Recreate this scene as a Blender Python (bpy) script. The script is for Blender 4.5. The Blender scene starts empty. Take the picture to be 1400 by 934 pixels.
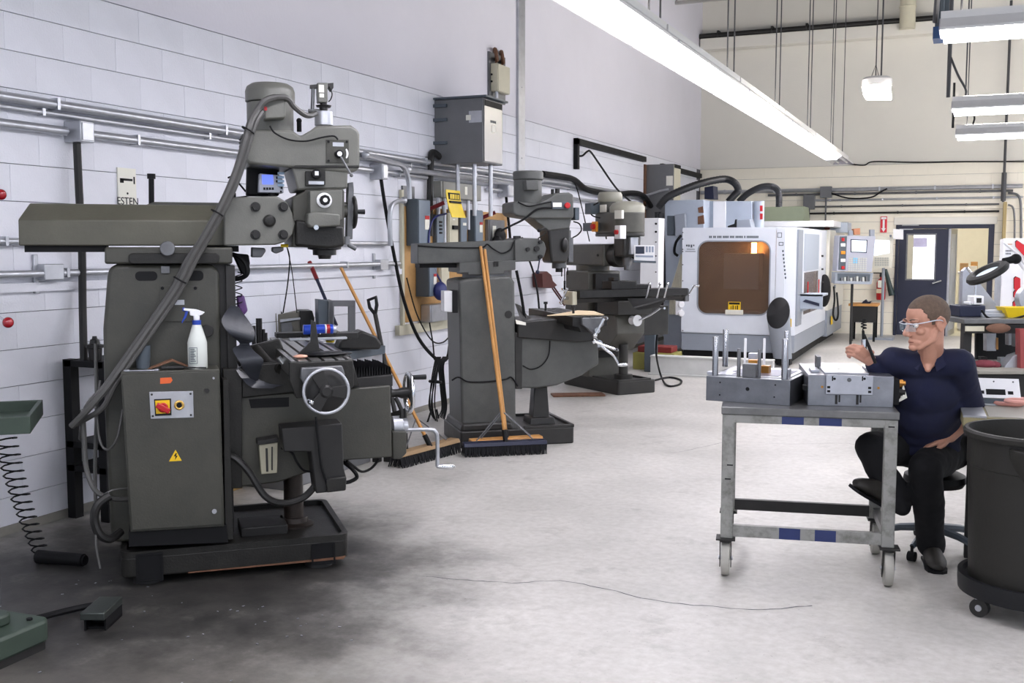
import bpy, bmesh, math, random
from mathutils import Vector as V, Matrix as MX
R = math.radians
PI = math.pi
random.seed(7)
SC = bpy.context.scene
COL = SC.collection

# ------------------------------------------------------------------ camera
EYE = V((0, 0, 1.578))
PITCH, YAW = R(5.0840), R(23.4017)
FPX = 1450.0
cam_d = bpy.data.cameras.new('camera')
cam_d.sensor_width = 36.0
cam_d.lens = 36.0 * FPX / 1400.0
cam_d.clip_start = 0.05
cam = bpy.data.objects.new('camera', cam_d)
COL.objects.link(cam)
cam.location = EYE
cam.rotation_euler = (PI / 2 - PITCH, 0, YAW)
SC.camera = cam

# ------------------------------------------------------------------ world, exposure
wd = bpy.data.worlds.new('world')
SC.world = wd
wd.use_nodes = True
wd.node_tree.nodes['Background'].inputs[0].default_value = (0.80, 0.87, 1.0, 1)
wd.node_tree.nodes['Background'].inputs[1].default_value = 0.80
TUBE_POWER = 15.0           # emission of the fluorescent diffusers
UP_POWER = 20.0              # glow strips added on the fixture tops for the upper walls
BAY_POWER = 75.0           # the high-bay lamps
ROOM_POWER = 14.0            # the office beyond the blue door
SC.view_settings.view_transform = 'Standard'
SC.view_settings.look = 'None'
SC.view_settings.gamma = 1.0
SC.view_settings.use_curve_mapping = False
SC.view_settings.exposure = 0.34
SC.cycles.use_denoising = True
SC.cycles.max_bounces = 8
SC.cycles.sample_clamp_indirect = 6.0

# ------------------------------------------------------------------ measuring: a sight line from the eye meets a real plane
_fw = V((-math.sin(YAW) * math.cos(PITCH), math.cos(YAW) * math.cos(PITCH), -math.sin(PITCH)))
_rt = V((math.cos(YAW), math.sin(YAW), 0))
_up = _rt.cross(_fw)

class Fr:
    """a ground frame (origin, turn); x, y or z of a measured point is known, the other two come back in metres"""
    def __init__(s, ox=0, oy=0, deg=0):
        s.o = V((ox, oy, 0)); s.r = R(deg); s.deg = deg
        c, n = math.cos(s.r), math.sin(s.r)
        s.i = MX(((c, n, 0), (-n, c, 0), (0, 0, 1)))
    def _ray(s, px, py):
        d = _fw + _rt * ((px - 700) / FPX) + _up * ((467 - py) / FPX)
        return s.i @ (EYE - s.o), s.i @ d
    def _hit(s, px, py, k, v):
        e, d = s._ray(px, py)
        return e + d * ((v - e[k]) / d[k])
    def x(s, px, py, v): h = s._hit(px, py, 0, v); return h.y, h.z
    def y(s, px, py, v): h = s._hit(px, py, 1, v); return h.x, h.z
    def z(s, px, py, v): h = s._hit(px, py, 2, v); return h.x, h.y
    def X(s, px, py, v): return s._hit(px, py, 0, v)
    def Y(s, px, py, v): return s._hit(px, py, 1, v)
    def Z(s, px, py, v): return s._hit(px, py, 2, v)
W0 = Fr()

# ------------------------------------------------------------------ materials
def lin(c):
    if isinstance(c, str):
        c = [int(c[i:i + 2], 16) / 255 for i in (0, 2, 4)]
    return [x / 12.92 if x <= .04045 else ((x + .055) / 1.055) ** 2.4 for x in c]

_M = {}
def mat(name, col, rough=.5, metal=0.0, var=.15, scale=6.0, bump=0.0, bscale=60.0, col2=None, emit=0.0, spec=.5, thresh=None, alpha=1.0, trans=0.0, coat=0.0):
    if name in _M: return _M[name]
    m = bpy.data.materials.new(name); m.use_nodes = True
    nt = m.node_tree; N = nt.nodes; L = nt.links
    b = N['Principled BSDF']
    c = lin(col)
    b.inputs['Roughness'].default_value = rough
    b.inputs['Metallic'].default_value = metal
    b.inputs['Specular IOR Level'].default_value = spec
    b.inputs['Coat Weight'].default_value = coat
    b.inputs['Base Color'].default_value = (*c, 1)
    if trans:
        b.inputs['Transmission Weight'].default_value = trans
        b.inputs['IOR'].default_value = 1.45 if trans < 1 else 1.05
    if alpha < 1: b.inputs['Alpha'].default_value = alpha
    if var > 0 or col2 or bump:
        tc = N.new('ShaderNodeTexCoord')
        no = N.new('ShaderNodeTexNoise'); no.inputs['Scale'].default_value = scale
        no.inputs['Detail'].default_value = 6; no.inputs['Roughness'].default_value = .65
        L.new(tc.outputs['Object'], no.inputs['Vector'])
        if var > 0 or col2:
            rp = N.new('ShaderNodeValToRGB')
            c2 = lin(col2) if col2 else [x * (1 - var) for x in c]
            c1 = c if col2 else [min(1, x * (1 + var)) for x in c]
            lo, hi = thresh or (.3, .7)
            rp.color_ramp.elements[0].position = lo; rp.color_ramp.elements[1].position = hi
            rp.color_ramp.elements[0].color = (*c2, 1); rp.color_ramp.elements[1].color = (*c1, 1)
            L.new(no.outputs['Fac'], rp.inputs['Fac'])
            L.new(rp.outputs['Color'], b.inputs['Base Color'])
            mr = N.new('ShaderNodeMapRange')
            mr.inputs['To Min'].default_value = max(.02, rough - .1); mr.inputs['To Max'].default_value = min(1, rough + .12)
            L.new(no.outputs['Fac'], mr.inputs['Value']); L.new(mr.outputs[0], b.inputs['Roughness'])
        if bump:
            n2 = N.new('ShaderNodeTexNoise'); n2.inputs['Scale'].default_value = bscale; n2.inputs['Detail'].default_value = 4
            L.new(tc.outputs['Object'], n2.inputs['Vector'])
            bp = N.new('ShaderNodeBump'); bp.inputs['Strength'].default_value = bump; bp.inputs['Distance'].default_value = .01
            L.new(n2.outputs['Fac'], bp.inputs['Height']); L.new(bp.outputs[0], b.inputs['Normal'])
    if emit:
        b.inputs['Emission Color'].default_value = (*c, 1); b.inputs['Emission Strength'].default_value = emit
    _M[name] = m
    return m

# ------------------------------------------------------------------ mesh builder
class MB:
    def __init__(s): s.b = bmesh.new()
    def _add(s, verts, faces):
        vs = [s.b.verts.new(v) for v in verts]
        for f in faces:
            try: s.b.faces.new([vs[i] for i in f])
            except ValueError: pass
        return vs
    def box(s, x0, x1, y0, y1, z0, z1, T=None):
        if x0 > x1: x0, x1 = x1, x0
        if y0 > y1: y0, y1 = y1, y0
        if z0 > z1: z0, z1 = z1, z0
        p = [V((x, y, z)) for z in (z0, z1) for y in (y0, y1) for x in (x0, x1)]
        if T: p = [T @ v for v in p]
        s._add(p, [(0, 2, 3, 1), (4, 5, 7, 6), (0, 1, 5, 4), (2, 6, 7, 3), (0, 4, 6, 2), (1, 3, 7, 5)])
        return s
    def cbox(s, c, d, T=None):
        return s.box(c[0] - d[0] / 2, c[0] + d[0] / 2, c[1] - d[1] / 2, c[1] + d[1] / 2, c[2] - d[2] / 2, c[2] + d[2] / 2, T)
    def prism(s, pts, d0, d1, ax='y', pts1=None):
        def P(p, d):
            return V((p[0], d, p[1])) if ax == 'y' else V((d, p[0], p[1])) if ax == 'x' else V((p[0], p[1], d))
        n = len(pts); q = pts1 or pts
        v = [P(p, d0) for p in pts] + [P(p, d1) for p in q]
        s._add(v, [tuple(range(n)), tuple(range(2 * n - 1, n - 1, -1))] + [(i, (i + 1) % n, n + (i + 1) % n, n + i) for i in range(n)])
        return s
    def rings(s, rings, cap=True, closed=False):
        n = len(rings[0]); vs = [s.b.verts.new(v) for r in rings for v in r]
        m = len(rings)
        for k in range(m if closed else m - 1):
            a, b = k * n, ((k + 1) % m) * n
            for i in range(n):
                j = (i + 1) % n
                try: s.b.faces.new((vs[a + i], vs[a + j], vs[b + j], vs[b + i]))
                except ValueError: pass
        if cap and not closed:
            s.b.faces.new(vs[:n][::-1]); s.b.faces.new(vs[-n:])
        return s
    def _basis(s, d):
        d = d.normalized(); u = d.cross(V((0, 0, 1)))
        if u.length < .01: u = V((1, 0, 0))
        u.normalize(); return u, d.cross(u).normalized()
    def cyl(s, p0, p1, r0, r1=None, n=16, cap=True):
        p0, p1 = V(p0), V(p1); r1 = r0 if r1 is None else r1
        u, w = s._basis(p1 - p0)
        rg = []
        for p, r in ((p0, r0), (p1, r1)):
            rg.append([p + (u * math.cos(2 * PI * i / n) + w * math.sin(2 * PI * i / n)) * max(r, 1e-4) for i in range(n)])
        return s.rings(rg, cap)
    def lathe(s, prof, base=(0, 0, 0), d=(0, 0, 1), n=24, cap=True):
        base, d = V(base), V(d).normalized(); u, w = s._basis(d)
        rg = [[base + d * h + (u * math.cos(2 * PI * i / n) + w * math.sin(2 * PI * i / n)) * max(r, 1e-4) for i in range(n)] for r, h in prof]
        return s.rings(rg, cap)
    def tube(s, pts, r, n=6, sm=0, cap=True):
        pts = [V(p) for p in pts]
        if sm and len(pts) > 2: pts = spline(pts, sm)
        rr = r if isinstance(r, (list, tuple)) else [r] * len(pts)
        if len(rr) != len(pts): rr = [rr[0] + (rr[-1] - rr[0]) * i / (len(pts) - 1) for i in range(len(pts))]
        u = None; rg = []
        for i, p in enumerate(pts):
            t = (pts[min(i + 1, len(pts) - 1)] - pts[max(i - 1, 0)]).normalized()
            if u is None: u, w = s._basis(t)
            else:
                u = (u - t * u.dot(t)); 
                if u.length < 1e-5: u, _ = s._basis(t)
                u.normalize()
            w = t.cross(u)
            rg.append([p + (u * math.cos(2 * PI * k / n) + w * math.sin(2 * PI * k / n)) * rr[i] for k in range(n)])
        return s.rings(rg, cap)
    def sph(s, c, r, n=16, m=10, T=None):
        c = V(c); rx, ry, rz = (r, r, r) if not isinstance(r, (tuple, list)) else r
        rg = []
        for k in range(m + 1):
            a = PI * k / m; sr = max(math.sin(a), 1e-3)
            ring = [V((rx * sr * math.cos(2 * PI * i / n), ry * sr * math.sin(2 * PI * i / n), -rz * math.cos(a))) for i in range(n)]
            rg.append([c + (T @ v if T else v) for v in ring])
        return s.rings(rg)
    def torus(s, c, d, R0, r, n=32, m=8):
        c, d = V(c), V(d).normalized(); u, w = s._basis(d)
        rg = []
        for i in range(n):
            a = 2 * PI * i / n; e = u * math.cos(a) + w * math.sin(a)
            rg.append([c + e * (R0 + r * math.cos(2 * PI * k / m)) + d * r * math.sin(2 * PI * k / m) for k in range(m)])
        return s.rings(rg, closed=True)
    def frame(s, x0, x1, z0, z1, t, y0, y1):
        """rectangular ring in the x-z plane"""
        s.box(x0, x1, y0, y1, z0, z0 + t); s.box(x0, x1, y0, y1, z1 - t, z1)
        s.box(x0, x0 + t, y0, y1, z0 + t, z1 - t); s.box(x1 - t, x1, y0, y1, z0 + t, z1 - t)
        return s
    def ob(s, name, m, parent=None, bev=0.0, smooth=True, label=None, seg=2, group=None):
        me = bpy.data.meshes.new(name)
        bmesh.ops.recalc_face_normals(s.b, faces=s.b.faces[:])
        if smooth:
            for f in s.b.faces: f.smooth = True
        s.b.to_mesh(me); s.b.free()
        if smooth:
            try: me.set_sharp_from_angle(angle=R(38))
            except Exception: pass
        o = bpy.data.objects.new(name, me); COL.objects.link(o)
        if m: me.materials.append(m)
        if parent: o.parent = parent
        if bev:
            md = o.modifiers.new('bevel', 'BEVEL'); md.width = bev; md.segments = seg; md.limit_method = 'ANGLE'; md.angle_limit = R(38)
            md.use_clamp_overlap = True
        if label: o['label'] = label
        return o

def spline(pts, k):
    out = []
    n = len(pts)
    for i in range(n - 1):
        p0, p1, p2, p3 = pts[max(i - 1, 0)], pts[i], pts[i + 1], pts[min(i + 2, n - 1)]
        for j in range(k):
            t = j / k
            out.append(.5 * ((2 * p1) + (p2 - p0) * t + (2 * p0 - 5 * p1 + 4 * p2 - p3) * t * t + (3 * p1 - p0 - 3 * p2 + p3) * t ** 3))
    out.append(pts[-1])
    return out

def thing(name, label, cat, loc=(0, 0, 0), deg=0, group=None):
    o = bpy.data.objects.new(name, None); COL.objects.link(o)
    o.empty_display_size = .1
    o.location = loc; o.rotation_euler = (0, 0, R(deg))
    o['label'] = label; o['category'] = cat
    if group: o['group'] = group
    return o
def tag(o, label, cat, group=None, kind=None):
    if label: o['label'] = label
    if cat: o['category'] = cat
    if group: o['group'] = group
    if kind: o['kind'] = kind
    return o
def struct(o): o['kind'] = 'structure'; return o
def copy_thing(t, loc=None, deg=None, label=None, group=None):
    c = t.copy(); COL.objects.link(c)
    if loc is not None: c.location = loc
    if deg is not None: c.rotation_euler = (0, 0, R(deg))
    if label: c['label'] = label
    if group: c['group'] = group
    for ch in [o for o in COL.objects if o.parent == t]:
        d = ch.copy(); COL.objects.link(d); d.parent = c
        for g in [o for o in COL.objects if o.parent == ch]:
            e = g.copy(); COL.objects.link(e); e.parent = d
    return c
def shared(name, me, loc, parent=None, deg=0):
    o = bpy.data.objects.new(name, me); COL.objects.link(o); o.location = loc
    if deg: o.rotation_euler = (0, 0, R(deg))
    if parent: o.parent = parent
    return o
def text(name, body, size, m, parent, loc, rot=(PI / 2, 0, 0), align='CENTER', ext=.0006):
    cu = bpy.data.curves.new(name, 'FONT'); cu.body = body; cu.size = size
    cu.align_x = align; cu.align_y = 'CENTER'; cu.extrude = ext
    t = bpy.data.objects.new(name, cu)
    COL.objects.link(t)
    bpy.context.view_layer.update()
    me = bpy.data.meshes.new_from_object(t.evaluated_get(bpy.context.evaluated_depsgraph_get()))
    COL.objects.unlink(t); bpy.data.objects.remove(t)
    o = bpy.data.objects.new(name, me); COL.objects.link(o)
    me.materials.clear(); me.materials.append(m)
    o.location = loc; o.rotation_euler = rot
    if parent: o.parent = parent
    return o
def RX(a, c=(0, 0, 0)): return MX.Translation(V(c)) @ MX.Rotation(R(a), 4, 'X')
def RY(a, c=(0, 0, 0)): return MX.Translation(V(c)) @ MX.Rotation(R(a), 4, 'Y')
def RZ(a, c=(0, 0, 0)): return MX.Translation(V(c)) @ MX.Rotation(R(a), 4, 'Z')
# ------------------------------------------------------------------ shared materials
m_wall = mat('painted_block', 'e4e5ec', .6, var=.05, scale=1.3, bump=.25, bscale=90)  # bluish cast on the left wall put into its paint colour
m_wall2 = mat('painted_block_cream', 'f0eada', .6, var=.05, scale=1.3, bump=.2, bscale=90)
m_plaster = mat('smooth_wall_paint', 'dddbe3', .65, var=.04, scale=.6, bump=.15, bscale=40)
m_plaster2 = mat('smooth_wall_paint_cream', 'dcd9d0', .65, var=.04, scale=.6, bump=.15, bscale=40)
m_mortar = mat('mortar', '5c5c62', .9, var=.1)
m_steel = mat('galvanised_steel', 'b6b8bd', .36, .7, var=.12, scale=9)
m_steel_d = mat('dull_steel', '6d6e70', .45, .7, var=.2, scale=12)
m_chrome = mat('polished_steel', 'd8dade', .16, 1.0, var=.05)
m_black = mat('black_rubber', '0e0e10', .6, var=.2, spec=.25)
m_blackp = mat('black_plastic', '141518', .45, var=.1, spec=.3)
m_dark = mat('dark_iron', '201f1e', .55, .1, var=.3, scale=14)
m_white = mat('white_enamel', 'e9e9ea', .4, var=.03)
m_grey = mat('grey_enamel', '6b6c6e', .42, var=.08)
m_greyd = mat('slate_grey_enamel', '4b545c', .42, var=.08)
m_beige = mat('beige_enamel', 'c6c1ab', .5, var=.06)
m_yellow = mat('yellow_plastic', 'e8c81a', .45, var=.06)
m_red = mat('red_plastic', 'b3161c', .35, var=.08)
m_paper = mat('paper', 'eceade', .8, var=.03)
m_wood = mat('pale_wood', 'c08a4a', .5, var=.2, scale=4)
m_rust = mat('rusty_steel', '6b4a36', .75, .1, var=.35, scale=20)
m_navy = mat('navy_enamel', '111833', .45, var=.06)

# ------------------------------------------------------------------ floor
def floor_mat():
    m = bpy.data.materials.new('worn_concrete'); m.use_nodes = True
    nt = m.node_tree; N = nt.nodes; L = nt.links; b = N['Principled BSDF']
    tc = N.new('ShaderNodeTexCoord')
    def noise(sc, det=6, rough=.6):
        n = N.new('ShaderNodeTexNoise'); n.inputs['Scale'].default_value = sc; n.inputs['Detail'].default_value = det; n.inputs['Roughness'].default_value = rough
        L.new(tc.outputs['Object'], n.inputs['Vector']); return n
    def ramp(src, a, b_, c0, c1):
        r = N.new('ShaderNodeValToRGB'); r.color_ramp.elements[0].position = a; r.color_ramp.elements[1].position = b_
        r.color_ramp.elements[0].color = (*c0, 1); r.color_ramp.elements[1].color = (*c1, 1); L.new(src, r.inputs['Fac']); return r
    def mix(kind, fac, A, B):
        x = N.new('ShaderNodeMix'); x.data_type = 'RGBA'; x.blend_type = kind
        if isinstance(fac, float): x.inputs[0].default_value = fac
        else: L.new(fac, x.inputs[0])
        for s_, v in ((6, A), (7, B)):
            if isinstance(v, tuple): x.inputs[s_].default_value = (*v, 1)
            else: L.new(v, x.inputs[s_])
        return x.outputs[2]
    base = ramp(noise(.9).outputs['Fac'], .32, .68, lin('aaa8a3'), lin('c8c5c0')).outputs[0]
    fine = ramp(noise(22, 8).outputs['Fac'], .35, .65, lin('dad8d4'), lin('ffffff')).outputs[0]
    col = mix('MULTIPLY', .55, base, fine)
    # oil-soaked concrete round the first milling machine and along the wall
    def blot(cx, cy, r0, r1):
        d = N.new('ShaderNodeVectorMath'); d.operation = 'DISTANCE'; L.new(tc.outputs['Object'], d.inputs[0]); d.inputs[1].default_value = (cx, cy, 0)
        nz = noise(1.6, 7, .7); a = N.new('ShaderNodeMath'); a.operation = 'MULTIPLY_ADD'; L.new(nz.outputs['Fac'], a.inputs[0]); a.inputs[1].default_value = 1.5; L.new(d.outputs['Value'], a.inputs[2])
        mr = N.new('ShaderNodeMapRange'); mr.interpolation_type = 'SMOOTHSTEP'; mr.inputs['From Min'].default_value = r0 + .75; mr.inputs['From Max'].default_value = r1 + .75; mr.inputs['To Min'].default_value = 1; mr.inputs['To Max'].default_value = 0
        L.new(a.outputs[0], mr.inputs['Value']); return mr.outputs[0]
    oil = ramp(noise(7, 7, .7).outputs['Fac'], .35, .7, lin('242322'), lin('42403d')).outputs[0]
    worn = ramp(noise(5, 7, .7).outputs['Fac'], .3, .7, lin('4f4c47'), lin('757169')).outputs[0]
    col = mix('MIX', blot(-2.7, 2.5, .4, 1.9), col, worn)
    col = mix('MIX', blot(-3.55, 3.95, .75, 1.85), col, oil)
    grime = ramp(noise(3.2, 8, .7).outputs['Fac'], .56, .74, (0, 0, 0), (.55, .55, .55)).outputs[0]
    col = mix('MIX', grime, col, lin_t('77746d'))
    speck = ramp(noise(60, 3, .5).outputs['Fac'], .70, .74, (0, 0, 0), (.5, .5, .5)).outputs[0]
    col = mix('MIX', speck, col, lin_t('4a4946'))
    L.new(col, b.inputs['Base Color'])
    mr = N.new('ShaderNodeMapRange'); mr.inputs['To Min'].default_value = .34; mr.inputs['To Max'].default_value = .62
    L.new(noise(1.8).outputs['Fac'], mr.inputs['Value']); L.new(mr.outputs[0], b.inputs['Roughness'])
    bp = N.new('ShaderNodeBump'); bp.inputs['Strength'].default_value = .12; bp.inputs['Distance'].default_value = .004
    L.new(noise(35, 8).outputs['Fac'], bp.inputs['Height']); L.new(bp.outputs[0], b.inputs['Normal'])
    return m
def lin_t(c): return tuple(lin(c))
WX, BY = -4.827, 20.2          # face of the left wall, face of the back wall
b = MB(); b.box(-5.2, 6, -3, BY + .2, -.2, 0)
floor = struct(b.ob('floor', floor_mat(), smooth=False))
def crack(pts, w, nm):
    q = spline([V(W0.Z(x, y, .0008)) for x, y in pts], 6)
    mb = MB(); L_, R_ = [], []
    for i, p in enumerate(q):
        t = (q[min(i + 1, len(q) - 1)] - q[max(i - 1, 0)]).normalized(); nrm = V((-t.y, t.x, 0))
        p = p + nrm * random.uniform(-.008, .008); ww = w * random.uniform(.4, 1.2)
        L_.append(p + nrm * ww); R_.append(p - nrm * ww)
    vs = [mb.b.verts.new(v) for v in L_ + R_]; n = len(q)
    for i in range(n - 1): mb.b.faces.new((vs[i], vs[i + 1], vs[n + i + 1], vs[n + i]))
    return mb.ob(nm, m_mortar, floor, smooth=False)
crack([(583, 788), (640, 793), (700, 797), (765, 794), (830, 806), (900, 822), (960, 828), (1040, 833), (1110, 828)], .004, 'crack')
crack([(930, 618), (985, 606), (1015, 604), (1080, 607), (1150, 606), (1168, 608)], .003, 'crack')

# ------------------------------------------------------------------ left wall: fifteen courses of painted block under a smooth upper wall
CH, CL = .2032, .4064
b = MB(); b.box(WX - .25, WX - .012, -3, BY + .2, 0, 3.05); 
wall_left = struct(b.ob('wall_left', m_mortar, smooth=False))
b = MB(); b.box(WX - .25, WX, -3, BY + .2, 3.051, 6.4); b.ob('upper_wall', m_plaster, wall_left, smooth=False, label='smooth lavender white upper wall')
def block_mesh(L_, gapv=.0002, gaph=.0019, dep=.03, ch=.0012):
    mb = MB()
    a, c, e = L_ / 2 - gapv, CH / 2 - gaph, ch
    v = [(-dep, -a, -c), (-dep, a, -c), (-dep, a, c), (-dep, -a, c), (-e, -a, -c), (-e, a, -c), (-e, a, c), (-e, -a, c),
         (0, -a + e, -c + e), (0, a - e, -c + e), (0, a - e, c - e), (0, -a + e, c - e)]
    f = [(0, 1, 2, 3), (8, 11, 10, 9)]
    for k in (0, 4):
        for i in range(4):
            j = (i + 1) % 4; f.append((k + i, k + 4 + i, k + 4 + j, k + j))
    mb._add([V(q) for q in v], f)
    me = bpy.data.meshes.new('block'); bmesh.ops.recalc_face_normals(mb.b, faces=mb.b.faces[:]); mb.b.to_mesh(me); mb.b.free()
    return me
blk = block_mesh(CL); blk.materials.append(m_wall)
rest = MB()
Y0 = 3.66
for k in range(15):
    off = CL / 2 if k % 2 else 0
    for i in range(20):
        y = Y0 + off + (i + .5) * CL
        o = shared('block', blk, (WX + random.uniform(-.0012, .0006), y, (k + .5) * CH), wall_left)
    for i in range(20, 41):
        y = Y0 + off + (i + .5) * CL
        if y + CL / 2 > BY: continue
        rest.box(WX - .03, WX, y - CL / 2 + .0002, y + CL / 2 - .0002, k * CH + .0019, (k + 1) * CH - .0019)
    rest.box(WX - .03, WX, -3, Y0 + off - .002, k * CH + .0019, (k + 1) * CH - .0019)
o = rest.ob('block_courses', m_wall, wall_left, smooth=False); o['kind'] = 'stuff'

# ------------------------------------------------------------------ back wall with the office opening
DX0 = W0.y(1223, 380, BY)[0]; DX1 = W0.y(1357, 380, BY)[0]
DZ = W0.y(1290, 307, BY)[1]
XR = 5.0
blk2 = block_mesh(CL, dep=.03); 
for v in blk2.vertices: x, y, z = v.co; v.co = (y, -x, z)
blk2.flip_normals(); blk2.materials.append(m_wall2)
b = MB(); b.box(WX - .2, DX0, BY + .012, BY + .25, 0, 3.05); b.box(DX1, XR, BY + .012, BY + .25, 0, 3.05); b.box(DX0, DX1, BY + .012, BY + .25, DZ, 3.05)
wall_back = struct(b.ob('wall_back', m_mortar, smooth=False))
b = MB(); b.box(WX - .2, XR, BY, BY + .25, 3.051, 6.4); b.ob('upper_wall', m_plaster2, wall_back, smooth=False, label='smooth cream upper wall')
rest = MB()
def bk(x0, x1, k):
    rest.box(x0 + .0003, x1 - .0003, BY, BY + .03, k * CH + .0019, (k + 1) * CH - .0019)
for k in range(15):
    off = (CL / 2 if k % 2 else 0)
    zt = (k + 1) * CH
    segs = [(WX, XR)] if k * CH > DZ - .01 else [(WX, DX0), (DX1, XR)]
    for i in range(-1, 25):
        x0 = WX + off + i * CL
        for s0, s1 in segs:
            a, c = max(x0, s0), min(x0 + CL, s1)
            if c - a < .03: continue
            if c - a > CL - .01 and c < 1.6 and k > 2: shared('block', blk2, ((a + c) / 2, BY, (k + .5) * CH), wall_back)
            else: bk(a, c, k)
o = rest.ob('block_courses', m_wall2, wall_back, smooth=False); o['kind'] = 'stuff'

# ceiling: roof deck on bar joists
m_deck = mat('grey_roof_deck', '77767a', .6, var=.08)
b = MB(); b.box(-5.2, 6, -3, BY + .3, 6.4, 6.5)
for i in range(62): b.box(-5.05 + i * .18, -4.97 + i * .18, -3, BY + .2, 6.36, 6.4)
ceiling = struct(b.ob('ceiling', m_deck, smooth=False))
m_joist = mat('joist_paint', '9b9a98', .5, var=.1)
for jy in (4.2, 6.2, 8.2, 10.2, 12.2, 14.2, 16.2, 18.2):
    b = MB(); b.box(WX, 6, jy - .04, jy + .04, 6.27, 6.36); b.box(WX, 6, jy - .03, jy + .03, 5.72, 5.77)
    for i in range(18):
        x = WX + i * .6
        b.tube([(x, jy, 5.75), (x + .3, jy, 6.3), (x + .6, jy, 5.75)], .012, 5)
    tag(b.ob('bar_joist', m_joist, ceiling, smooth=False), None, None)
# vertical steel strip (wall joint cover) on the left wall
yA = W0.x(706, 200, WX)[0]; yB = W0.x(714.5, 200, WX)[0]
b = MB(); b.box(WX + .002, WX + .03, yA, yB, 2.3, 6.4)
for z in (2.6, 3.4, 4.2, 5.0): b.cyl((WX + .03, (yA + yB) / 2, z), (WX + .036, (yA + yB) / 2, z), .008, n=8)
struct(b.ob('trim_1', m_steel, smooth=False))
# dirty kick line at the floor
b = MB(); b.box(WX, WX + .012, 0, BY, 0, .05); struct(b.ob('baseboard_left', mat('dirty_grout', '8b8880', .8), smooth=False))
# wall beam and duct pipes high on the back wall
def wy(px, py, off=0): return W0.Y(px, py, BY - off)
zb0, zb1 = wy(1100, 62)[2], wy(1100, 46)[2]
b = MB(); b.box(-5.0 + .2, wy(1283, 45, .3)[0], BY - .28, BY - .02, zb0, zb1); struct(b.ob('trim_2', m_plaster2, bev=.01))
b = MB(); b.cyl((WX, BY - .22, zb1 + .05), (-.6, BY - .22, zb1 + .05), .05, n=12)
for px in (985, 1058, 1105, 1240): x = wy(px, 45)[0]; b.torus((x, BY - .22, zb1 + .05), (1, 0, 0), .055, .018, 16, 6); b.box(x - .02, x + .02, BY - .22, BY, zb1 + .1, zb1 + .14)
tag(b.ob('ceiling_pipe', m_dark), 'dark horizontal pipe strapped above the cream beam on the back wall', 'pipe')
b = MB(); c = wy(1241, 20, .35); b.cyl((c[0], BY - .35, zb1 - .12), (c[0], BY - .35, 6.4), .13, n=20)
for z in (zb1 + .25, zb1 + .6): b.torus((c[0], BY - .35, z), (0, 0, 1), .132, .012, 24, 6)
tag(b.ob('drain_pipe', m_beige), 'thick white vertical pipe with dark bands high on the back wall', 'pipe')
# ------------------------------------------------------------------ fluorescent fixtures
m_tube = mat('lit_tube', 'f4f0ff', .5, var=0, emit=TUBE_POWER)
m_tube.node_tree.nodes['Principled BSDF'].inputs['Emission Color'].default_value = (.95, .93, 1.0, 1)
m_up = mat('added_uplight', 'fff8f0', .5, var=0, emit=UP_POWER)
m_refl = mat('fixture_enamel', 'd9d8d6', .35, var=.04)
m_fixtop = mat('dusty_fixture_top', 'b5b1b8', .5, var=.2, scale=20)
m_rod = mat('hanger_rod', '4a4a4c', .5, .5)
def light_fixture(p, L_, axis, label, lit=True, w=.34, group='fluorescent strip lights', rods=True, zt=6.36):
    """p = centre of the open face; axis 'x' or 'y' is its length"""
    t = thing('fluorescent_light', label, 'light', p, 90 if axis == 'y' else 0, group)
    h = L_ / 2
    prof = [(-w / 2, .0), (-w / 2, .015), (-.09, .085), (-.09, .13), (.09, .13), (.09, .085), (w / 2, .015), (w / 2, 0), (w / 2 - .008, 0), (.085, .078), (-.085, .078), (-w / 2 + .008, 0)]
    b = MB(); b.prism(prof, -h, h, 'x'); b.ob('housing', m_refl, t, smooth=False)
    for s in (-1, 1):
        b = MB(); b.prism([(-w / 2, 0), (-w / 2, .015), (-.09, .085), (.09, .085), (w / 2, .015), (w / 2, 0)], s * h, s * (h + .006), 'x'); b.ob('end_plate', m_fixtop, t, smooth=False)
    for s in (-1, 1):
        b = MB(); b.cyl((-h + .03, s * .07, .03), (h - .03, s * .07, .03), .019, n=10)
        b.ob('tube', m_tube if lit else m_white, t)
    if lit:
        b = MB(); b.prism([(-w / 2 + .03, .012), (w / 2 - .03, .012), (w / 2 - .09, -.045), (-w / 2 + .09, -.045)], -h + .02, h - .02, 'x'); b.ob('diffuser', m_tube, t, smooth=False)
    if lit:
        b = MB(); b.box(-h + .1, h - .1, -.075, .075, .13, .133); b.ob('added_up_strip', m_up, t, smooth=False)  # glow strip added to brighten the ceiling and upper walls
    if rods:
        for s in (-1, 1): b = MB(); b.cyl((s * (h - .12), 0, .13), (s * (h - .12), 0, zt - p[2]), .007, n=6); b.ob('hanger', m_rod, t)
    return t
ZL = 2.95
names = ['overhead', 'directly before the first joint from the camera end', 'second', 'third', 'fourth', 'fifth', 'sixth']
segs = [(-2.7, -.28), (-.24, 2.18), (2.22, 4.64), (4.68, 7.1), (7.14, 9.56), (9.6, 12.02), (12.06, 14.48), (14.52, 16.94)]
lab = ['row light behind the camera', 'row light above the camera', 'row light beyond the top of the frame', 'long lit strip light cut by the top edge, nearest of the ceiling row',
       'lit strip light second of the slanting row, after the first visible joint', 'lit strip light third of the slanting row above the transformer wall',
       'lit strip light fourth of the slanting row towards the back wall', 'last lit strip light of the slanting row before its dark end']
for (y0, y1), lb in zip(segs, lab):
    light_fixture((-2.03, (y0 + y1) / 2, ZL), y1 - y0, 'y', lb, group='slanting row of strip lights')
light_fixture((-2.03, 17.75, ZL), 1.55, 'y', 'unlit dark strip light ending the slanting row near the back wall', lit=False, group='slanting row of strip lights')
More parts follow.
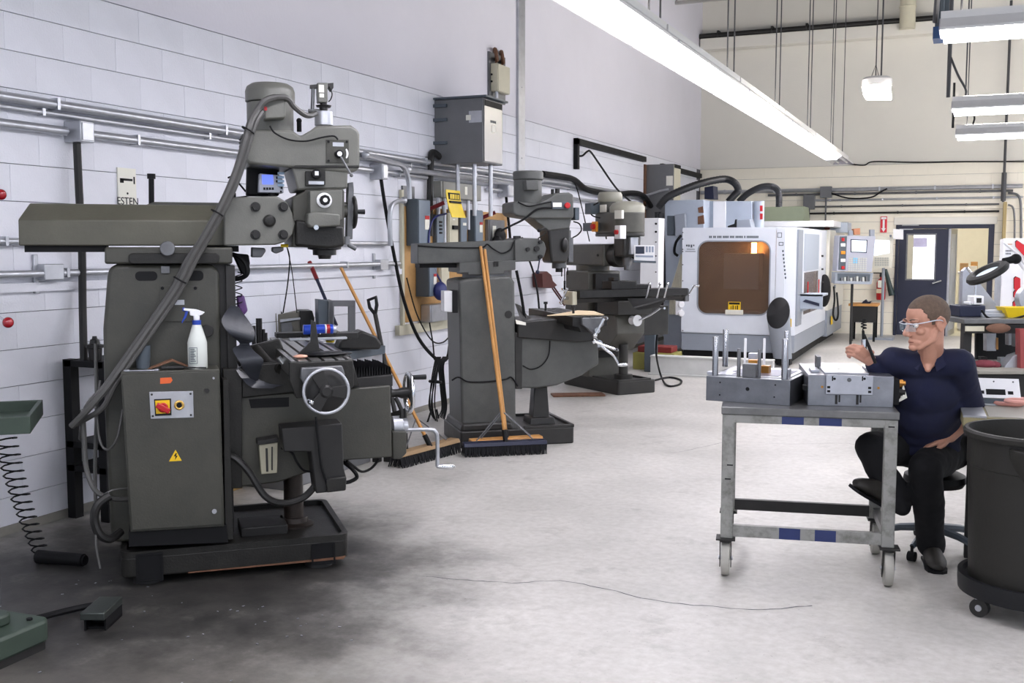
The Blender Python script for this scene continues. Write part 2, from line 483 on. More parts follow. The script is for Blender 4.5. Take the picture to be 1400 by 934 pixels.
for y, lb in ((7.55, 'uppermost horizontal strip light at the upper right, hung nearest'), (11.76, 'middle horizontal strip light at the right on a vertical conduit'), (14.47, 'lowest horizontal strip light at the right, thin and farthest')):
    for k in range(2):
        light_fixture((-.25 + 1.22 + k * 2.46, y, ZL), 2.42, 'x', lb if k == 0 else lb.replace('strip light', 'strip light continuing rightward'), group='cross rows of strip lights', rods=True)
for k in range(2): light_fixture((.97 + k * 2.46, 3.3, ZL), 2.42, 'x', 'cross strip light outside the frame, %s' % ('near' if k else 'nearer'), group='cross rows of strip lights')
for k in range(2): light_fixture((2.4, .6 + k * 2.46 - 2, ZL), 2.42, 'y', 'strip light behind the camera to the right, %s' % ('second' if k else 'first'), group='strip lights behind the camera')
for yy in (15.6, 18.4):  # fixtures added out of view to brighten the back wall
    for k in range(2): light_fixture((2.4 + k * 2.46, yy, ZL), 2.42, 'x', 'unseen strip light added %s the back wall beyond the right edge, %s' % ('close to' if yy > 17 else 'before', 'farther' if k else 'nearer'), group='cross rows of strip lights')
# conduit drop between the right-hand rows with its cord loops
b = MB(); 
b.tube([(-.27, 7.6, 5.9), (-.27, 7.62, 3.2), (-.28, 7.7, 3.06)], .018, 8)
tag(b.ob('light_drop_conduit', m_rod), 'vertical conduit feeding the uppermost right-hand strip light', 'conduit')
b = MB(); b.tube([(-.28, 11.7, 6.2), (-.28, 11.7, 3.08)], .02, 8); b.tube([(-.28, 11.7, 3.5), (-.2, 11.68, 3.3), (-.12, 11.7, 3.15), (-.12, 11.7, 3.08)], .012, 6, sm=5)
b.tube([(-.28, 11.7, 4.12), (-.42, 11.7, 4.06)], .01, 6)
tag(b.ob('light_drop_conduit', m_rod), 'speckled vertical conduit with a looping cord at the middle right strip light', 'conduit')
b = MB(); b.tube([(-.28, 14.4, 3.08), (-.24, 14.38, 3.3), (-.05, 14.4, 3.2), (-.05, 14.4, 3.08)], .012, 6, sm=5); b.tube([(-.28, 14.4, 3.05), (-.28, 14.4, 3.6)], .015, 6)
tag(b.ob('light_drop_conduit', m_black), 'black cord loop above the lowest right-hand strip light', 'conduit')
# high-bay lamps on two cords: one in view, two more of the row to the right of the frame
m_bay = mat('lit_drop_lens', 'fff7ec', .5, var=0, emit=BAY_POWER)
def bay(P, label):
    t = thing('high_bay_lamp', label, 'light', P, 0, 'high-bay lamps')
    b = MB(); b.lathe([(.02, .12), (.17, .12), (.2, .09), (.2, .04), (.19, 0)], (0, 0, 0), n=24); b.ob('housing', m_refl, t)
    b = MB(); b.prism([(-.15, -.16), (.19, -.18), (.17, .0), (-.19, .0)], -.15, .15, 'y'); b.ob('lens', m_bay, t, bev=.02)
    for pts, r in (([(-.02, 0, .12), (-.02, 0, 6.3 - P[2])], .008), ([(.05, 0, .12), (.05, 0, 5.2 - P[2]), (.12, 0, 5.9 - P[2]), (0, 0, 6.3 - P[2])], .012), ([(-.08, 0, .12), (-.02, 0, .3), (.02, 0, .12)], .006)):
        b = MB(); b.tube(pts, r, 5); b.ob('cord', m_rod, t)
P = W0.Y(1199, 118, 15.6)
bay(P, 'bright square lamp hanging alone on two cords before the back wall')
bay((1.9, 15.6, P.z), 'high-bay lamp of the same row beyond the right edge of the frame')
bay((4.2, 15.6, P.z), 'high-bay lamp farthest right of the row beyond the frame')
# ------------------------------------------------------------------ milling machine nearest the camera
m_paint = mat('machine_grey_paint', '43423a', .42, var=.14, scale=5, bump=.12, bscale=120, col2='35352f')
m_paint_d = mat('machine_grey_paint_oily', '262522', .4, var=.3, scale=7, bump=.15, bscale=90, spec=.35, col2='191816')
m_paint_l = mat('machine_grey_paint_lit', '6b6b64', .38, var=.1, scale=4, bump=.1, bscale=120, col2='5d5d57')  # same grey paint, lightened for the stronger light up at the head
m_cast = mat('oily_cast_iron', '262524', .4, .3, var=.35, scale=15)
m_table = mat('scraped_table_iron', '7d7c78', .3, .75, var=.25, scale=18)
m_cable = mat('grey_cable_sheath', '4b4a48', .45, var=.15)
m_screen = mat('lit_blue_screen', '5d72e8', .3, var=0, emit=.9)
m_label = mat('yellow_label', 'e2b90f', .5, var=.05)
m_orange = mat('orange_sticker', 'd8602c', .6, var=.05)
def PP(F, pts, b): return [F.y(x, y, b) for x, y in pts]
def slab(F, name, m, parent, pts, b0, b1, bev=.004, label=None, seg=2):
    """outline measured on the plane b0, real thickness to b1"""
    mb = MB(); mb.prism(PP(F, pts, b0), b0, b1, 'y'); return mb.ob(name, m, parent, bev=bev, label=label, seg=seg)
def drum(F, mb, x0, x1, ya, yb, bc, n=24):
    """upright cylinder between two silhouettes x0..x1, from row ya (top) to yb"""
    a0, zt = F.y(x0, ya, bc); a1, _ = F.y(x1, ya, bc); _, zb = F.y((x0 + x1) / 2, yb, bc)
    mb.cyl(((a0 + a1) / 2, bc, zb), ((a0 + a1) / 2, bc, zt), (a1 - a0) / 2, n=n); return (a0 + a1) / 2, (a1 - a0) / 2, zb, zt
def rnd(x0, x1, z0, z1, r, n=5):
    out = []
    for cx, cz, a0 in ((x1 - r, z1 - r, 0), (x0 + r, z1 - r, 90), (x0 + r, z0 + r, 180), (x1 - r, z0 + r, 270)):
        for i in range(n + 1):
            a = R(a0 + 90 * i / n); out.append((cx + r * math.cos(a), cz + r * math.sin(a)))
    return out
F1 = Fr(-3.57, 3.68, 41.8)
BC = .38
mill = thing('milling_machine', 'large grey turret milling machine nearest the camera with an electrical cabinet on its side', 'milling machine', (-3.57, 3.68, 0), 41.8)
def bolt(mb, a, b, z, r, d=.012, ax='y'):
    if ax == 'y': mb.cyl((a, b - d, z), (a, b, z), r, n=12)
    elif ax == 'x': mb.cyl((a, b, z), (a + d, b, z), r, n=12)
    else: mb.cyl((a, b, z), (a, b, z + d), r, n=12)
m_screw = mat('oily_brown_steel', '2e2621', .45, .3, var=.3, scale=14)
# --- base with a raised rim and sump
bx0, bx1 = F1.y(165, 790, 0)[0], F1.y(478, 760, 0)[0]
ztop = F1.y(478, 730, 0)[1]
b = MB(); b.prism(rnd(bx0, bx1, 0, .78, .05), .045, ztop - .025, 'z')
base = b.ob('base', m_paint_d, mill, bev=.008)
rim = MB(); o_, i_ = rnd(bx0, bx1, 0, .78, .05), rnd(bx0 + .028, bx1 - .028, .028, .752, .035)
n = len(o_); zs = (ztop - .03, ztop)
vv = [[rim.b.verts.new((*p, z)) for p in q] for q in (o_, i_) for z in zs]
for i in range(n):
    j = (i + 1) % n
    for A, B in ((vv[0], vv[1]), (vv[1], vv[3]), (vv[3], vv[2])): rim.b.faces.new((A[i], A[j], B[j], B[i]))
rim.ob('rim', m_paint_d, base)
for (x0, y0, x1, y1) in ((428, 746, 456, 768), (188, 760, 221, 791)):
    a0, z1 = F1.y(x0, y0, 0); a1, z0 = F1.y(x1, y1, 0)
    b = MB(); b.frame(a0 - .008, a1 + .008, z0 - .008, z1 + .008, .008, -.008, .004); b.box(a0, a1, -.002, .004, z0, z1); b.ob('lifting_pocket', m_black, base, smooth=False)
for a in (bx0 + .12, bx1 - .14):
    for bb in (.1, .66): b = MB(); b.cyl((a, bb, 0), (a, bb, .05), .07, .06, 20); b.ob('levelling_foot', m_dark, base)
b = MB(); b.prism([(bx0 + .3, .045), (bx0 + .6, .045), (bx1 - .03, .045), (bx1 - .02, .058), (bx0 + .7, .053), (bx0 + .3, .05)], -.003, .02, 'y'); b.ob('scuffed_edge', m_rust, base, smooth=False)
# --- column
cf = .17
col_o = [(147, 376), (150, 366), (158, 362), (291, 362), (300, 372), (305, 742), (152, 742), (143, 560), (141, 450)]
column = slab(F1, 'column', m_paint, mill, col_o, cf, .6, bev=.018, seg=3)
b = MB()
a0 = F1.y(291, 400, cf)[0]; a1 = F1.y(322, 400, cf)[0]; zt = F1.y(305, 360, cf)[1]
b.prism([(cf + .03, ztop), (cf + .03, zt), (.57, zt), (.57, ztop)], a0 - .02, a1 - .03, 'x')
b.box(a1 - .045, a1, cf + .0, cf + .09, .62, zt - .01); b.box(a1 - .045, a1, .5, .59, .62, zt - .01)
b.ob('column_ways', m_dark, column, bev=.004)
for (x0, x1, y0, y1) in ((185, 215, 371, 384), (248, 278, 370, 384)):
    p, q = F1.y(x0, y1, cf), F1.y(x1, y0, cf)
    b = MB(); b.prism(rnd(p[0], q[0], p[1], q[1], .02), cf - .003, cf + .01, 'y'); b.ob('vent_slot', m_black, column, smooth=False)
p = F1.y(226, 368, cf); b = MB(); b.box(p[0] - .02, p[0] + .02, cf - .015, cf, p[1] - .02, p[1] + .015); b.ob('latch', m_steel_d, column, bev=.002)
cp = slab(F1, 'cover_plate', m_paint, column, [(218, 391), (272, 391), (272, 440), (218, 440)], cf - .008, cf, bev=.002)
b = MB()
for x, y in ((222, 394), (267, 394), (222, 436), (267, 436)): p = F1.y(x, y, cf - .008); bolt(b, p[0], cf - .008, p[1], .008)
b.ob('cover_screws', m_black, cp); 
p, q = F1.y(239, 417, cf - .01), F1.y(252, 410, cf - .01); b = MB(); b.box(p[0], q[0], cf - .01, cf - .008, p[1], q[1]); b.ob('maker_plate', m_steel, cp, smooth=False)
p = F1.y(283, 452, cf); b = MB(); b.cyl((p[0], cf - .03, p[1]), (p[0], cf, p[1]), .03, n=20); b.ob('round_cover', m_dark, column, bev=.004)
# --- turret and ram
slab(F1, 'turret', m_paint, mill, [(143, 338), (318, 338), (318, 361), (143, 361)], .15, .61, bev=.01)
b = MB(); a0, z0 = F1.y(176, 361, .13); a1, z1 = F1.y(300, 346, .13); b.prism(rnd(a0, a1, z0, z1, .02), .13, .17, 'y'); b.ob('turret_clamp', m_paint_d, mill, bev=.004)
rb0, rb1 = .22, .54
L_ = F1.y(25, 320, rb0)[0]; Rr = F1.y(312, 320, rb0)[0]
zb, zm, zt = F1.y(150, 336, rb0)[1], F1.y(150, 301, rb0)[1], F1.y(150, 279, rb0 + .07)[1]
b = MB()
sec = [(rb0, zb), (rb0, zm), (rb0 + .085, zt), (rb1 - .085, zt), (rb1, zm), (rb1, zb)]
q0 = [V((L_ + (.045 if z == zt else 0), bb, z)) for bb, z in sec]; q1 = [V((Rr, bb, z)) for bb, z in sec]
b.rings([q0, q1]); ram = b.ob('ram', mat('ram_olive_paint', '5a584b', .4, var=.1, scale=3, bump=.1, bscale=90, col2='4b493e'), mill, bev=.006)
b = MB(); a0 = F1.y(28, 343, rb0)[0]; b.box(L_ + .02, F1.y(145, 340, rb0)[0], rb0 + .03, rb1 - .03, zb - .03, zb + .002); b.box(Rr - .12, Rr + .05, rb0 + .03, rb1 - .03, zb - .03, zb); b.ob('ram_slide', m_black, ram)
b = MB(); a0 = F1.y(196, 275, rb0)[0]; b.prism([(a0, zt - .004), (a0 + .05, zt + .014), (Rr, zt + .014), (Rr, zt - .004)], rb0 + .1, rb1 - .1, 'y'); b.ob('ram_top_cover', m_paint, ram, bev=.004)
b = MB(); p = F1.y(207, 275, .5); b.cyl((p[0], .5, p[1] - .02), (p[0] + .003, .5, p[1] + .115), .014, n=10); b.cyl((p[0] + .003, .5, p[1] + .11), (p[0] + .003, .5, p[1] + .135), .02, n=10); b.ob('ram_lock_lever', m_black, mill)
p = F1.y(229, 340, .1); b = MB(); b.cyl((p[0], .1, p[1]), (p[0], .2, p[1]), .035, n=20); b.ob('pinion_cover', m_steel_d, ram, bev=.004)
# --- knuckle with its five bolts
kp = [(306, 336), (306, 276), (316, 270), (378, 268), (392, 276), (400, 292), (403, 306), (400, 320), (390, 331), (376, 335)]
kn = slab(F1, 'knuckle', m_paint_l, mill, kp, .16, .56, bev=.008)
for x, y in ((349, 283), (387, 283), (349, 321), (387, 321)):
    p = F1.y(x, y, .16); b = MB(); b.cyl((p[0], .152, p[1]), (p[0], .162, p[1]), .024, n=20); b.cyl((p[0], .12, p[1]), (p[0], .155, p[1]), .017, n=6); b.ob('bolt', m_cast, kn)
p = F1.y(368, 302, .16); b = MB(); b.lathe([(.03, 0), (.03, .012), (.02, .018), (.02, .03), (.012, .032)], (p[0], .162, p[1]), (0, -1, 0), 20); b.ob('pivot', m_paint_d, kn)
# --- head
gear = slab(F1, 'head_casting', m_paint, mill, [(400, 270), (416, 262), (418, 258), (469, 258), (471, 262), (471, 332), (462, 338), (400, 338)], .2, .56, bev=.006)
slab(F1, 'quill_housing', m_paint_d, mill, [(404, 300), (470, 310), (471, 337), (448, 340), (425, 338), (404, 336)], .17, .5, bev=.012)
upper = slab(F1, 'upper_head', m_paint_l, mill, [(398, 226), (476, 226), (475, 258), (407, 260)], .2, .56, bev=.01)
fb = slab(F1, 'feed_box', m_paint_l, mill, [(424, 261), (468, 260), (468, 300), (428, 300), (424, 290)], .1, .2, bev=.004)
fb2 = slab(F1, 'feed_gear_cover', m_paint_l, mill, [(421, 292), (430, 289), (465, 293), (465, 309), (425, 311), (420, 306)], .085, .2, bev=.008)
p = F1.y(443, 274, .1); b = MB(); b.cyl((p[0], .085, p[1]), (p[0], .1, p[1]), .037, n=28); b.ob('feed_dial', m_white, fb, bev=.002)
b = MB(); b.cyl((p[0], .06, p[1]), (p[0], .085, p[1]), .026, n=8); b.ob('dial_knob', m_black, fb, bev=.003)
b = MB(); b.cyl((p[0], .055, p[1]), (p[0], .06, p[1]), .011, n=14); b.ob('knob_cap', m_white, fb)
p = F1.y(432, 311, .09); b = MB(); b.cyl((p[0], .08, p[1]), (p[0], .1, p[1]), .012, n=14); b.ob('oil_sight', m_chrome, fb2)
sp = slab(F1, 'speed_switch_plate', m_paint_d, mill, [(418, 234), (445, 233), (445, 253), (418, 254)], .17, .2, bev=.002)
p = F1.y(432, 238, .17); b = MB(); b.cyl((p[0], .145, p[1]), (p[0], .17, p[1]), .024, n=10); b.ob('switch_knob', m_black, sp, bev=.003)
b = MB(); b.box(p[0] - .009, p[0] + .009, .142, .146, p[1] - .008, p[1] + .012); b.ob('knob_cap', m_white, sp)
p, q = F1.y(422, 252, .168), F1.y(443, 248, .168); b = MB(); b.box(p[0], q[0], .168, .17, p[1], q[1]); b.ob('legend', m_steel, sp, smooth=False)
# spindle
b = MB(); p = F1.y(442, 338, BC); z1 = F1.y(442, 347, BC)[1]
b.lathe([(.085, .0), (.085, -.02), (.06, -.025), (.06, -.05), (.035, -.052), (.03, -.07)], (p[0], .34, p[1] + .01), n=24); b.ob('spindle_nose', m_cast, mill)
# quill side: rack housing and handwheel on the right
b = MB(); slab(F1, 'depth_stop', m_steel_d, mill, [(476, 250), (483, 249), (484, 260), (482, 327), (474, 327)], .3, .36, bev=.003)
p = F1.y(483, 290, .33)
b = MB(); b.torus((p[0], .33, p[1]), (1, 0, 0), .075, .011, 28, 8); b.cyl((p[0] - .02, .33, p[1]), (p[0] + .01, .33, p[1]), .026, n=16)
for k in range(3):
    a = 2 * PI * k / 3; b.cyl((p[0], .33, p[1]), (p[0], .33 + .075 * math.cos(a), p[1] + .075 * math.sin(a)), .008, n=8)
hw = b.ob('quill_handwheel', m_cast, mill)
b = MB(); b.cyl((p[0], .28, p[1]), (p[0] + .05, .28, p[1]), .011, .013, 12); b.ob('handle', m_blackp, hw)
b = MB(); b.cyl((p[0] - .08, .33, p[1]), (p[0], .33, p[1]), .03, n=16); b.cyl((p[0] - .06, .33, p[1] + .03), (p[0] - .01, .33, p[1] + .03), .02, n=12); b.ob('pinion_hub', m_paint, mill)
b = MB(); p = F1.y(476, 337, .25); b.cyl((p[0], .25, p[1] + .01), (p[0] + .04, .25, p[1] - .012), .012, n=10); b.cyl((p[0] - .01, .25, p[1] + .05), (p[0] - .01, .25, p[1] + .01), .02, n=10); b.ob('quill_lock', m_steel_d, mill)
# --- pulley housing
ph = [(335, 182), (340, 178), (400, 178), (411, 186), (425, 178), (433, 172), (480, 171), (490, 178), (492, 184), (492, 228), (488, 234), (476, 236), (360, 226), (340, 224), (335, 218)]
pulley = slab(F1, 'belt_housing', m_paint_l, mill, ph, .19, .58, bev=.016, seg=3)
b = MB(); z0 = F1.y(440, 228, .19)[1]; b.prism(PP(F1, [(396, 230), (404, 226), (491, 226), (491, 230)], .186), .186, .584, 'y'); b.ob('housing_seam', m_paint_d, pulley, bev=.003)
pl = slab(F1, 'speed_plate', m_paint, pulley, [(446, 191), (477, 191), (477, 223), (446, 223)], .183, .19, bev=.0015)
p = F1.y(463, 211, .18); b = MB(); b.cyl((p[0], .15, p[1]), (p[0], .183, p[1]), .02, n=18); sk = b.ob('speed_knob', m_black, pl, bev=.003)
b = MB(); b.cyl((p[0], .146, p[1]), (p[0], .15, p[1]), .012, n=16); b.ob('knob_cap', m_white, pl)
b = MB(); e = F1.y(480, 240, .12); b.tube([(p[0], .16, p[1]), (e[0], .11, e[1])], .005, 8); b.sph((e[0], .11, e[1]), .009); b.ob('speed_lever', m_steel_d, pl)
p, q = F1.y(455, 200, .182), F1.y(470, 195, .182); b = MB(); b.box(p[0], q[0], .181, .183, p[1], q[1]); b.ob('maker_plate', m_steel, pl, smooth=False)
b = MB(); c = F1.y(472, 210, .182)
b.prism([(c[0] + .016 * math.cos(R(a)) + (0), c[1] + .026 * math.sin(R(a))) for a in range(-70, 71, 14)] + [(c[0] + .006 * math.cos(R(a)), c[1] + .02 * math.sin(R(a))) for a in range(70, -71, -14)], .181, .183, 'y'); b.ob('scale_arc', m_white, pl, smooth=False)
b = MB()
for x, y in ((449, 194), (474, 194), (449, 220)): p = F1.y(x, y, .183); bolt(b, p[0], .183, p[1], .006, .005)
b.ob('plate_screws', m_black, pl)
b = MB(); p = F1.y(409, 172, .38); b.cyl((p[0], .38, p[1] - .03), (p[0], .38, p[1] + .02), .012, n=10); b.sph((p[0], .38, p[1] + .025), .014); b.ob('belt_knob', m_black, pulley)
# --- motor
b = MB(); a, r, z0, z1 = drum(F1, b, 337, 401, 140, 182, BC); motor = b.ob('motor', m_paint_l, mill, bev=.004)
b = MB(); a2 = F1.y(335, 130, BC)[0]; a3 = F1.y(403, 130, BC)[0]; zc = F1.y(369, 141, BC)[1]; zt = F1.y(369, 114, BC)[1]; rr = (a3 - a2) / 2
b.lathe([(rr - .012, 0), (rr, .004), (rr, (zt - zc) * .55), (rr * .93, (zt - zc) * .8), (rr * .75, (zt - zc) * .95), (rr * .3, zt - zc), (.001, zt - zc)], ((a2 + a3) / 2, BC, zc), n=32); b.ob('fan_cowl', m_paint_l, motor)
tb = slab(F1, 'terminal_box', m_paint_l, motor, [(361, 136), (390, 135), (391, 161), (362, 163)], .17, .27, bev=.008)
p, q = F1.y(361, 151, .168), F1.y(365, 146, .168); b = MB(); b.box(p[0], q[0], .165, .17, p[1], q[1]); b.ob('red_tab', m_red, motor, smooth=False)
# fins on the left end of the belt housing
b = MB(); a0 = F1.y(334, 190, .3)[0]
for k in range(7): z = F1.y(334, 186 + 5 * k, .3)[1]; b.box(a0 - .012, a0, .24, .5, z - .004, z + .004)
b.ob('cooling_fins', m_paint_d, pulley, smooth=False)
# --- power drawbar on top
b = MB(); a, r, z0, z1 = drum(F1, b, 430, 455, 152, 172, BC, 28); db = b.ob('drawbar_collar', m_steel, mill, bev=.003)
b = MB(); b.cyl((a, BC, z1), (a, BC, z1 + .02), .022, n=12); zz = F1.y(442, 147, BC)[1]; b.lathe([(.035, 0), (.04, .01), (.02, .014)], (a, BC, zz), n=20); b.cyl((a, BC, zz - .02), (a, BC, zz + .05), .018, n=12); b.ob('drawbar_shaft', m_cast, db)
dm = slab(F1, 'air_motor', m_paint_l, db, [(434, 113), (448, 113), (448, 140), (435, 140)], .35, .41, bev=.004)
p, q = F1.y(436, 126, .346), F1.y(443, 116, .346); b = MB(); b.box(p[0], q[0], .347, .35, p[1], q[1]); b.ob('white_label', m_paper, db, smooth=False)
p, q = F1.y(437, 133, .346), F1.y(443, 128, .346); b = MB(); b.box(p[0], q[0], .347, .35, p[1], q[1]); b.ob('white_label', m_paper, db, smooth=False)
b = MB(); 
b.prism(PP(F1, [(424, 116), (456, 113), (456, 120), (452, 126), (449, 121), (424, 121)], .37), .37, .39, 'y'); b.ob('mount_bracket', m_cast, db, bev=.002)
b = MB(); p, q = F1.y(428, 121, .38), F1.y(427, 152, .38); b.cyl((p[0], .38, p[1]), (q[0], .38, q[1]), .009, n=10); b.cyl((q[0] - .02, .38, q[1]), (q[0] + .05, .38, q[1] + .002), .01, n=8); b.ob('guide_rod', m_steel_d, db)
b = MB(); pts = [F1.Y(x, y, .36) for x, y in ((450, 118), (454, 128), (452, 136), (449, 139))]; b.tube(pts, .003, 5, sm=4); b.ob('air_line', m_black, db)
# --- digital readout fixed behind the head
ro = thing('digital_readout', 'pale digital readout box with a lit blue screen behind the head of the nearest mill', 'readout', (-3.57, 3.68, 0), 41.8)
slab(F1, 'case', mat('pale_grey_plastic', 'b9bcc6', .4, var=.03), ro, [(355, 237), (386, 240), (388, 264), (354, 263)], .34, .42, bev=.004)
slab(F1, 'screen', m_screen, ro, [(358, 239), (373, 239), (374, 252), (359, 252)], .336, .34, bev=0)
b = MB()
for k in range(4): 
    p = F1.y(361.5 + 3.8 * k, 258, .337); b.box(p[0] - .005, p[0] + .005, .335, .34, p[1] - .006, p[1] + .006)
for k in range(2): p = F1.y(378.5, 243 + 5 * k, .337); b.box(p[0] - .004, p[0] + .004, .335, .34, p[1] - .006, p[1] + .006)
for x, y in ((384, 262), (385, 257)): p = F1.y(x, y, .337); b.box(p[0] - .004, p[0] + .004, .335, .34, p[1] - .005, p[1] + .005)
b.ob('keys', m_blackp, ro, smooth=False)
p = F1.Y(372, 262, .37); b = MB(); b.tube([(p.x, .37, p.z + .01), (p.x, .37, p.z - .03)], .02, 10); b.ob('stand', m_black, ro)
for k in range(4):
    p = F1.y(384, 237 + 5.4 * k, .325); b = MB(); b.box(p[0] - .016, p[0] + .016, .322, .328, p[1] - .006, p[1] + .006, RY(-6 + 3 * k)if 0 else None); b.ob('paper_tag', mat('pale_blue_paper', 'a9c3dd', .7, var=.05), ro, smooth=False)
slab(F1, 'readout_post', m_black, mill, [(338, 226), (382, 226), (382, 268), (337, 268)], .43, .5, bev=.01)
# --- electrical cabinet on the column
cb0 = -.035
cab = slab(F1, 'electrical_cabinet', m_paint, mill, [(165, 509), (300, 505), (307, 720), (178, 728)], cb0, .15, bev=.004)
b = MB(); o4 = PP(F1, [(167, 512), (298, 508), (304.5, 717), (180, 725)], cb0 - .006); b.prism(o4, cb0 - .012, cb0 - .002, 'y'); b.ob('door', m_paint, cab, bev=.003)
sw = slab(F1, 'switch_plate', m_steel, cab, [(204, 536), (264, 535), (265, 571), (206, 573)], cb0 - .016, cb0 - .011, bev=.0015)
df = cb0 - .016
def onp(name, m, pts, d0, d1, par=cab, bev=0): return slab(F1, name, m, par, pts, d0, d1, bev=bev)
onp('isolator_backing', m_blackp, [(210.5, 546), (234, 545), (234.5, 568), (212, 569)], df - .002, df)
onp('isolator_face', m_label, [(212, 548), (232, 547), (232.5, 565), (213.5, 566)], df - .004, df - .001)
p = F1.y(223, 557, df); b = MB(); b.cyl((p[0], df - .02, p[1]), (p[0], df, p[1]), .022, n=20); b.box(-.032, .032, -.012, .012, -.012, .012, MX.Translation(V((p[0], df - .03, p[1]))) @ MX.Rotation(R(32), 4, 'Y')); b.ob('isolator_handle', m_red, cab, bev=.004)
p = F1.y(245, 554, df); b = MB(); b.torus((p[0], df - .004, p[1]), (0, 1, 0), .017, .006, 24, 8); b.ob('lock_ring', mat('brass', 'c9a45a', .3, .9, var=.1), cab)
b = MB(); b.cyl((p[0], df - .008, p[1]), (p[0], df, p[1]), .012, n=16); b.ob('keyhole', m_black, cab)
for x, y in ((207.5, 539.5), (260.5, 538.5), (209, 569), (261, 567.5)):
    p = F1.y(x, y, df); b = MB(); b.cyl((p[0], df - .003, p[1]), (p[0], df, p[1]), .005, n=10); b.ob('screw', m_dark, cab)
dd = cb0 - .0121
onp('warning_label', m_label, [(240, 615), (248.5, 630), (231, 631)], dd - .001, dd)
onp('lightning_mark', m_black, [(240.3, 619.5), (237.6, 624), (240, 624), (239, 629.4), (243, 623.2), (240.6, 623.2), (242, 619.8)], dd - .0016, dd - .001)
onp('orange_sticker', m_orange, [(219, 517), (234, 516), (236, 520), (233, 524), (219, 525)], dd - .001, dd)
for x, y in ((283, 534), (293, 699), (292, 517)):
    p = F1.y(x, y, dd); b = MB(); b.cyl((p[0], dd - .008, p[1]), (p[0], dd, p[1]), .011 if y > 520 else .005, n=12); b.ob('door_lock', m_dark if y < 600 and y > 520 else m_steel, cab)
slab(F1, 'cabinet_gap_shade', m_black, mill, [(176, 727), (310, 718), (312, 742), (176, 748)], -.02, .2, bev=.002)  # black slab stands for the dark gap between cabinet and base
slab(F1, 'cabinet_flange', m_paint_d, mill, [(305, 520), (312, 520), (319, 738), (308, 738)], .0, .16, bev=.002)
# left-hand junction box and hoses behind the cabinet
slab(F1, 'side_box', m_paint_d, mill, [(142, 490), (166, 490), (168, 690), (147, 690)], .2, .34, bev=.004)
# --- knee, saddle, table
kb = .14
knee = slab(F1, 'knee', m_paint, mill, [(311, 540), (420, 536), (534, 527), (536, 625), (470, 630), (380, 660), (311, 668)], kb, .64, bev=.008)
slab(F1, 'knee_gib', m_paint_d, mill, [(305, 505), (331, 505), (331, 668), (308, 668)], kb - .03, .68, bev=.004)
slab(F1, 'saddle', m_paint_d, mill, [(330, 500), (480, 486), (492, 528), (330, 545)], .12, .66, bev=.008)
b = MB(); q = PP(F1, [(340, 546), (395, 543), (395, 556), (343, 558)], kb - .002); b.prism(q, kb - .004, kb, 'y'); b.ob('oil_groove', m_black, knee, smooth=False)
TB0, TB1 = -.3, 1.02
a0, zt = F1.y(398, 494.5, TB0); a1, _ = F1.y(482, 491, TB0); zt = (zt + F1.y(482, 491, TB0)[1]) / 2
TA0, TA1, TZ = a0, a1, zt
b = MB(); w = a1 - a0
xs = [0, .14, .2, .41, .47, .68, .74, .9, 1.0]
# section with three T-slots and oil gutters
sec = [(0, -.075), (0, -.0), (.07, 0), (.07, -.012), (.12, -.012), (.12, 0)]
for c in (.3, .52, .74): sec += [(c - .028, 0), (c - .028, -.018), (c - .055, -.018), (c - .055, -.034), (c + .055, -.034), (c + .055, -.018), (c + .028, -.018), (c + .028, 0)]
sec += [(.88, 0), (.88, -.012), (.94, -.012), (.94, 0), (1, 0), (1, -.075), (.85, -.075), (.78, -.13), (.22, -.13), (.15, -.075)]
b.prism([(a0 + w * u, zt + v) for u, v in sec], TB0, TB1, 'y'); table = b.ob('table', m_table, mill, smooth=False)
# end bracket with the big handwheel
slab(F1, 'table_end', m_paint_d, mill, [(396, 496), (483, 493), (484, 528), (470, 540), (405, 545), (396, 520)], TB0 - .015, TB0 + .02, bev=.004)
slab(F1, 'handwheel_bracket', m_steel_d, mill, [(412, 503), (468, 500), (472, 512), (462, 545), (432, 550), (411, 518)], TB0 - .05, TB0 - .015, bev=.006)
c = F1.y(446, 535, TB0 - .1); rw = (F1.y(478, 535, TB0 - .1)[0] - F1.y(413, 535, TB0 - .1)[0]) / 2
b = MB(); b.torus((c[0], TB0 - .1, c[1]), (0, 1, 0), rw - .006, .0075, 48, 10); hw = b.ob('handwheel', m_steel, mill, label='polished handwheel rim')
b = MB(); b.lathe([(.03, 0), (.03, .03), (.02, .04)], (c[0], TB0 - .08, c[1]), (0, -1, 0), 20)
b.ob('hub', m_cast, hw)
for k in range(3):
    a = R(115 + 120 * k); b = MB(); u = V((math.cos(a), 0, math.sin(a))); s_ = V((-math.sin(a), 0, math.cos(a)))
    C = V((c[0], TB0 - .1, c[1])); b.rings([[C + u * r + s_ * h + V((0, d, 0)) for h, d in ((-hw_, -.005), (hw_, -.005), (hw_, .005), (-hw_, .005))] for r, hw_ in ((.02, .022), (rw - .01, .032))]); b.ob('spoke', m_cast, hw, bev=.003)
b = MB(); b.lathe([(rw * .2, -.012), (rw * .93, -.012), (rw * .95, .0), (rw * .9, .006), (.03, .02)], (c[0], TB0 - .055, c[1]), (0, -1, 0), 40); b.ob('dial', m_dark, hw)
b = MB(); a = R(205); b.lathe([(.008, 0), (.012, .015), (.014, .05), (.010, .075), (.004, .08)], (c[0] + (rw - .02) * math.cos(a), TB0 - .11, c[1] + (rw - .02) * math.sin(a)), (0, -1, 0), 14); b.ob('handle', m_chrome, hw)
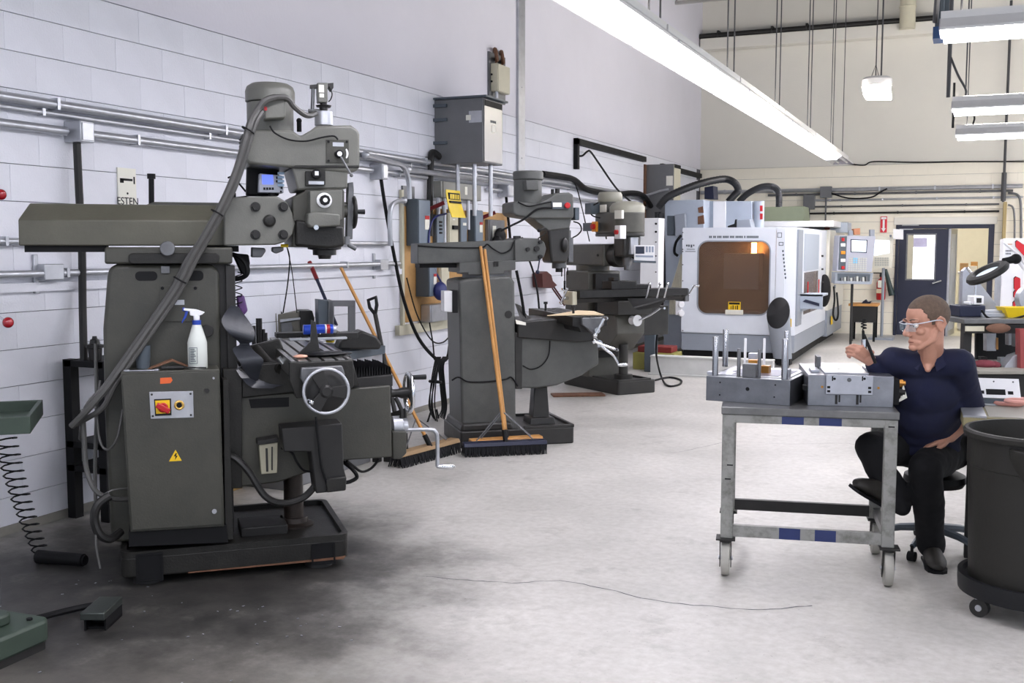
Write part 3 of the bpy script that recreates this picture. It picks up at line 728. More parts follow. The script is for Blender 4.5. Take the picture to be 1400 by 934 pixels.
# things bolted on the table side
slab(F1, 'apron', m_paint_d, mill, [(334, 475), (382, 463), (398, 500), (398, 540), (340, 540)], .34, .38, bev=.006)
p = F1.Y(387, 497, .05); b = MB(); b.cyl((p.x, .05, p.z), (p.x - .02, .05, p.z + .03), .014, n=12); b.ob('table_lock', m_chrome, mill)
b = MB(); p, q = F1.y(370, 500, .1), F1.y(390, 480, .1); b.tube([(p[0] - .05, .3, p[1] + .06), (p[0], .2, p[1]), (q[0] - .02, .12, p[1] - .02)], .028, 10, sm=4); b.ob('coolant_trough', m_paint_d, mill)
# way cover (pleated bellows) on the knee
b = MB(); pts = []
for k in range(15):
    x = 482 + 3.6 * k; p = F1.y(x, 518, .2); q = F1.y(x + 1.8, 500 + (k % 3), .2); pts += [p, q]
pts += [F1.y(536, 518, .2), F1.y(536, 524, .2), F1.y(482, 526, .2)]
b.prism(pts, .2, .56, 'y'); b.ob('bellows', m_black, mill, smooth=False)
b = MB(); b.prism(PP(F1, [(480, 518), (537, 513), (537, 528), (480, 532)], .16), .16, .6, 'y'); b.ob('knee_top', m_dark, mill, bev=.003)
# curved rubber way guards between column and saddle
def sheet(F, name, m, parent, rows, th=.003, sm=4):
    """rows of ((x,y,b),(x,y,b)) edge pairs"""
    Lp = spline([V(F.Y(*r[0])) for r in rows], sm); Rp = spline([V(F.Y(*r[1])) for r in rows], sm)
    mb = MB(); mb.rings([[l, r, r + V((0, th, .001)), l + V((0, th, .001))] for l, r in zip(Lp, Rp)]); return mb.ob(name, m, parent)
m_rub = mat('worn_rubber_sheet', '33353b', .3, var=.3, scale=8, bump=.1, bscale=30)
sheet(F1, 'rubber_guard', m_rub, mill, [((316, 418, .14), (326, 420, .1)), ((303, 437, .1), (347, 450, .06)), ((312, 455, .08), (346, 466, .05)), ((328, 470, .12), (341, 470, .1)), ((318, 478, .1), (347, 480, .06)), ((328, 495, .06), (360, 492, .02)), ((336, 510, .08), (357, 503, .05)), ((346, 522, .12), (353, 520, .1))])
sheet(F1, 'rubber_guard', m_rub, mill, [((322, 505, .1), (331, 500, .14)), ((331, 518, .08), (350, 512, .14)), ((345, 530, .08), (380, 522, .14)), ((372, 531, .08), (396, 524, .14))])
p, q = F1.y(373, 514, .33), F1.y(382, 505, .33); b = MB(); b.box(p[0], q[0], .33, .335, p[1], q[1]); b.ob('inspection_plate', m_steel, mill, smooth=False)
# lubricator bottle
lub = slab(F1, 'lubricator', mat('yellowed_clear_plastic', '9b9783', .2, var=.15), mill, [(354, 607), (380, 604), (379, 647), (357, 649)], .06, .13, bev=.004)
slab(F1, 'lubricator_cap', m_dark, mill, [(352, 603), (381, 598), (381, 605), (352, 609)], .05, .14, bev=.003)
slab(F1, 'sight_strip', m_dark, mill, [(363, 613), (366, 613), (367, 645), (364, 645)], .056, .06, bev=0)
slab(F1, 'sight_strip', m_dark, mill, [(371, 611), (373, 611), (373, 643), (371, 643)], .056, .06, bev=0)
# feed motor hanging under the table end
slab(F1, 'feed_motor', m_dark, mill, [(385, 586), (468, 579), (470, 640), (474, 655), (472, 671), (432, 675), (428, 640), (425, 618), (388, 618)], -.1, .06, bev=.006)
slab(F1, 'feed_motor_cap', m_paint_d, mill, [(446, 655), (474, 652), (473, 671), (447, 674)], -.12, -.1, bev=.006)
# elevating screw
b = MB(); a, r, z0, z1 = drum(F1, b, 387, 414, 640, 712, .36, 24); b.ob('elevating_screw', m_screw, mill)
b = MB(); p = F1.y(402, 718, .36); b.lathe([(.1, 0), (.1, .015), (.075, .025), (.07, .05)], (a, .36, ztop - .03), n=28); b.ob('screw_pedestal', m_screw, mill)
b = MB(); b.box(a - .28, a - .05, .2, .42, ztop - .03, ztop + .02); b.ob('sump_cover', m_dark, mill, bev=.006)
# vertical crank on the front of the knee
KA = F1.y(536, 570, .38)[0]
b = MB(); p = F1.y(536, 583, .38); b.lathe([(.055, 0), (.055, .05), (.04, .055), (.04, .08)], (KA, .38, p[1]), (1, 0, 0), 24); hub = b.ob('knee_crank_hub', m_steel, mill)
b = MB(); z = p[1] - .02; x2 = F1.y(598, 605, .3)[0]; zl = F1.y(600, 638, .3)[1]
b.tube([(KA + .06, .36, z), (x2 - .04, .31, z + .004), (x2 - .01, .3, z - .01), (x2, .3, z - .05), (x2, .3, zl)], .011, 10, sm=4); b.ob('crank_arm', m_steel, mill)
b = MB(); b.lathe([(.008, 0), (.013, .015), (.015, .06), (.012, .09), (.004, .1)], (x2 - .005, .3, zl), (1, -.1, -.05), 14); b.ob('crank_handle', m_chrome, mill)
p = F1.y(540, 605, .3); slab(F1, 'crank_bracket', m_paint, mill, [(536, 590), (556, 590), (556, 620), (548, 628), (537, 628)], .3, .46, bev=.006)
# cross-feed handwheel on the knee front, polished rim, seen edge-on
p = F1.y(559, 537, .4); hx = p[0]; rh = (F1.y(559, 509, .4)[1] - F1.y(559, 565, .4)[1]) / 2
b = MB(); b.torus((hx, .4, p[1]), (1, 0, 0), rh - .01, .012, 40, 10); ch = b.ob('cross_handwheel', m_chrome, mill, label='polished handwheel seen nearly edge-on')
b = MB(); b.lathe([(.03, 0), (.03, .06), (.022, .08), (.022, hx - KA + .02)], (hx + .02, .4, p[1]), (-1, 0, 0), 20); b.ob('hub', m_cast, ch)
for k in range(3):
    a = R(90 + 120 * k); b = MB(); b.cyl((hx, .4, p[1]), (hx, .4 + (rh - .01) * math.cos(a), p[1] + (rh - .01) * math.sin(a)), .012, .009, 10); b.ob('spoke', m_cast, ch)
b = MB(); e = F1.y(567, 516, .36); b.cyl((hx, .36, e[1]), (hx + .085, .36, e[1]), .012, .014, 14); b.ob('handle', m_blackp, ch)
b = MB(); b.tube([(KA + .02, .38, p[1] - .02), (KA + .05, .36, p[1] - .1), (KA + .03, .36, p[1] - .16)], .012, 8, sm=4); b.ob('lock_lever', m_cast, mill)
# hoses and cables of this machine
def cable(F, name, m, parent, pts, r, n=7, sm=6, label=None):
    b = MB(); b.tube([F.Y(*p) for p in pts], r, n, sm=sm); return b.ob(name, m, parent, label=label)
main = [(352, 150, .12), (343, 165, .08), (334, 195, .06), (322, 235, .06), (305, 275, .06), (285, 312, .06), (262, 352, .07), (238, 398, .08), (194, 462, .06), (152, 522, .02), (122, 558, .02), (98, 583, .06)]
cable(F1, 'cable', m_cable, mill, [(376, 133, .14), (362, 138, .12)] + main, .016, 8)
cable(F1, 'cable', m_cable, mill, [(x + 6, y + 3, b_ + .01) for x, y, b_ in main[:-2]] + [(140, 558, .05), (104, 580, .1)], .013, 8)
cable(F1, 'cable', m_cable, mill, [(x - 5 if i > 5 else x + 2, y, b_ + .03) for i, (x, y, b_) in enumerate(main[:-1])] + [(110, 600, .2)], .010, 8)
for x, y, bb in ((339, 178, .07), (297, 291, .05), (246, 383, .06)):
    p = F1.Y(x, y, bb); b = MB(); b.torus(p, V((.5, 0, .86)), .03, .004, 18, 5); b.ob('cable_tie', m_black, mill)
cable(F1, 'conduit_hose', m_cable, mill, [(376, 133, .14), (392, 134, .16), (402, 146, .2), (415, 156, .26), (424, 158, .3), (432, 155, .33)], .014, 8)
cable(F1, 'switch_cable', m_black, mill, [(369, 172, .16), (376, 182, .16), (395, 191, .16), (418, 193, .16), (440, 188, .16), (456, 186, .16), (462, 191, .16)], .0045, 6)
cable(F1, 'coolant_hose', m_cast, mill, [(306, 622, .05), (322, 627, .03), (340, 645, 0), (362, 678, -.02), (385, 688, -.02), (412, 682, -.02), (430, 665, -.02), (440, 640, -.03), (444, 615, -.03)], .017, 9)
cable(F1, 'feed_cable', m_black, mill, [(385, 613, .05), (398, 618, .0), (406, 632, -.02), (415, 643, 0), (428, 645, 0)], .006, 6)
cable(F1, 'feed_cable', m_black, mill, [(432, 570, -.1), (435, 600, -.12), (440, 640, -.12), (452, 672, -.1)], .006, 6)
cable(F1, 'floor_cable', m_black, mill, [(470, 632, .2), (482, 642, .1), (488, 652, .1), (480, 658, .1), (472, 660, .1)], .010, 7)
cable(F1, 'floor_cable', m_black, mill, [(474, 630, .2), (484, 638, .3), (495, 645, .35), (508, 640, .4), (518, 628, .4)], .007, 6)
cable(F1, 'air_coil', m_black, mill, [(325 + 6 * math.sin(k * 1.57), 372 + 2.4 * k, .3 + .02 * math.cos(k * 1.57)) for k in range(22)], .003, 5, sm=3)
cable(F1, 'hose', m_black, mill, [(318, 348, .3), (328, 352, .28), (337, 362, .26), (338, 374, .26), (330, 380, .28), (318, 382, .3)], .012, 8)
slab(F1, 'air_regulator', m_black, mill, [(318, 346), (340, 348), (342, 360), (338, 378), (330, 374), (320, 352)], .36, .42, bev=.008)
slab(F1, 'purple_valve', mat('purple_plastic', '5b3a70', .4), mill, [(324, 405), (334, 404), (339, 425), (333, 432), (325, 420)], .3, .36, bev=.008)
slab(F1, 'coolant_fitting', m_steel_d, mill, [(344, 338), (362, 339), (364, 343), (358, 352), (344, 352)], .3, .36, bev=.006)
slab(F1, 'nozzle_valve', m_steel_d, mill, [(372, 338), (388, 337), (388, 343), (378, 347), (372, 344)], .34, .4, bev=.006)
cable(F1, 'nozzle_tag', m_yellow, mill, [(384, 336, .33), (394, 336, .33)], .009, 6)
cable(F1, 'hanging_wire', m_black, mill, [(392, 337, .33), (396, 355, .33), (393, 390, .33), (387, 428, .36)], .0035, 5)
cable(F1, 'hanging_wire', m_black, mill, [(392, 337, .34), (399, 370, .36), (406, 428, .4)], .0025, 5)
# hoses at the back left of the cabinet
cable(F1, 'looping_hose', m_cable, mill, [(113, 560, .1), (115, 600, .1), (118, 640, .08), (130, 670, .05), (150, 681, .05), (175, 683, .08)], .012, 8)
cable(F1, 'looping_hose', m_cast, mill, [(150, 678, .02), (134, 690, .0), (129, 710, 0), (136, 730, 0), (150, 737, .02), (165, 727, .08)], .02, 9)
cable(F1, 'looping_hose', m_cable, mill, [(137, 520, .12), (133, 560, .1), (136, 600, .08), (146, 615, .06), (160, 600, .1), (168, 560, .14)], .006, 7)
cable(F1, 'looping_hose', m_cable, mill, [(131, 470, .3), (132, 560, .25), (130, 640, .2), (131, 690, .1)], .009, 7)
cable(F1, 'looping_hose', m_cable, mill, [(175, 668, .06), (150, 672, .03), (135, 690, .03), (131, 740, -.02), (137, 778, -.05)], .005, 6)
cable(F1, 'readout_cable', m_black, mill, [(336, 262, .6), (326, 250, .62), (318, 242, .62), (312, 243, .6)], .005, 6)
cable(F1, 'readout_cable', m_black, mill, [(340, 268, .6), (325, 270, .62), (305, 272, .62), (320, 268, .6)], .004, 6)
b = MB(); p = F1.Y(318, 272, .5); b.box(p.x - .016, p.x + .016, .48, .52, p.z - .02, p.z + .03); b.ob('ram_stop', m_black, mill, bev=.003)
# ------------------------------------------------------------------ second milling machine
F2 = Fr(*W0.Z(630, 614, 0)[:2], 38.8)
m2p = mat('machine_paint_blue_grey', '5a5b58', .45, var=.12, scale=5, bump=.1, bscale=110, col2='484947')
m2d = mat('machine_paint_blue_grey_oily', '302f2d', .4, var=.25, scale=7, col2='232221')
mill2 = thing('milling_machine', 'second grey turret mill with two brooms leaning on its column', 'milling machine', tuple(F2.o), 38.8)
bw = F2.y(785, 606, 0)[0]; z2 = F2.y(785, 580, 0)[1]
b = MB(); b.prism(rnd(0, bw, 0, .66, .02), 0, z2 - .02, 'z'); base = b.ob('base', m2d, mill2, bev=.01)
b = MB(); b.box(bw - .42, bw, .0, .03, z2 - .025, z2); b.box(bw - .03, bw, 0, .66, z2 - .025, z2); b.box(bw - .42, bw, .63, .66, z2 - .025, z2); b.ob('rim', m2d, base, bev=.004)
p = F2.y(632, 590, 0); b = MB(); b.prism([(-.0, z2 - .03), (.44, z2 - .03), (.42, z2 + .04), (.02, z2 + .04)], .02, .6, 'y'); b.ob('base_step', m2d, base, bev=.02)
c2 = .07
slab(F2, 'column', m2p, mill2, [(627, 384), (640, 381), (698, 377), (704, 386), (706, 600), (632, 604)], c2, .55, bev=.02, seg=3)
p = F2.y(695, 430, c2); b = MB(); b.cyl((p[0], c2 - .006, p[1]), (p[0], c2 + .01, p[1]), .03, n=20); b.ob('round_cover', m_dark, mill2)
b = MB(); z = F2.y(660, 377, .3)[1]; a0 = F2.y(632, 377, .3)[0]; a1 = F2.y(700, 377, .3)[0]; b.cyl(((a0 + a1) / 2, .31, z - .03), ((a0 + a1) / 2, .31, z + .05), .2, n=32); b.ob('turret', m_steel_d, mill2, bev=.004)
slab(F2, 'saddle_block', m2p, mill2, [(628, 359), (705, 356), (705, 369), (690, 371), (690, 375), (640, 376), (640, 373), (628, 373)], .1, .52, bev=.006)
ram = slab(F2, 'ram', m2p, mill2, [(571, 333), (707, 328), (707, 358), (571, 361)], .14, .46, bev=.008)
b = MB(); a0, zz = F2.y(575, 362, .16); b.box(a0, a0 + .5, .2, .4, zz - .025, zz + .01); b.ob('ram_slide', m_black, ram)
kn = slab(F2, 'knuckle', m2p, mill2, [(704, 358), (704, 328), (712, 325), (736, 326), (744, 331), (747, 340), (744, 351), (737, 357)], .11, .48, bev=.006)
for x, y in ((733, 340), (721, 341), (738, 331), (738, 351)):
    p = F2.y(x, y, .11); b = MB(); b.cyl((p[0], .08, p[1]), (p[0], .115, p[1]), .016 if x != 733 else .022, n=8); b.ob('bolt', m_cast, kn)
p = F2.y(678, 361, .1); b = MB(); b.frame(p[0] - .018, p[0] + .018, p[1] - .02, p[1] + .02, .006, .09, .105); b.box(p[0] - .012, p[0] + .012, .097, .1, p[1] - .014, p[1] + .014); b.ob('square_plug', m_cast, ram)
b = MB(); p = F2.y(708, 326, .2); b.box(p[0] - .03, p[0] + .02, .18, .24, p[1] - .02, p[1] + .02); b.ob('ram_clamp', m_dark, ram, bev=.004)
# head
B2 = .29
slab(F2, 'head', m2d, mill2, [(748, 305), (777, 302), (780, 312), (779, 350), (775, 360), (754, 360), (752, 345), (750, 320)], .16, .42, bev=.02, seg=3)
slab(F2, 'head_neck', m2p, mill2, [(728, 298), (782, 298), (779, 312), (750, 316)], .15, .44, bev=.01)
b = MB(); a, r, z0, z1 = drum(F2, b, 755, 774, 355, 367, B2, 24); b.ob('quill', m_steel_d, mill2, bev=.003)
b = MB(); b.cyl((a, B2, z0 - .03), (a, B2, z0), .03, n=16); b.ob('spindle_nose', m_cast, mill2)
ph = slab(F2, 'belt_housing', m2p, mill2, [(701, 277), (706, 275), (735, 278), (752, 270), (760, 264), (778, 263), (784, 266), (785, 296), (782, 299), (730, 299), (706, 295), (701, 291)], .12, .46, bev=.014, seg=3)
b = MB(); b.box(F2.y(784, 285, .2)[0], F2.y(790, 285, .2)[0], .16, .3, F2.y(786, 301, .2)[1], F2.y(786, 284, .2)[1]); b.ob('switch_box', m_greyd, ph, bev=.004)
sp = slab(F2, 'speed_label_plate', m_greyd, ph, [(754, 276), (776, 276), (777, 286), (755, 286)], .1, .12, bev=.003)
slab(F2, 'label', m_paper, sp, [(756, 277), (768, 277), (768, 283), (756, 283)], .097, .1, bev=0)
p = F2.y(775, 281, .1); b = MB(); b.cyl((p[0], .075, p[1]), (p[0], .1, p[1]), .024, n=12); b.ob('knob', m_red, sp, bev=.004)
b = MB(); drum(F2, b, 703, 740, 246, 280, B2, 28); mo = b.ob('motor', m2p, mill2, bev=.004)
b = MB(); a, r, z0, z1 = drum(F2, b, 702, 742, 234, 247, B2, 28); b.ob('fan_cowl', m2p, mo, bev=.012)
slab(F2, 'terminal_box', m2p, mo, [(719, 246), (736, 246), (737, 260), (720, 260)], .1, .2, bev=.006)
b = MB(); p = F2.y(762, 263, .29); b.cyl((p[0], .29, p[1] - .02), (p[0], .29, p[1] + .03), .02, n=14); b.ob('drawbar', m_cast, mill2); b = MB(); b.cyl((p[0] - .07, .2, p[1] - .02), (p[0] - .07, .2, p[1] + .02), .014, n=10); b.ob('belt_knob', m_cast, mill2)
b = MB(); p = F2.y(776, 315, .2); q = F2.y(784, 345, .2); b.box(p[0], p[0] + .03, .2, .25, q[1], p[1]); b.box(p[0] + .01, p[0] + .05, .2, .26, q[1] - .08, q[1] + .12); b.ob('depth_scale', m_steel_d, mill2, bev=.003)
b = MB(); p, q = F2.Y(745, 312, .12), F2.Y(737, 315, .1); b.tube([p, q], .007, 6); b.sph(q, .016, 12, 8); b.ob('feed_lever', m_blackp, mill2)
b = MB(); p, q, s_ = F2.Y(747, 318, .12), F2.Y(736, 326, .1), F2.Y(738, 351, .08); b.tube([p, q], .005, 6); b.ob('clamp_lever', m_black, mill2)
b = MB(); p, q = F2.Y(738, 353, .1), F2.Y(735, 372, .06); b.tube([p, q], .006, 6); b.sph(q, .017, 12, 8); b.ob('feed_lever', m_navy, mill2)
for x, l in ((768, 12), (772, 24), (776, 10)):
    b = MB(); b.tube([F2.Y(x, 366, .2), F2.Y(x, 366 + l, .2)], .005, 6)
    if l == 24: b.tube([F2.Y(x, 384, .2), F2.Y(x, 396, .2)], .009, 6)
    b.ob('hanging_line', m_black, mill2)
cable(F2, 'head_wire', m_black, mill2, [(784, 303, .2), (792, 306, .2), (795, 314, .2), (790, 321, .2), (783, 325, .2)], .006, 6)
cable(F2, 'head_wire', m_black, mill2, [(708, 276, .12), (722, 282, .1), (738, 279, .1), (754, 276, .1)], .006, 6)
cable(F2, 'head_wire', m_black, mill2, [(755, 284, .1), (735, 286, .1), (716, 300, .1), (700, 308, .1), (684, 316, .1)], .009, 6)
cable(F2, 'ram_cable', m_black, mill2, [(571, 336, .13), (600, 338, .13), (640, 339, .13), (660, 338, .13), (666, 334, .13), (674, 340, .12), (686, 346, .12), (698, 341, .12), (704, 329, .12), (715, 325, .12)], .006, 6)
cable(F2, 'hose', m_black, mill2, [(724, 357, .15), (730, 375, .15), (735, 400, .15), (737, 422, .15)], .008, 6)
cable(F2, 'hose', m_black, mill2, [(706, 370, .2), (712, 400, .2), (716, 425, .2), (718, 440, .2)], .012, 6)
# knee, table
kz = .1
slab(F2, 'knee', m2p, mill2, [(706, 462), (760, 458), (818, 462), (819, 498), (795, 514), (762, 527), (735, 531), (707, 531)], kz, .56, bev=.016, seg=3)
slab(F2, 'knee_gib', m2d, mill2, [(704, 455), (714, 455), (714, 532), (705, 532)], kz - .02, .58, bev=.004)
slab(F2, 'saddle', m2d, mill2, [(708, 440), (760, 436), (812, 445), (812, 466), (790, 468), (708, 462)], .06, .6, bev=.01)
cable(F2, 'oil_line', m_black, mill2, [(752, 466, .09), (750, 486, .09), (740, 500, .09), (726, 505, .09), (715, 500, .09)], .005, 6)
T0 = -.34
a0, zt = F2.y(783, 433, T0); a1, zt2 = F2.y(830, 433, T0); w = a1 - a0; zt = (zt + zt2) / 2
sec = [(0, -.07), (0, 0)]
for c in (.28, .5, .72): sec += [(c - .03, 0), (c - .03, -.03), (c + .03, -.03), (c + .03, 0)]
sec += [(1, 0), (1, -.07), (.82, -.08), (.75, -.12), (.25, -.12), (.18, -.08)]
b = MB(); b.prism([(a0 + w * u, zt + v) for u, v in sec], T0, .86, 'y'); tb2 = b.ob('table', m_cast, mill2, smooth=False)
eb = slab(F2, 'table_end_bracket', m_steel_d, mill2, [(796, 435), (826, 434), (826, 444), (818, 452), (812, 458), (804, 450), (796, 444)], T0 - .05, T0, bev=.006)
def ball_crank(F, parent, px, py, yv, th, L_=.11):
    c = F.y(px, py, yv); t = V((math.cos(R(th)), 0, math.sin(R(th)))); C = V((c[0], yv, c[1]))
    b = MB(); b.cyl(C, C + V((0, .06, 0)), .022, n=16); b.tube([C - t * L_ * .35, C, C + t * L_], [.010, .009, .012], 8); b.sph(C - t * L_ * .4, .02, 12, 8); o = b.ob('ball_crank', m_chrome, parent)
    b = MB(); b.lathe([(.007, 0), (.012, .012), (.013, .05), (.006, .07)], C + t * L_, (0, -1, 0), 12); b.ob('crank_handle', m_chrome, o)
ball_crank(F2, mill2, 817, 452, T0 - .1, 60)
ball_crank(F2, mill2, 820, 470, kz - .16, -20, .14)
b = MB(); pts = [F2.Y(x, y, .1) for x, y in ((818, 470), (828, 478), (838, 486), (845, 498))]; b.tube(pts, .012, 8, sm=4); p = F2.Y(845, 499, .1); b.lathe([(.01, 0), (.015, .02), (.013, .07), (.006, .08)], p, (1, -.2, 0), 12); b.cyl(F2.Y(816, 470, .25), F2.Y(819, 470, .1), .03, n=16); b.ob('knee_crank', m_chrome, mill2)
b = MB(); a, r, z0, z1 = drum(F2, b, 727, 747, 528, 585, .3, 4); b.b.free(); b = MB()
p0 = F2.y(737, 528, .3); b.rings([[V((p0[0] + sx * w_, .3 + sy * w_, z)) for sx, sy in ((-1, -1), (1, -1), (1, 1), (-1, 1))] for z, w_ in ((p0[1], .055), (z2 + .03, .07), (z2 + .03, .1), (z2 - .03, .11))]); b.ob('elevating_screw_housing', m2d, mill2, bev=.006)
sheet(F2, 'way_guard', m_black, mill2, [((704, 415, .1), (712, 418, .3)), ((712, 436, .06), (724, 434, .3)), ((724, 447, .06), (744, 441, .3)), ((740, 451, .06), (750, 446, .3))])
slab(F2, 'white_tag', m_paper, mill2, [(705, 437), (719, 441), (719, 445), (706, 443)], .04, .05, bev=0)
for x, y in ((746, 418), (784, 424)):
    b = MB(); p = F2.Y(x, y, -.05 if x > 760 else .5); z_ = zt; b.cyl((p.x, p.y, z_), (p.x, p.y, z_ + .07), .01, n=8); b.cyl((p.x, p.y, z_ + .055), (p.x, p.y, z_ + .075), .018, n=8); b.ob('t_bolt', m_cast, mill2)
# cardboard lying on the table
cb = [F2.Z(x, y, zt + .004) for x, y in ((748, 432), (790, 425), (812, 426), (826, 431), (790, 431))]
b = MB(); b.rings([[V((p.x, p.y, zt + .003 + (.02 if i in (1, 2) else 0) * 0)) for i, p in enumerate(cb)], [V((p.x, p.y, zt + .008)) for p in cb]])
o = b.ob('cardboard_sheet', mat('cardboard', 'cdb896', .8, var=.08), None, smooth=False); o.location = F2.o; o.rotation_euler = (0, 0, F2.r); tag(o, 'tan cardboard sheet lying on the table of the second mill', 'cardboard')

cable(F2, 'column_cable', m_black, mill2, [(618, 520, .02), (627, 516, .0), (640, 522, .06), (665, 522, .06), (690, 519, .06), (699, 516, .06), (708, 528, .06)], .007, 6)
b = MB(); b.sph(F2.Y(772, 335, .14), (.03, .02, .06), 12, 8); b.ob('quill_gear_boss', m_cast, mill2)
# ------------------------------------------------------------------ third milling machine
ang3 = -37.3
o3 = W0.Z(770, 525, 0)
F3 = Fr(o3.x, o3.y, ang3)
m_dome = mat('dome_olive_white', '9a988a', .4, var=.1)
mill3 = thing('milling_machine', 'third mill by the white machining centre, with a readout on its arm', 'milling machine', tuple(o3), ang3)
m3p = mat('machine_paint_olive', '585750', .45, var=.12, scale=5, bump=.1, bscale=110, col2='474640')
m3d = mat('machine_paint_olive_oily', '302f2b', .4, var=.25, scale=7, col2='22211f')
Lx = F3.y(845, 541, 0)[0]; Ly = F3.x(890, 537, Lx)[0]
zt3 = F3.x(845, 520, Lx)[1]
b = MB(); b.prism(rnd(0, Lx, 0, max(Ly, .5), .03), 0, zt3 - .02, 'z'); base = b.ob('base', m3d, mill3, bev=.01)
b = MB(); b.box(Lx - .5, Lx, 0, .03, zt3 - .025, zt3); b.box(Lx - .03, Lx, 0, Ly, zt3 - .025, zt3); b.box(Lx - .5, Lx, Ly - .03, Ly, zt3 - .025, zt3); b.ob('rim', m3d, base, bev=.004)
YC = Ly / 2
def sl3(name, m, pts, y0, y1, par=None, bev=.006, seg=2):
    mb = MB(); mb.prism([F3.y(x, y, y0) for x, y in pts], y0, y1, 'y'); return mb.ob(name, m, par or mill3, bev=bev, seg=seg)
def slx(name, m, pts, x0, x1, par=None, bev=.006):
    mb = MB(); mb.prism([F3.x(x, y, x0) for x, y in pts], x0, x1, 'x'); return mb.ob(name, m, par or mill3, bev=bev)
xa = F3.y(775, 400, .02)[0]; xb = F3.y(806, 400, .02)[0]; zc = F3.y(790, 370, .02)[1]
b = MB(); b.prism([(xa - .06, zt3 - .04), (xa, zc - .3), (xa, zc - .02), (xa + .02, zc), (xb - .02, zc), (xb, zc - .02), (xb + .02, zt3 - .04)], .0, Ly, 'y'); b.ob('column', m3p, mill3, bev=.015)
b = MB(); b.box(xb, xb + .06, .06, Ly - .06, .35, zc - .03); b.ob('column_ways', m_dark, mill3, bev=.004)
b = MB(); b.cyl(((xa + xb) / 2, YC, zc - .01), ((xa + xb) / 2, YC, zc + .06), .19, n=28); b.ob('turret', m3p, mill3, bev=.004)
XH = F3.y(857, 340, YC)[0]                       # spindle axis
zr0, zr1 = zc + .055, F3.y(800, 334, .06)[1]
b = MB(); b.box(xa - .12, XH - .22, .06, Ly - .06, zr0, zr1); ram = b.ob('ram', m3p, mill3, bev=.02)
b = MB(); b.cyl((XH - .22, YC, (zr0 + zr1) / 2), (XH - .08, YC, (zr0 + zr1) / 2), .13, n=28); b.ob('knuckle', m3d, mill3, bev=.01)
b = MB()
for dy in (-.06, .06): b.cyl((xb + .1, .06, (zr0 + zr1) / 2 + dy * .0 + .0), (xb + .1, .05, (zr0 + zr1) / 2), .014, n=8)
b.ob('ram_bolt', m_cast, ram)
sx = 1.0
zq0, zq1 = F3.y(857, 363, YC)[1], F3.y(857, 318, YC)[1]
b = MB(); b.box(XH - .1, XH + .1, YC - .11, YC + .11, zq0 + .09, zq1); b.ob('head', m3d, mill3, bev=.025, seg=3)
b = MB(); b.cyl((XH, YC, zq0), (XH, YC, zq0 + .1), .05, n=20); b.cyl((XH, YC, zq0 - .05), (XH, YC, zq0), .03, n=14); b.ob('quill', m_steel_d, mill3)
b = MB(); b.box(XH + .1, XH + .14, YC - .05, YC + .05, zq0 + .12, zq1 - .05); b.ob('depth_scale', m_steel, mill3, bev=.004)
zp0, zp1 = zq1 - .01, F3.y(850, 290, YC)[1]
XM = F3.y(834, 280, YC)[0]
b = MB(); pr = []
for i in range(13): a = R(-90 + 15 * i); pr.append((XH + .19 * math.cos(a), YC + .19 * math.sin(a)))
for i in range(13): a = R(90 + 15 * i); pr.append((XM + .16 * math.cos(a), YC + .16 * math.sin(a)))
b.prism(pr, zp0, zp1, 'z'); ph = b.ob('belt_housing', m3p, mill3, bev=.02, seg=3)
b = MB(); b.prism([(x * 1.0, y) for x, y in pr], zp0 - .03, zp0 + .005, 'z'); b.ob('housing_base', m3d, ph, bev=.006)
b = MB(); b.lathe([(.19, 0), (.19, .06), (.16, .1), (.1, .12), (.02, .12)], (XH, YC, zp1 - .01), n=28); b.ob('pulley_dome', m_dome, ph)
zm1 = F3.y(834, 263, YC)[1]
b = MB(); b.cyl((XM, YC, zp1 - .02), (XM, YC, zm1 - .09), .125, n=28); mo = b.ob('motor', m3p, mill3, bev=.004)
b = MB(); b.lathe([(.128, 0), (.135, .01), (.135, .08), (.12, .11), (.02, .115)], (XM, YC, zm1 - .11), n=28); b.ob('fan_cowl', m_dome, mo)
b = MB(); b.box(XM - .14, XM - .02, YC - .24, YC - .11, zm1 - .24, zm1 - .12); b.ob('terminal_box', m_greyd, mo, bev=.006)
b = MB(); p = F3.y(845, 275, YC - .13); b.box(XM + .0, XM + .11, YC - .136, YC - .12, zm1 - .22, zm1 - .14); b.ob('rating_plate', m_paper, mo, smooth=False)
b = MB(); b.box(XM - .18, XM + .05, YC - .24, YC - .16, zp0 + .03, zp0 + .12); sb = b.ob('switch_box', m_greyd, ph, bev=.006)
b = MB(); b.box(XM + .03, XM + .12, YC - .26, YC - .235, zp0 + .02, zp0 + .13); b.ob('switch_face', mat('amber_plastic', 'd88a1c', .4), sb, bev=.004)
b = MB(); b.cyl((XM + .075, YC - .29, zp0 + .075), (XM + .075, YC - .26, zp0 + .075), .03, n=14); b.ob('switch_knob', m_red, sb)
b = MB(); b.box(XH + .05, XH + .18, YC - .2, YC - .17, zp1 - .08, zp1 + .01); b.ob('speed_label', m_paper, ph, smooth=False)
b = MB(); b.box(XH + .14, XH + .24, YC - .26, YC - .18, zp0 - .06, zp0 + .08); eb = b.ob('pendant_switch', m_white, mill3, bev=.006)
b = MB(); b.cyl((XH + .19, YC - .285, zp0 + .01), (XH + .19, YC - .26, zp0 + .01), .025, n=14); b.ob('stop_button', m_red, eb)
cable(F3, 'switch_wire', m_black, mill3, [(818, 277, YC - .2), (809, 283, YC - .2), (809, 294, YC - .2), (820, 298, YC - .2)], .008, 6)
for x, y0, y1 in ((826, 306, 327), (840, 318, 328)):
    b = MB(); b.tube([F3.Y(x, y0, YC - .1), F3.Y(x + 3, y1, YC - .1)], .008, 6); b.ob('lever', m_black, mill3)
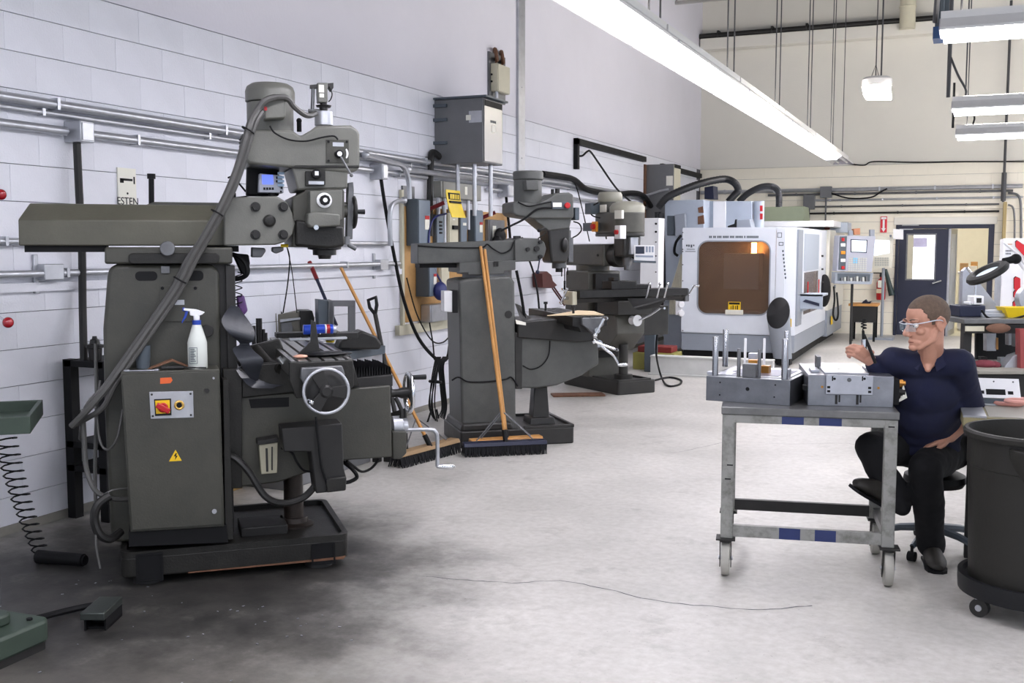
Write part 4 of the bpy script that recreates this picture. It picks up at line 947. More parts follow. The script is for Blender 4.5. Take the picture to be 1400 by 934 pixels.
# white control cabinet door hung at the head, dark frame and readout
# table along y, in front of the column
XT = XH - .14
zt = F3.x(800, 397.5, XT + .28)[1]
y0 = F3.x(793, 398, XT + .28)[0]; y1 = y0 + 1.42
sec = [(0, -.075), (0, 0)]
for c in (.28, .5, .72): sec += [(c - .03, 0), (c - .03, -.03), (c + .03, -.03), (c + .03, 0)]
sec += [(1, 0), (1, -.075), (.82, -.09), (.75, -.13), (.25, -.13), (.18, -.09)]
b = MB(); b.prism([(XT + .28 * u, zt + v) for u, v in sec], y0, y1, 'y')
b.b.free(); b = MB(); b.rings([[V((XT + .28 * u, yy, zt + v)) for u, v in sec] for yy in (y0, y1)]); tb3 = b.ob('table', m_cast, mill3, smooth=False)
for yy, s_ in ((y0, -1), (y1, 1)):
    b = MB(); b.box(XT + .05, XT + .23, yy, yy + s_ * .06, zt - .15, zt - .01); b.ob('end_bracket', m_beige if s_ < 0 else m_steel_d, mill3, bev=.008)
    b = MB(); C = V((XT + .14, yy + s_ * .12, zt - .08)); b.cyl(C - V((0, s_ * .06, 0)), C, .02, n=12); b.tube([C + V((-.04, 0, -.05)), C, C + V((.09, 0, .1))], .010, 6); b.sph(C + V((-.04, 0, -.05)), .02, 10, 6); b.cyl(C + V((.09, 0, .1)), C + V((.09, s_ * .07, .1)), .012, n=8); b.ob('ball_crank', m_chrome, mill3)
ys = (y0 + y1) / 2 - .12
b = MB(); b.box(XT - .1, XT + .3, YC - .22, YC + .22, zt - .27, zt - .12); b.ob('saddle', m3d, mill3, bev=.01)
b = MB(); b.prism([(xb + .04, zt - .27), (Lx - .12, zt - .27), (Lx - .08, zt - .34), (Lx - .08, zt - .48), (xb + .3, zt - .68), (xb + .04, zt - .68)], YC - .18, YC + .18, 'y'); b.ob('knee', m3p, mill3, bev=.012)
b = MB(); b.cyl((xb + .38, YC, zt3 - .03), (xb + .38, YC, zt - .6), .05, n=20); b.cyl((xb + .38, YC, zt3 - .03), (xb + .38, YC, zt3 + .03), .1, n=20); b.ob('elevating_screw', m3d, mill3)
b = MB(); b.box(XT - .1, XT + .08, YC + .25, YC + .62, zt - .02 - .5, zt - .2); b.ob('chip_guard', m3d, mill3, bev=.006)
sheet(F3, 'chip_apron', m_black, mill3, [((858, 408, YC - .2), (906, 408, YC + .2)), ((866, 420, YC - .35), (912, 408, YC + .2)), ((872, 424, YC - .4), (900, 420, YC + .2))])
C = V((Lx - .06, YC, zt - .33)); b = MB(); b.cyl(C, C + V((.09, 0, 0)), .05, .035, n=20); b.cyl(C + V((.09, 0, 0)), C + V((.1, 0, 0)), .06, n=24); k_ = b.ob('cross_feed_dial', m_white, mill3)
b = MB(); b.tube([C + V((.12, 0, 0)), C + V((.13, .15, .06)), C + V((.13, .28, .13))], .011, 8); b.cyl(C + V((.13, .28, .13)), C + V((.2, .28, .13)), .014, n=10); b.ob('cross_feed_crank', m_chrome, mill3)
for k, dy in enumerate((.1, .24, .34)):
    b = MB(); e = V((XT + .36, YC + dy, zt - .1)); b.tube([e, e + V((.06, .0, .16))], .010, 6); b.sph(e + V((.06, 0, .16)), .018, 10, 6); b.ob('table_lever', m_chrome, mill3)
b = MB(); b.box(XT + .02, XT + .2, y0 + .45, y0 + .78, zt, zt + .09); b.box(XT + .05, XT + .17, y0 + .78, y0 + 1.0, zt, zt + .05); b.box(XT + .06, XT + .17, y0 + .5, y0 + .56, zt + .09, zt + .13)
o = b.ob('machine_vise', m_cast, None, bev=.006); o.location = o3; o.rotation_euler = (0, 0, R(ang3)); tag(o, 'dark vise clamped on the table of the third mill', 'vise')
b = MB(); p = F3.Z(837, 394, zt); b.tube([(p.x, p.y - .06, zt + .02), (p.x + .02, p.y, zt + .05), (p.x, p.y + .08, zt + .01)], .012, 6); b.sph((p.x + .02, p.y - .02, zt + .04), .025)
o = b.ob('toggle_clamp', m_chrome, None); o.location = o3; o.rotation_euler = (0, 0, R(ang3)); tag(o, 'shiny clamp lying on the left of the third mill table', 'clamp')
# readout held in front of the head
ro = thing('digital_readout', 'white framed digital readout with dark screen held beside the head of the third mill', 'readout', tuple(F3.Y(883, 347, -.1) @ F3.i) if 0 else (0, 0, 0))
def wpt(F, v): return F.i.transposed() @ V(v) + F.o
PR = W0.Y(882, 346, 10.9)
ro.location = PR; ro.rotation_euler = (0, 0, R(18))
FR = Fr(PR.x, PR.y, 18)
def slr(name, m, pts, y0_, y1_, bev=.003, par=None):
    mb = MB(); mb.prism([(F_[0], F_[1] - PR.z) for F_ in (FR.y(x, y, y0_) for x, y in pts)], y0_, y1_, 'y'); return mb.ob(name, m, par or ro, bev=bev)
slr('case', m_white, [(867, 335), (895, 336), (895, 357), (867, 356)], -.03, .04)
slr('screen', mat('dark_screen', '23283a', .2, var=0), [(869, 337), (881, 337), (881, 347), (869, 347)], -.034, -.03, 0)
for k in range(3): slr('key_block', mat('grey_keys', '8d97a8', .5), [(883 + 4 * k, 337), (885.6 + 4 * k, 337), (885.6 + 4 * k, 345), (883 + 4 * k, 345)], -.034, -.03, 0)
slr('key_row', mat('grey_keys', '8d97a8', .5), [(869, 349), (893, 349.5), (893, 352), (869, 351.5)], -.034, -.03, 0)
slr('shelf', m_greyd, [(866, 356), (897, 357), (897, 360), (866, 359)], -.06, .06)
b = MB(); b.tube([(0, .04, -.05), (-.1, .25, -.05), (-.16, .3, -.0)], .025, 8); b.ob('arm', m_dark, ro)

# white control cabinet standing between the third mill and the machining centre
PC = W0.Y(888, 345, 12.9)
cc = thing('control_cabinet', 'tall white control cabinet panel between the third mill and the machining centre', 'cabinet', (0, 0, 0))
qa, qb = W0.y(875, 395, 12.9), W0.y(901, 298, 12.9)
b = MB(); b.box(qa[0], qb[0], 12.9, 13.15, qa[1], qb[1]); b.ob('body', m_white, cc, bev=.006)
b = MB(); b.box(qa[0] + .05, qb[0] - .05, 12.95, 13.1, 0, qa[1]); b.ob('stand', m_greyd, cc, bev=.006)
for y in (306, 317, 331, 350, 372): p = W0.y(897, y, 12.9); b = MB(); b.cyl((p[0], 12.885, p[1]), (p[0], 12.9, p[1]), .014 if y in (306, 317) else .008, n=10); b.ob('latch', m_black, cc)
b = MB(); q = W0.Z(870, 505, 0); b.box(q.x - .05, q.x + .5, q.y, q.y + .4, .0, .22); o = b.ob('oil_crate', mat('olive_yellow_plastic', '8d8743', .6, var=.15), None, bev=.008); tag(o, 'olive yellow crate on the floor under the table of the third mill', 'crate')
b = MB(); b.box(q.x + .0, q.x + .45, q.y + .05, q.y + .35, .222, .3); o = b.ob('red_crate', mat('dull_red_paint', '7c2622', .6, var=.1), None, bev=.008); tag(o, 'dull red box on top of the olive yellow crate', 'box')
b = MB(); b.tube([W0.Y(901, 440, 11.9), W0.Y(897, 480, 11.9), W0.Z(903, 512, .03), W0.Z(912, 527, .014), W0.Z(928, 526, .014), W0.Z(931, 520, .014), W0.Z(915, 516, .014), W0.Z(895, 520, .014)], .012, 6, sm=6); tag(b.ob('floor_cord', m_black, None), 'thin black cord dropping to a loop on the floor right of the third mill', 'cord')
b = MB(); q = W0.Z(790, 541, 0); b.box(-.28, .28, -.1, .1, .001, .02); o = b.ob('rusty_plate', m_rust, None, bev=.004); o.location = q; o.rotation_euler = (0, 0, R(30)); tag(o, 'flat rusty plate lying on the floor between the second and third mills', 'plate')
# ------------------------------------------------------------------ white machining centre
YS = 14.4
m_cnc = mat('machine_white', 'd9dde4', .35, var=.03)
m_cncg = mat('machine_grey', '8d939c', .4, var=.05)
m_cncc = mat('machine_cream', 'dcd9cc', .4, var=.03)
m_cab = mat('cabinet_blue_grey', 'a9b2be', .4, var=.04)
m_win = mat('tinted_window', '7a5f49', .25, var=.2, scale=.9, col2='5e4c3e', alpha=.5)
m_duct = mat('corrugated_hose', '17181b', .5, var=.15)
cn = thing('machining_center', 'white enclosed machining centre with a large tinted window facing the camera', 'machining centre', (0, 0, 0))
def sy(name, m, pts, y0, y1, par, bev=.006, label=None):
    mb = MB(); mb.prism([W0.y(x, y, y0) for x, y in pts], y0, y1, 'y'); return mb.ob(name, m, par, bev=bev, label=label)
def sx_(name, m, pts, x0, x1, par, bev=.006, label=None):
    mb = MB(); mb.prism([W0.x(x, y, x0) for x, y in pts], x0, x1, 'x'); return mb.ob(name, m, par, bev=bev, label=label)
XL = W0.y(932, 400, YS)[0]; X1 = W0.y(1072, 400, YS)[0]; X2 = X1 + .13; Y2 = YS + .10
ZT = W0.y(1000, 311, YS)[1]; ZM = W0.y(1000, 457, YS)[1]; ZB = W0.y(1000, 481, YS)[1]
YE = W0.x(1131, 400, X2)[0]
# body of the enclosure
b = MB(); pl_ = [(XL, YS + .02), (X1, YS + .02), (X2, Y2 + .02), (X2 - .02, YE), (XL, YE)]
b.prism([(XL, YS + .7), (X1, YS + .7), (X1, YS + .02), (X2, Y2 + .02), (X2 - .02, YE), (XL, YE)] if 0 else [(XL, YS + .7), (X1 - .05, YS + .7), (X1 - .05, YS + .021), (X1, YS + .021), (X2, Y2 + .02), (X2 - .02, YE), (XL, YE)], ZM, ZT, 'z'); b.box(XL, X1 - .05, YS + .021, YS + .7, ZT - .03, ZT); b.box(XL, XL + .03, YS + .021, YS + .7, ZM, ZT - .03); b.box(XL, X1 - .05, YS + .021, YS + .7, ZM, ZM + .03); enc = b.ob('enclosure', m_cnc, cn)
b = MB(); b.box(XL + .03, X1 - .05, YS + .66, YS + .695, ZM + .03, ZT - .03); b.box(XL + .03, XL + .04, YS + .03, YS + .66, ZM + .03, ZT - .03); b.box(X1 - .07, X1 - .055, YS + .03, YS + .66, ZM + .03, ZT - .03); b.ob('inner_lining', mat('oily_inner_steel', '8d7a64', .35, .6, var=.3, scale=4, col2='5c4a3a'), cn, smooth=False)
q0_ = W0.y(1031, 336, YS + .4); b = MB(); b.cyl((q0_[0], YS + .4, q0_[1] + .04), (q0_[0], YS + .4, q0_[1] - .1), .035, n=14); b.ob('work_light', mat('warm_work_light', 'ffb060', .4, var=0, emit=90), cn)
b = MB(); b.box(XL + .5, X1 - .4, YS + .35, YS + .66, ZM + .6, ZT - .35); b.box(XL + .3, X1 - .2, YS + .2, YS + .6, ZM + .03, ZM + .3); b.ob('spindle_head', m_cncg, cn, bev=.01)
b = MB(); pl2 = [(XL + .02, YS + .06), (X1 - .02, YS + .06), (X2 - .06, Y2 + .06), (X2 - .1, YE), (XL + .02, YE)]
b.prism([(x, y) for x, y in pl_], ZB, ZM - .005, 'z', [(x, y) for x, y in pl_]); b.ob('skirt', m_cncg, cn, bev=.006)
b = MB(); b.prism(pl2, .02, ZB + .02, 'z'); b.ob('plinth', m_black, cn)
# side panel with window
wx0, wz1 = W0.y(955, 330, YS); wx1, wz0 = W0.y(1051, 431, YS)
ring = MB(); O = [(XL, ZM + .01), (X1 - .16, ZM + .01), (X1 - .16, ZT - .01), (XL, ZT - .01)]
pan = MB()
# panel built as four strips round a rounded opening
pan.box(XL, wx0, YS, YS + .02, ZM + .01, ZT - .01); pan.box(wx1, X1 - .12, YS, YS + .02, ZM + .01, ZT - .01); pan.box(wx0, wx1, YS, YS + .02, ZM + .01, wz0); pan.box(wx0, wx1, YS, YS + .02, wz1, ZT - .01)
r_ = .13
for cx, cz, sx0, sz0 in ((wx0, wz0, 1, 1), (wx1, wz0, -1, 1), (wx1, wz1, -1, -1), (wx0, wz1, 1, -1)):
    q = [(cx, cz)] + [(cx + sx0 * r_ * (1 - math.sin(R(a))), cz + sz0 * r_ * (1 - math.cos(R(a)))) for a in range(0, 91, 15)]
    pan.prism(q, YS, YS + .02, 'y')
side = pan.ob('side_panel', m_cnc, cn)
b = MB(); b.box(wx0, wx1, YS + .012, YS + .019, wz0, wz1); b.ob('window', m_win, cn, smooth=False, label='brown tinted viewing window')
b = MB(); rr = rnd(wx0 - .012, wx1 + .012, wz0 - .012, wz1 + .012, r_ + .012, 6); ri = rnd(wx0 + .006, wx1 - .006, wz0 + .006, wz1 - .006, r_ - .006, 6)
n = len(rr); vv = [[b.b.verts.new((p[0], y, p[1])) for p in q] for q in (rr, ri) for y in (YS - .006, YS + .012)]
for i in range(n):
    j = (i + 1) % n
    for A, B in ((vv[0], vv[1]), (vv[0], vv[2]), (vv[2], vv[3])): b.b.faces.new((A[i], A[j], B[j], B[i]))
b.ob('window_gasket', m_cncg, side)
b = MB(); b.box(X1 - .115, X1, YS - .002, YS + .02, ZM + .01, ZT - .01); b.ob('corner_panel', m_cnc, cn, bev=.003)
b = MB()
p, q = W0.y(992, 430, YS), W0.y(1016, 424, YS); b.box(p[0], q[0], YS - .03, YS + .012, p[1], q[1]); b.ob('window_handle', m_cncc, side, bev=.006)
p, q = W0.y(995.5, 424, YS), W0.y(1012.5, 413, YS)
b = MB(); b.box(p[0], q[0], YS - .002, YS + .011, p[1], q[1]); lb = b.ob('warning_label', m_label, side, smooth=False)
b = MB(); h = q[1] - p[1]; b.box(p[0] + .01, q[0] - .01, YS - .004, YS - .002, p[1] + h * .68, q[1] - .008)
for k, (u, w, hh) in enumerate(((.22, .05, .4), (.36, .08, .5), (.56, .06, .45), (.7, .1, .5))): L = q[0] - p[0]; b.box(p[0] + L * u, p[0] + L * (u + w), YS - .004, YS - .002, p[1] + h * .08, p[1] + h * (.08 + hh))
b.ob('label_marks', m_black, lb if 0 else side, smooth=False)
# row of dark lettering above the window and the maker's block
b = MB(); x = 969.5; k = 0
for wds in (2, 2, 3, 4, 3, 5, 1, 8):
    for i in range(wds):
        p, q = W0.y(x, 325.5, YS), W0.y(x + 1.6, 322.5, YS); b.box(p[0], q[0], YS - .003, YS, p[1], q[1]); x += 2.05
    x += 1.5
b.ob('lettering', m_greyd, side, smooth=False)
b = MB()
for x0, x1, y0, y1 in ((938, 940.2, 334.5, 337), (941, 943, 334.5, 337.5), (944.2, 946.5, 334.5, 338.5), (947.6, 949.4, 334.5, 336.6), (939, 950, 340.5, 341.3), (937, 951, 343.5, 344.3)):
    p, q = W0.y(x0, y1, YS), W0.y(x1, y0, YS); b.box(p[0], q[0], YS - .003, YS, p[1], q[1])
b.ob('emblem', m_greyd, side, smooth=False)
b = MB()
for y in (318, 327, 341, 344, 362, 384, 400, 430, 452):
    p = W0.y(933.5, y, YS); b.cyl((p[0], YS - .006, p[1]), (p[0], YS, p[1]), .008, n=8)
b.ob('panel_screws', m_dark, side)
b = MB()
for x, y0, y1 in ((1066, 318, 325), (1068, 331, 336)):
    p = W0.y(x, y0, YS); q = W0.y(x, y1, YS); b.frame(p[0] - .03, p[0] + .03, q[1], p[1], .008, YS - .006, YS - .002)
for i in range(8):
    p = W0.y(1070.5 + i * .5, 343 + 5.2 * i, YS); b.box(p[0] - .010, p[0] + .010, YS - .004, YS - .002, p[1] - .018, p[1] + .010)
b.ob('side_lettering', m_greyd, cn, smooth=False)
p, q = W0.y(1077, 447, YS), W0.y(1085.5, 436, YS)
b = MB(); b.box(p[0] - .03, q[0] - .03, YS - .012, YS - .003, p[1], q[1]); b.ob('yellow_label', m_label, cn, smooth=False)
# coolant chute with a dark mouth
b = MB(); c0 = W0.Y(1064, 428, YS - .28); c1 = W0.Y(1070, 490, YS - .12)
b.cyl(c0, c1, .145, .12, n=28, cap=False) if 0 else b.rings([[c_ + V((r_ * math.cos(R(a)), r_ * .85 * math.sin(R(a)), tl * math.sin(R(a)))) for a in range(0, 360, 12)] for c_, r_, tl in ((c1, .12, 0), (c0.lerp(c1, .4), .138, .1), (c0, .148, .2))]); ch = b.ob('chip_chute', m_cncg, cn)
b = MB(); b.rings([[c0 + V((r_ * math.cos(R(a)), r_ * .85 * math.sin(R(a)) - .012 * k_, .2 * math.sin(R(a)) * r_ / .148 + .012 * k_)) for a in range(0, 360, 12)] for r_, k_ in ((.148, .1), (.138, .6), (.02, .5))])
b.ob('chute_mouth', m_black, ch)
b = MB(); b.box(c1.x - .08, c1.x + .1, YS - .14, YS + .03, .02, c1.z + .03); b.ob('chute_outlet', m_black, ch)
# door face (towards the right)
dp = lambda x, y: W0.x(x, y, X2)
b = MB(); ys_ = dp(1094, 400)[0]; ye_ = dp(1116, 400)[0]; zt_, zb_ = W0.x(1100, 316, X2)[1], W0.x(1100, 432, X2)[1]
b.box(X2, X2 + .025, Y2 + .05, ys_, ZM + .12, ZT - .03); b.ob('door_frame', m_cncg, cn, bev=.004)
b = MB(); b.box(X2, X2 + .03, ys_, ye_, ZM + .2, ZT - .03); dr = b.ob('door', m_cnc, cn, bev=.004)
b = MB(); b.box(X2 + .03, X2 + .036, ys_ + .06, ye_ - .1, ZM + .85, ZT - .08); b.ob('door_sheet', m_cab, dr, smooth=False)
b = MB(); b.box(X2 + .03, X2 + .036, ys_ + .12, ye_ - .12, ZM + .25, ZM + .83); b.ob('door_window', m_win, dr, smooth=False)
for yy in (ys_ + .3, ye_ - .2): b = MB(); b.cyl((X2 + .06, yy, ZM + .42), (X2 + .06, yy, ZM + .7), .009, n=8); b.ob('door_handle', m_red, dr)
p = dp(1092, 402); b = MB(); b.box(X2, X2 + .32, p[0] - .03, p[0] + .55, p[1] - .03, p[1]); b.box(X2, X2 + .32, p[0] - .03, p[0], p[1] - .2, p[1]); b.box(X2, X2 + .05, p[0], p[0] + .55, p[1] - .24, p[1]); b.ob('tool_shelf', m_cab, cn, bev=.004)
b = MB(); b.prism([(X2 + .06, p[1] - .1), (X2 + .28, p[1] - .16), (X2 + .28, p[1] - .12), (X2 + .1, p[1] - .07)], p[0] - .05, p[0] + .2, 'y'); b.ob('shelf_hook', m_navy, cn)
c = dp(1123, 398); b = MB(); b.sph((X2 + .02, c[0] + .2, c[1]), (.1, .12, .26), 20, 12); b.ob('chute_cap', m_black, cn)
b = MB(); p = dp(1116, 345); b.box(X2, X2 + .012, p[0], p[0] + .5, p[1] - .22, p[1] + .3); b.ob('bright_panel', m_white, cn, smooth=False)
b = MB()
for y in (350, 368, 386): p = dp(1124, y); b.cyl((X2 - .01, p[0], p[1]), (X2 + .02, p[0], p[1]), .015, n=8)
b.ob('door_bolts', m_dark, cn)
# roof units behind the enclosure
YC1 = 15.2
cb = sy('control_cabinet', m_cab, [(909, 274), (962, 273), (962, 400), (909, 412)], YC1, YC1 + .9, cn)
xb0, zb_0 = W0.y(906, 480, YC1); b = MB(); b.box(xb0 + .0, W0.y(960, 400, YC1)[0], YC1 + .05, YC1 + .85, .1, W0.y(930, 405, YC1)[1] + .02); b.ob('cabinet_base', m_cncg, cn)
sy('cabinet_louvre', m_greyd, [(912, 295), (922, 295), (922, 322), (912, 322)], YC1 - .02, YC1, cb)
sy('cabinet_switch_box', m_cncg, [(922, 294), (936, 292), (938, 320), (924, 324)], YC1 - .1, YC1, cb)
sy('vent_plate', m_rust, [(954, 284), (961, 282), (962, 291), (955, 291)], YC1 - .012, YC1, cb, .002)
sy('vent_plate', m_rust, [(954, 296), (962, 294), (963, 306), (954, 307)], YC1 - .012, YC1, cb, .002)
YC2 = 15.6
co = sy('spindle_column', m_cab, [(966, 275), (1028, 275), (1028, 320), (966, 320)], YC2, YC2 + .8, cn, .01)
sy('column_cover', m_white, [(975, 275), (992, 275), (992, 316), (975, 316)], YC2 - .03, YC2, co, .003)
b = MB(); a0 = W0.y(1029, 290, YC2)[0]; a1 = W0.y(1043, 290, YC2)[0]; b.cyl(((a0 + a1) / 2, YC2 + .1, W0.y(1036, 320, YC2)[1]), ((a0 + a1) / 2, YC2 + .1, W0.y(1036, 275, YC2)[1]), (a1 - a0) / 2, n=24); b.ob('round_column', m_cab, co)
sy('red_marking', m_red, [(1039, 281), (1042.5, 281), (1042.5, 289), (1039, 289)], YC2 - .08, YC2 - .06, co, 0)
sy('red_marking', m_red, [(1039, 292), (1042.5, 292), (1042.5, 300), (1039, 300)], YC2 - .08, YC2 - .06, co, 0)
sy('roof_box', m_cncg, [(1007, 301), (1025, 300), (1027, 312), (1007, 312)], YS + .3, YS + .6, cn)
sy('roof_bracket', m_black, [(995, 309), (1004, 306), (1005, 300), (1007, 300), (1007, 311), (995, 311)], YS + .3, YS + .35, cn, 0)
sy('motor_block', m_navy, [(963, 256), (975, 254), (976, 272), (963, 272)], YC2 + .1, YC2 + .4, cn)
def duct(name, pts, r, par, y):
    b = MB(); q = spline([W0.Y(*p, y) if len(p) == 2 else W0.Y(*p) for p in pts], 14); rr = [r * (1 + (.07 if i % 2 else -.02)) for i in range(len(q))]
    b.tube(q, rr, 10); return b.ob(name, m_duct, par)
duct('flexible_duct', [(900, 284, 15.1), (912, 270, 15.1), (935, 259, 15.2), (962, 250, 15.4), (990, 245), (1004, 250), (1009, 260), (1003, 268), (996, 276)], .052, cn, 15.7)
duct('flexible_duct', [(1010, 276), (1022, 265), (1040, 256), (1055, 255), (1063, 260), (1065, 270), (1065, 283)], .047, cn, 15.9)
b = MB()
for k in range(7): b.tube(spline([W0.Y(932 + 1.2 * k, 348, YC1 - .1), W0.Y(926 + 1.5 * k, 370, YC1 - .15), W0.Y(918 + 2.2 * k, 398, YC1 - .12), W0.Y(916 + 2.5 * k, 430, YC1 - .1)], 5), .014, 6)
b.ob('hose_bundle', m_beige, cn)
cable(W0, 'power_cable', m_black, cn, [(931, 322, YC1 - .1), (924, 332, YC1 - .15), (922, 345, YC1 - .12), (927, 350, YC1 - .1)], .02, 7)
b = MB(); b.tube([W0.Y(903, 292, YC1), W0.Y(905, 340, YC1), W0.Y(906, 400, YC1)], .05, 8); b.ob('riser_hose', m_duct, cn)
b = MB(); b.tube([W0.Y(899, 290, YC1 + .1), W0.Y(901, 340, YC1 + .1), W0.Y(903, 420, YC1 + .1)], .05, 8); b.ob('riser_hose', m_duct, cn)
# low chip tray on the floor
p0, p1 = W0.Z(889, 512, 0), W0.Z(1060, 512, 0)
b = MB(); b.box(p0.x, p0.x + 1.5, p0.y, p0.y + .12, 0, .235); b.box(p0.x, p0.x + 1.5, p0.y - .02, p0.y + .14, .22, .24); b.box(p0.x - .02, p0.x + 1.52, p0.y - .04, p0.y + .16, 0, .02)
o = b.ob('splash_rail', mat('tray_white', 'c9c9c6', .5, var=.08), None, bev=.004); tag(o, 'long low white guard rail standing on the floor under the big tinted window', 'guard rail')
# valves at the left edge of the side panel
b = MB()
for y in (402, 416, 428): p = W0.Y(930, y, YS - .05); b.cyl(p, p + V((.03, -.03, 0)), .045, n=12)
p = W0.Y(930, 415, YS - .04); b.box(p.x - .06, p.x + .03, YS - .06, YS, p.z - .16, p.z + .16); b.ob('valve_block', m_white, cn, bev=.005)
p = W0.Y(936, 400, YS - .06); b = MB(); b.cyl(p - V((.06, 0, 0)), p + V((.08, 0, 0)), .012, n=8); b.ob('valve_lever', m_navy, cn)

# ------------------------------------------------------------------ second, cream machine behind it
XB = -2.12
cn2 = thing('machining_center', 'cream second machining centre behind the white one, with a control pendant arm', 'machining centre', (0, 0, 0))
yb0 = W0.x(1133, 400, XB)[0]; zt2_ = W0.x(1150, 316, XB)[1]
b = MB(); b.box(-3.6, XB, yb0, 20.0, .55, zt2_); b.ob('enclosure', m_cncc, cn2, bev=.012)
b = MB(); b.box(-3.5, XB - .02, yb0 + .06, 19.95, .12, .55); b.ob('skirt', m_cncg, cn2); b = MB(); b.box(-3.45, XB - .15, yb0 + .15, 19.9, 0, .12); b.ob('plinth', m_black, cn2)
zr_ = W0.y(1090, 302, 17.6)[1]; xr0 = W0.y(1040, 302, 17.6)[0]; xr1 = W0.y(1140, 302, 17.6)[0]
b = MB(); b.box(xr0, xr1, 17.6, 19.6, ZT + .06, zr_); b.box(xr0 + .1, xr1 - .3, 18.7, 19.4, zt2_ - .01, ZT + .06); b.ob('roof_housing', m_white, cn2, bev=.01)
sy('roof_unit', m_cab, [(1133, 304), (1159, 304), (1159, 318), (1133, 318)], 18.6, 19.2, cn2)
p = W0.x(1137, 437, XB); b = MB(); b.box(XB, XB + .006, p[0] - .1, p[0] + .12, p[1] - .08, p[1] + .06); b.ob('yellow_label', m_label, cn2, smooth=False)
b = MB()
for y in (338, 355, 375, 392): p = W0.x(1140, y, XB); b.cyl((XB, p[0], p[1]), (XB + .03, p[0], p[1]), .03, n=10)
b.ob('panel_bolts', m_cncg, cn2)
sy('green_cabinet', mat('pale_green_enamel', 'aab498', .45, var=.05), [(1043, 283), (1098, 282), (1100, 306), (1043, 306)], 19.2, 19.9, cn2)
b = MB(); p = W0.Y(1128, 308, 18.3); b.prism([(p.x - .12, p.z + .06), (p.x + .08, p.z + .06), (p.x + .07, p.z - .2), (p.x + .04, p.z - .22), (p.x - .02, p.z - .02)], p.y, p.y + .05, 'y'); o = b.ob('red_rag', mat('rag_red', '7a4038', .9, var=.2), None, bev=.01); tag(o, 'dark red rag hung over the edge of the cream machine roof', 'rag')
# control pendant
PP0 = W0.Y(1172, 355, 17.9); PA = 30
pd = thing('control_pendant', 'grey control pendant with a lit square screen standing before the back wall', 'control panel', PP0, PA)
FP_ = Fr(PP0.x, PP0.y, PA)
def spd(name, m, pts, y0, y1, par=None, bev=.004, label=None):
    mb = MB(); mb.prism([(q[0], q[1] - PP0.z) for q in (FP_.y(x, y, y0) for x, y in pts)], y0, y1, 'y'); return mb.ob(name, m, par or pd, bev=bev, label=label)
m_pend = mat('pendant_grey', 'a4a6b2', .4, var=.04)
case = spd('case', m_pend, [(1147, 322), (1197, 323), (1192, 372), (1144, 371)], -.06, .12)
spd('screen_bezel', m_navy, [(1163, 327), (1186, 328), (1185, 346), (1163, 345)], -.064, -.06, case, 0)
spd('screen', mat('lit_screen', 'dde6f2', .3, var=0, emit=.9), [(1164.5, 328.5), (1184.5, 329), (1184, 344.5), (1164.5, 344)], -.067, -.064, case, 0)
spd('button_strip', m_greyd, [(1148, 323), (1158, 323), (1156, 369), (1146, 369)], -.064, -.06, case, 0)
for y, m, w in ((327.5, m_red, 1.8), (335, m_white, 3), (345.5, mat('amber_plastic', 'd88a1c', .4), 2.8), (356, m_white, 3), (366, m_red, 2)):
    spd('button', m, [(1153 - w, y - 2.2), (1153 + w, y - 2.2), (1153 + w, y + 2.2), (1153 - w, y + 2.2)], -.085, -.064, case, .004)
m_key = mat('grey_keys_light', 'b9bab4', .5, var=.05); m_keyb = mat('blue_keys', '78bcd8', .5, var=.05)
for r in range(7):
    for c in range(8):
        x = 1160.5 + c * 3.2 - r * .12; y = 352.6 + r * 2.7
        spd('key', m_keyb if c in (2, 3) and r < 3 else m_key, [(x, y), (x + 2.4, y), (x + 2.4, y + 1.9), (x, y + 1.9)], -.068, -.06, case, 0)
spd('tray', m_cncg, [(1142, 372), (1194, 373), (1192, 388), (1141, 387)], -.02, .12)
sh_ = spd('tray_back', m_greyd, [(1145, 374), (1190, 375), (1189, 386), (1145, 385)], -.024, -.018)
for i in range(9): spd('tool', m_key if i % 2 else m_steel_d, [(1150 + 4.2 * i, 380 - (i % 3)), (1152.6 + 4.2 * i, 380 - (i % 3)), (1152.6 + 4.2 * i, 386), (1150 + 4.2 * i, 386)], -.06, -.03, sh_, 0)
spd('tray_lip', m_cncg, [(1141, 384), (1192, 385), (1191, 389), (1141, 388)], -.09, -.02)
b = MB(); b.tube([(-.05, .05, -.35), (-.05, .05, -PP0.z + .5), (-.05, .05, -PP0.z + .005)], .022, 8); b.ob('post', m_dark, pd)
spd('top_box', m_cncg, [(1190, 314), (1196, 314), (1196, 324), (1190, 324)], 0, .06)
spd('top_box', m_cncg, [(1161, 315), (1166, 315), (1167, 323), (1161, 323)], 0, .06)
spd('tan_box', mat('terracotta_box', 'b07858', .7, var=.1), [(1167, 313), (1176, 312), (1176, 321), (1168, 321)], 0, .08)
cable(W0, 'pendant_cable', m_black, pd, [(1140, 392, 17.5), (1141, 410, 17.4), (1139, 430, 17.4), (1143, 438, 17.4), (1146, 428, 17.4), (1144, 400, 17.5)], .016, 6)
for ch_ in [o for o in COL.objects if o.parent == pd and o.name.startswith('pendant_cable')]:
    ch_.matrix_parent_inverse = (MX.Translation(PP0) @ MX.Rotation(R(PA), 4, 'Z')).inverted()
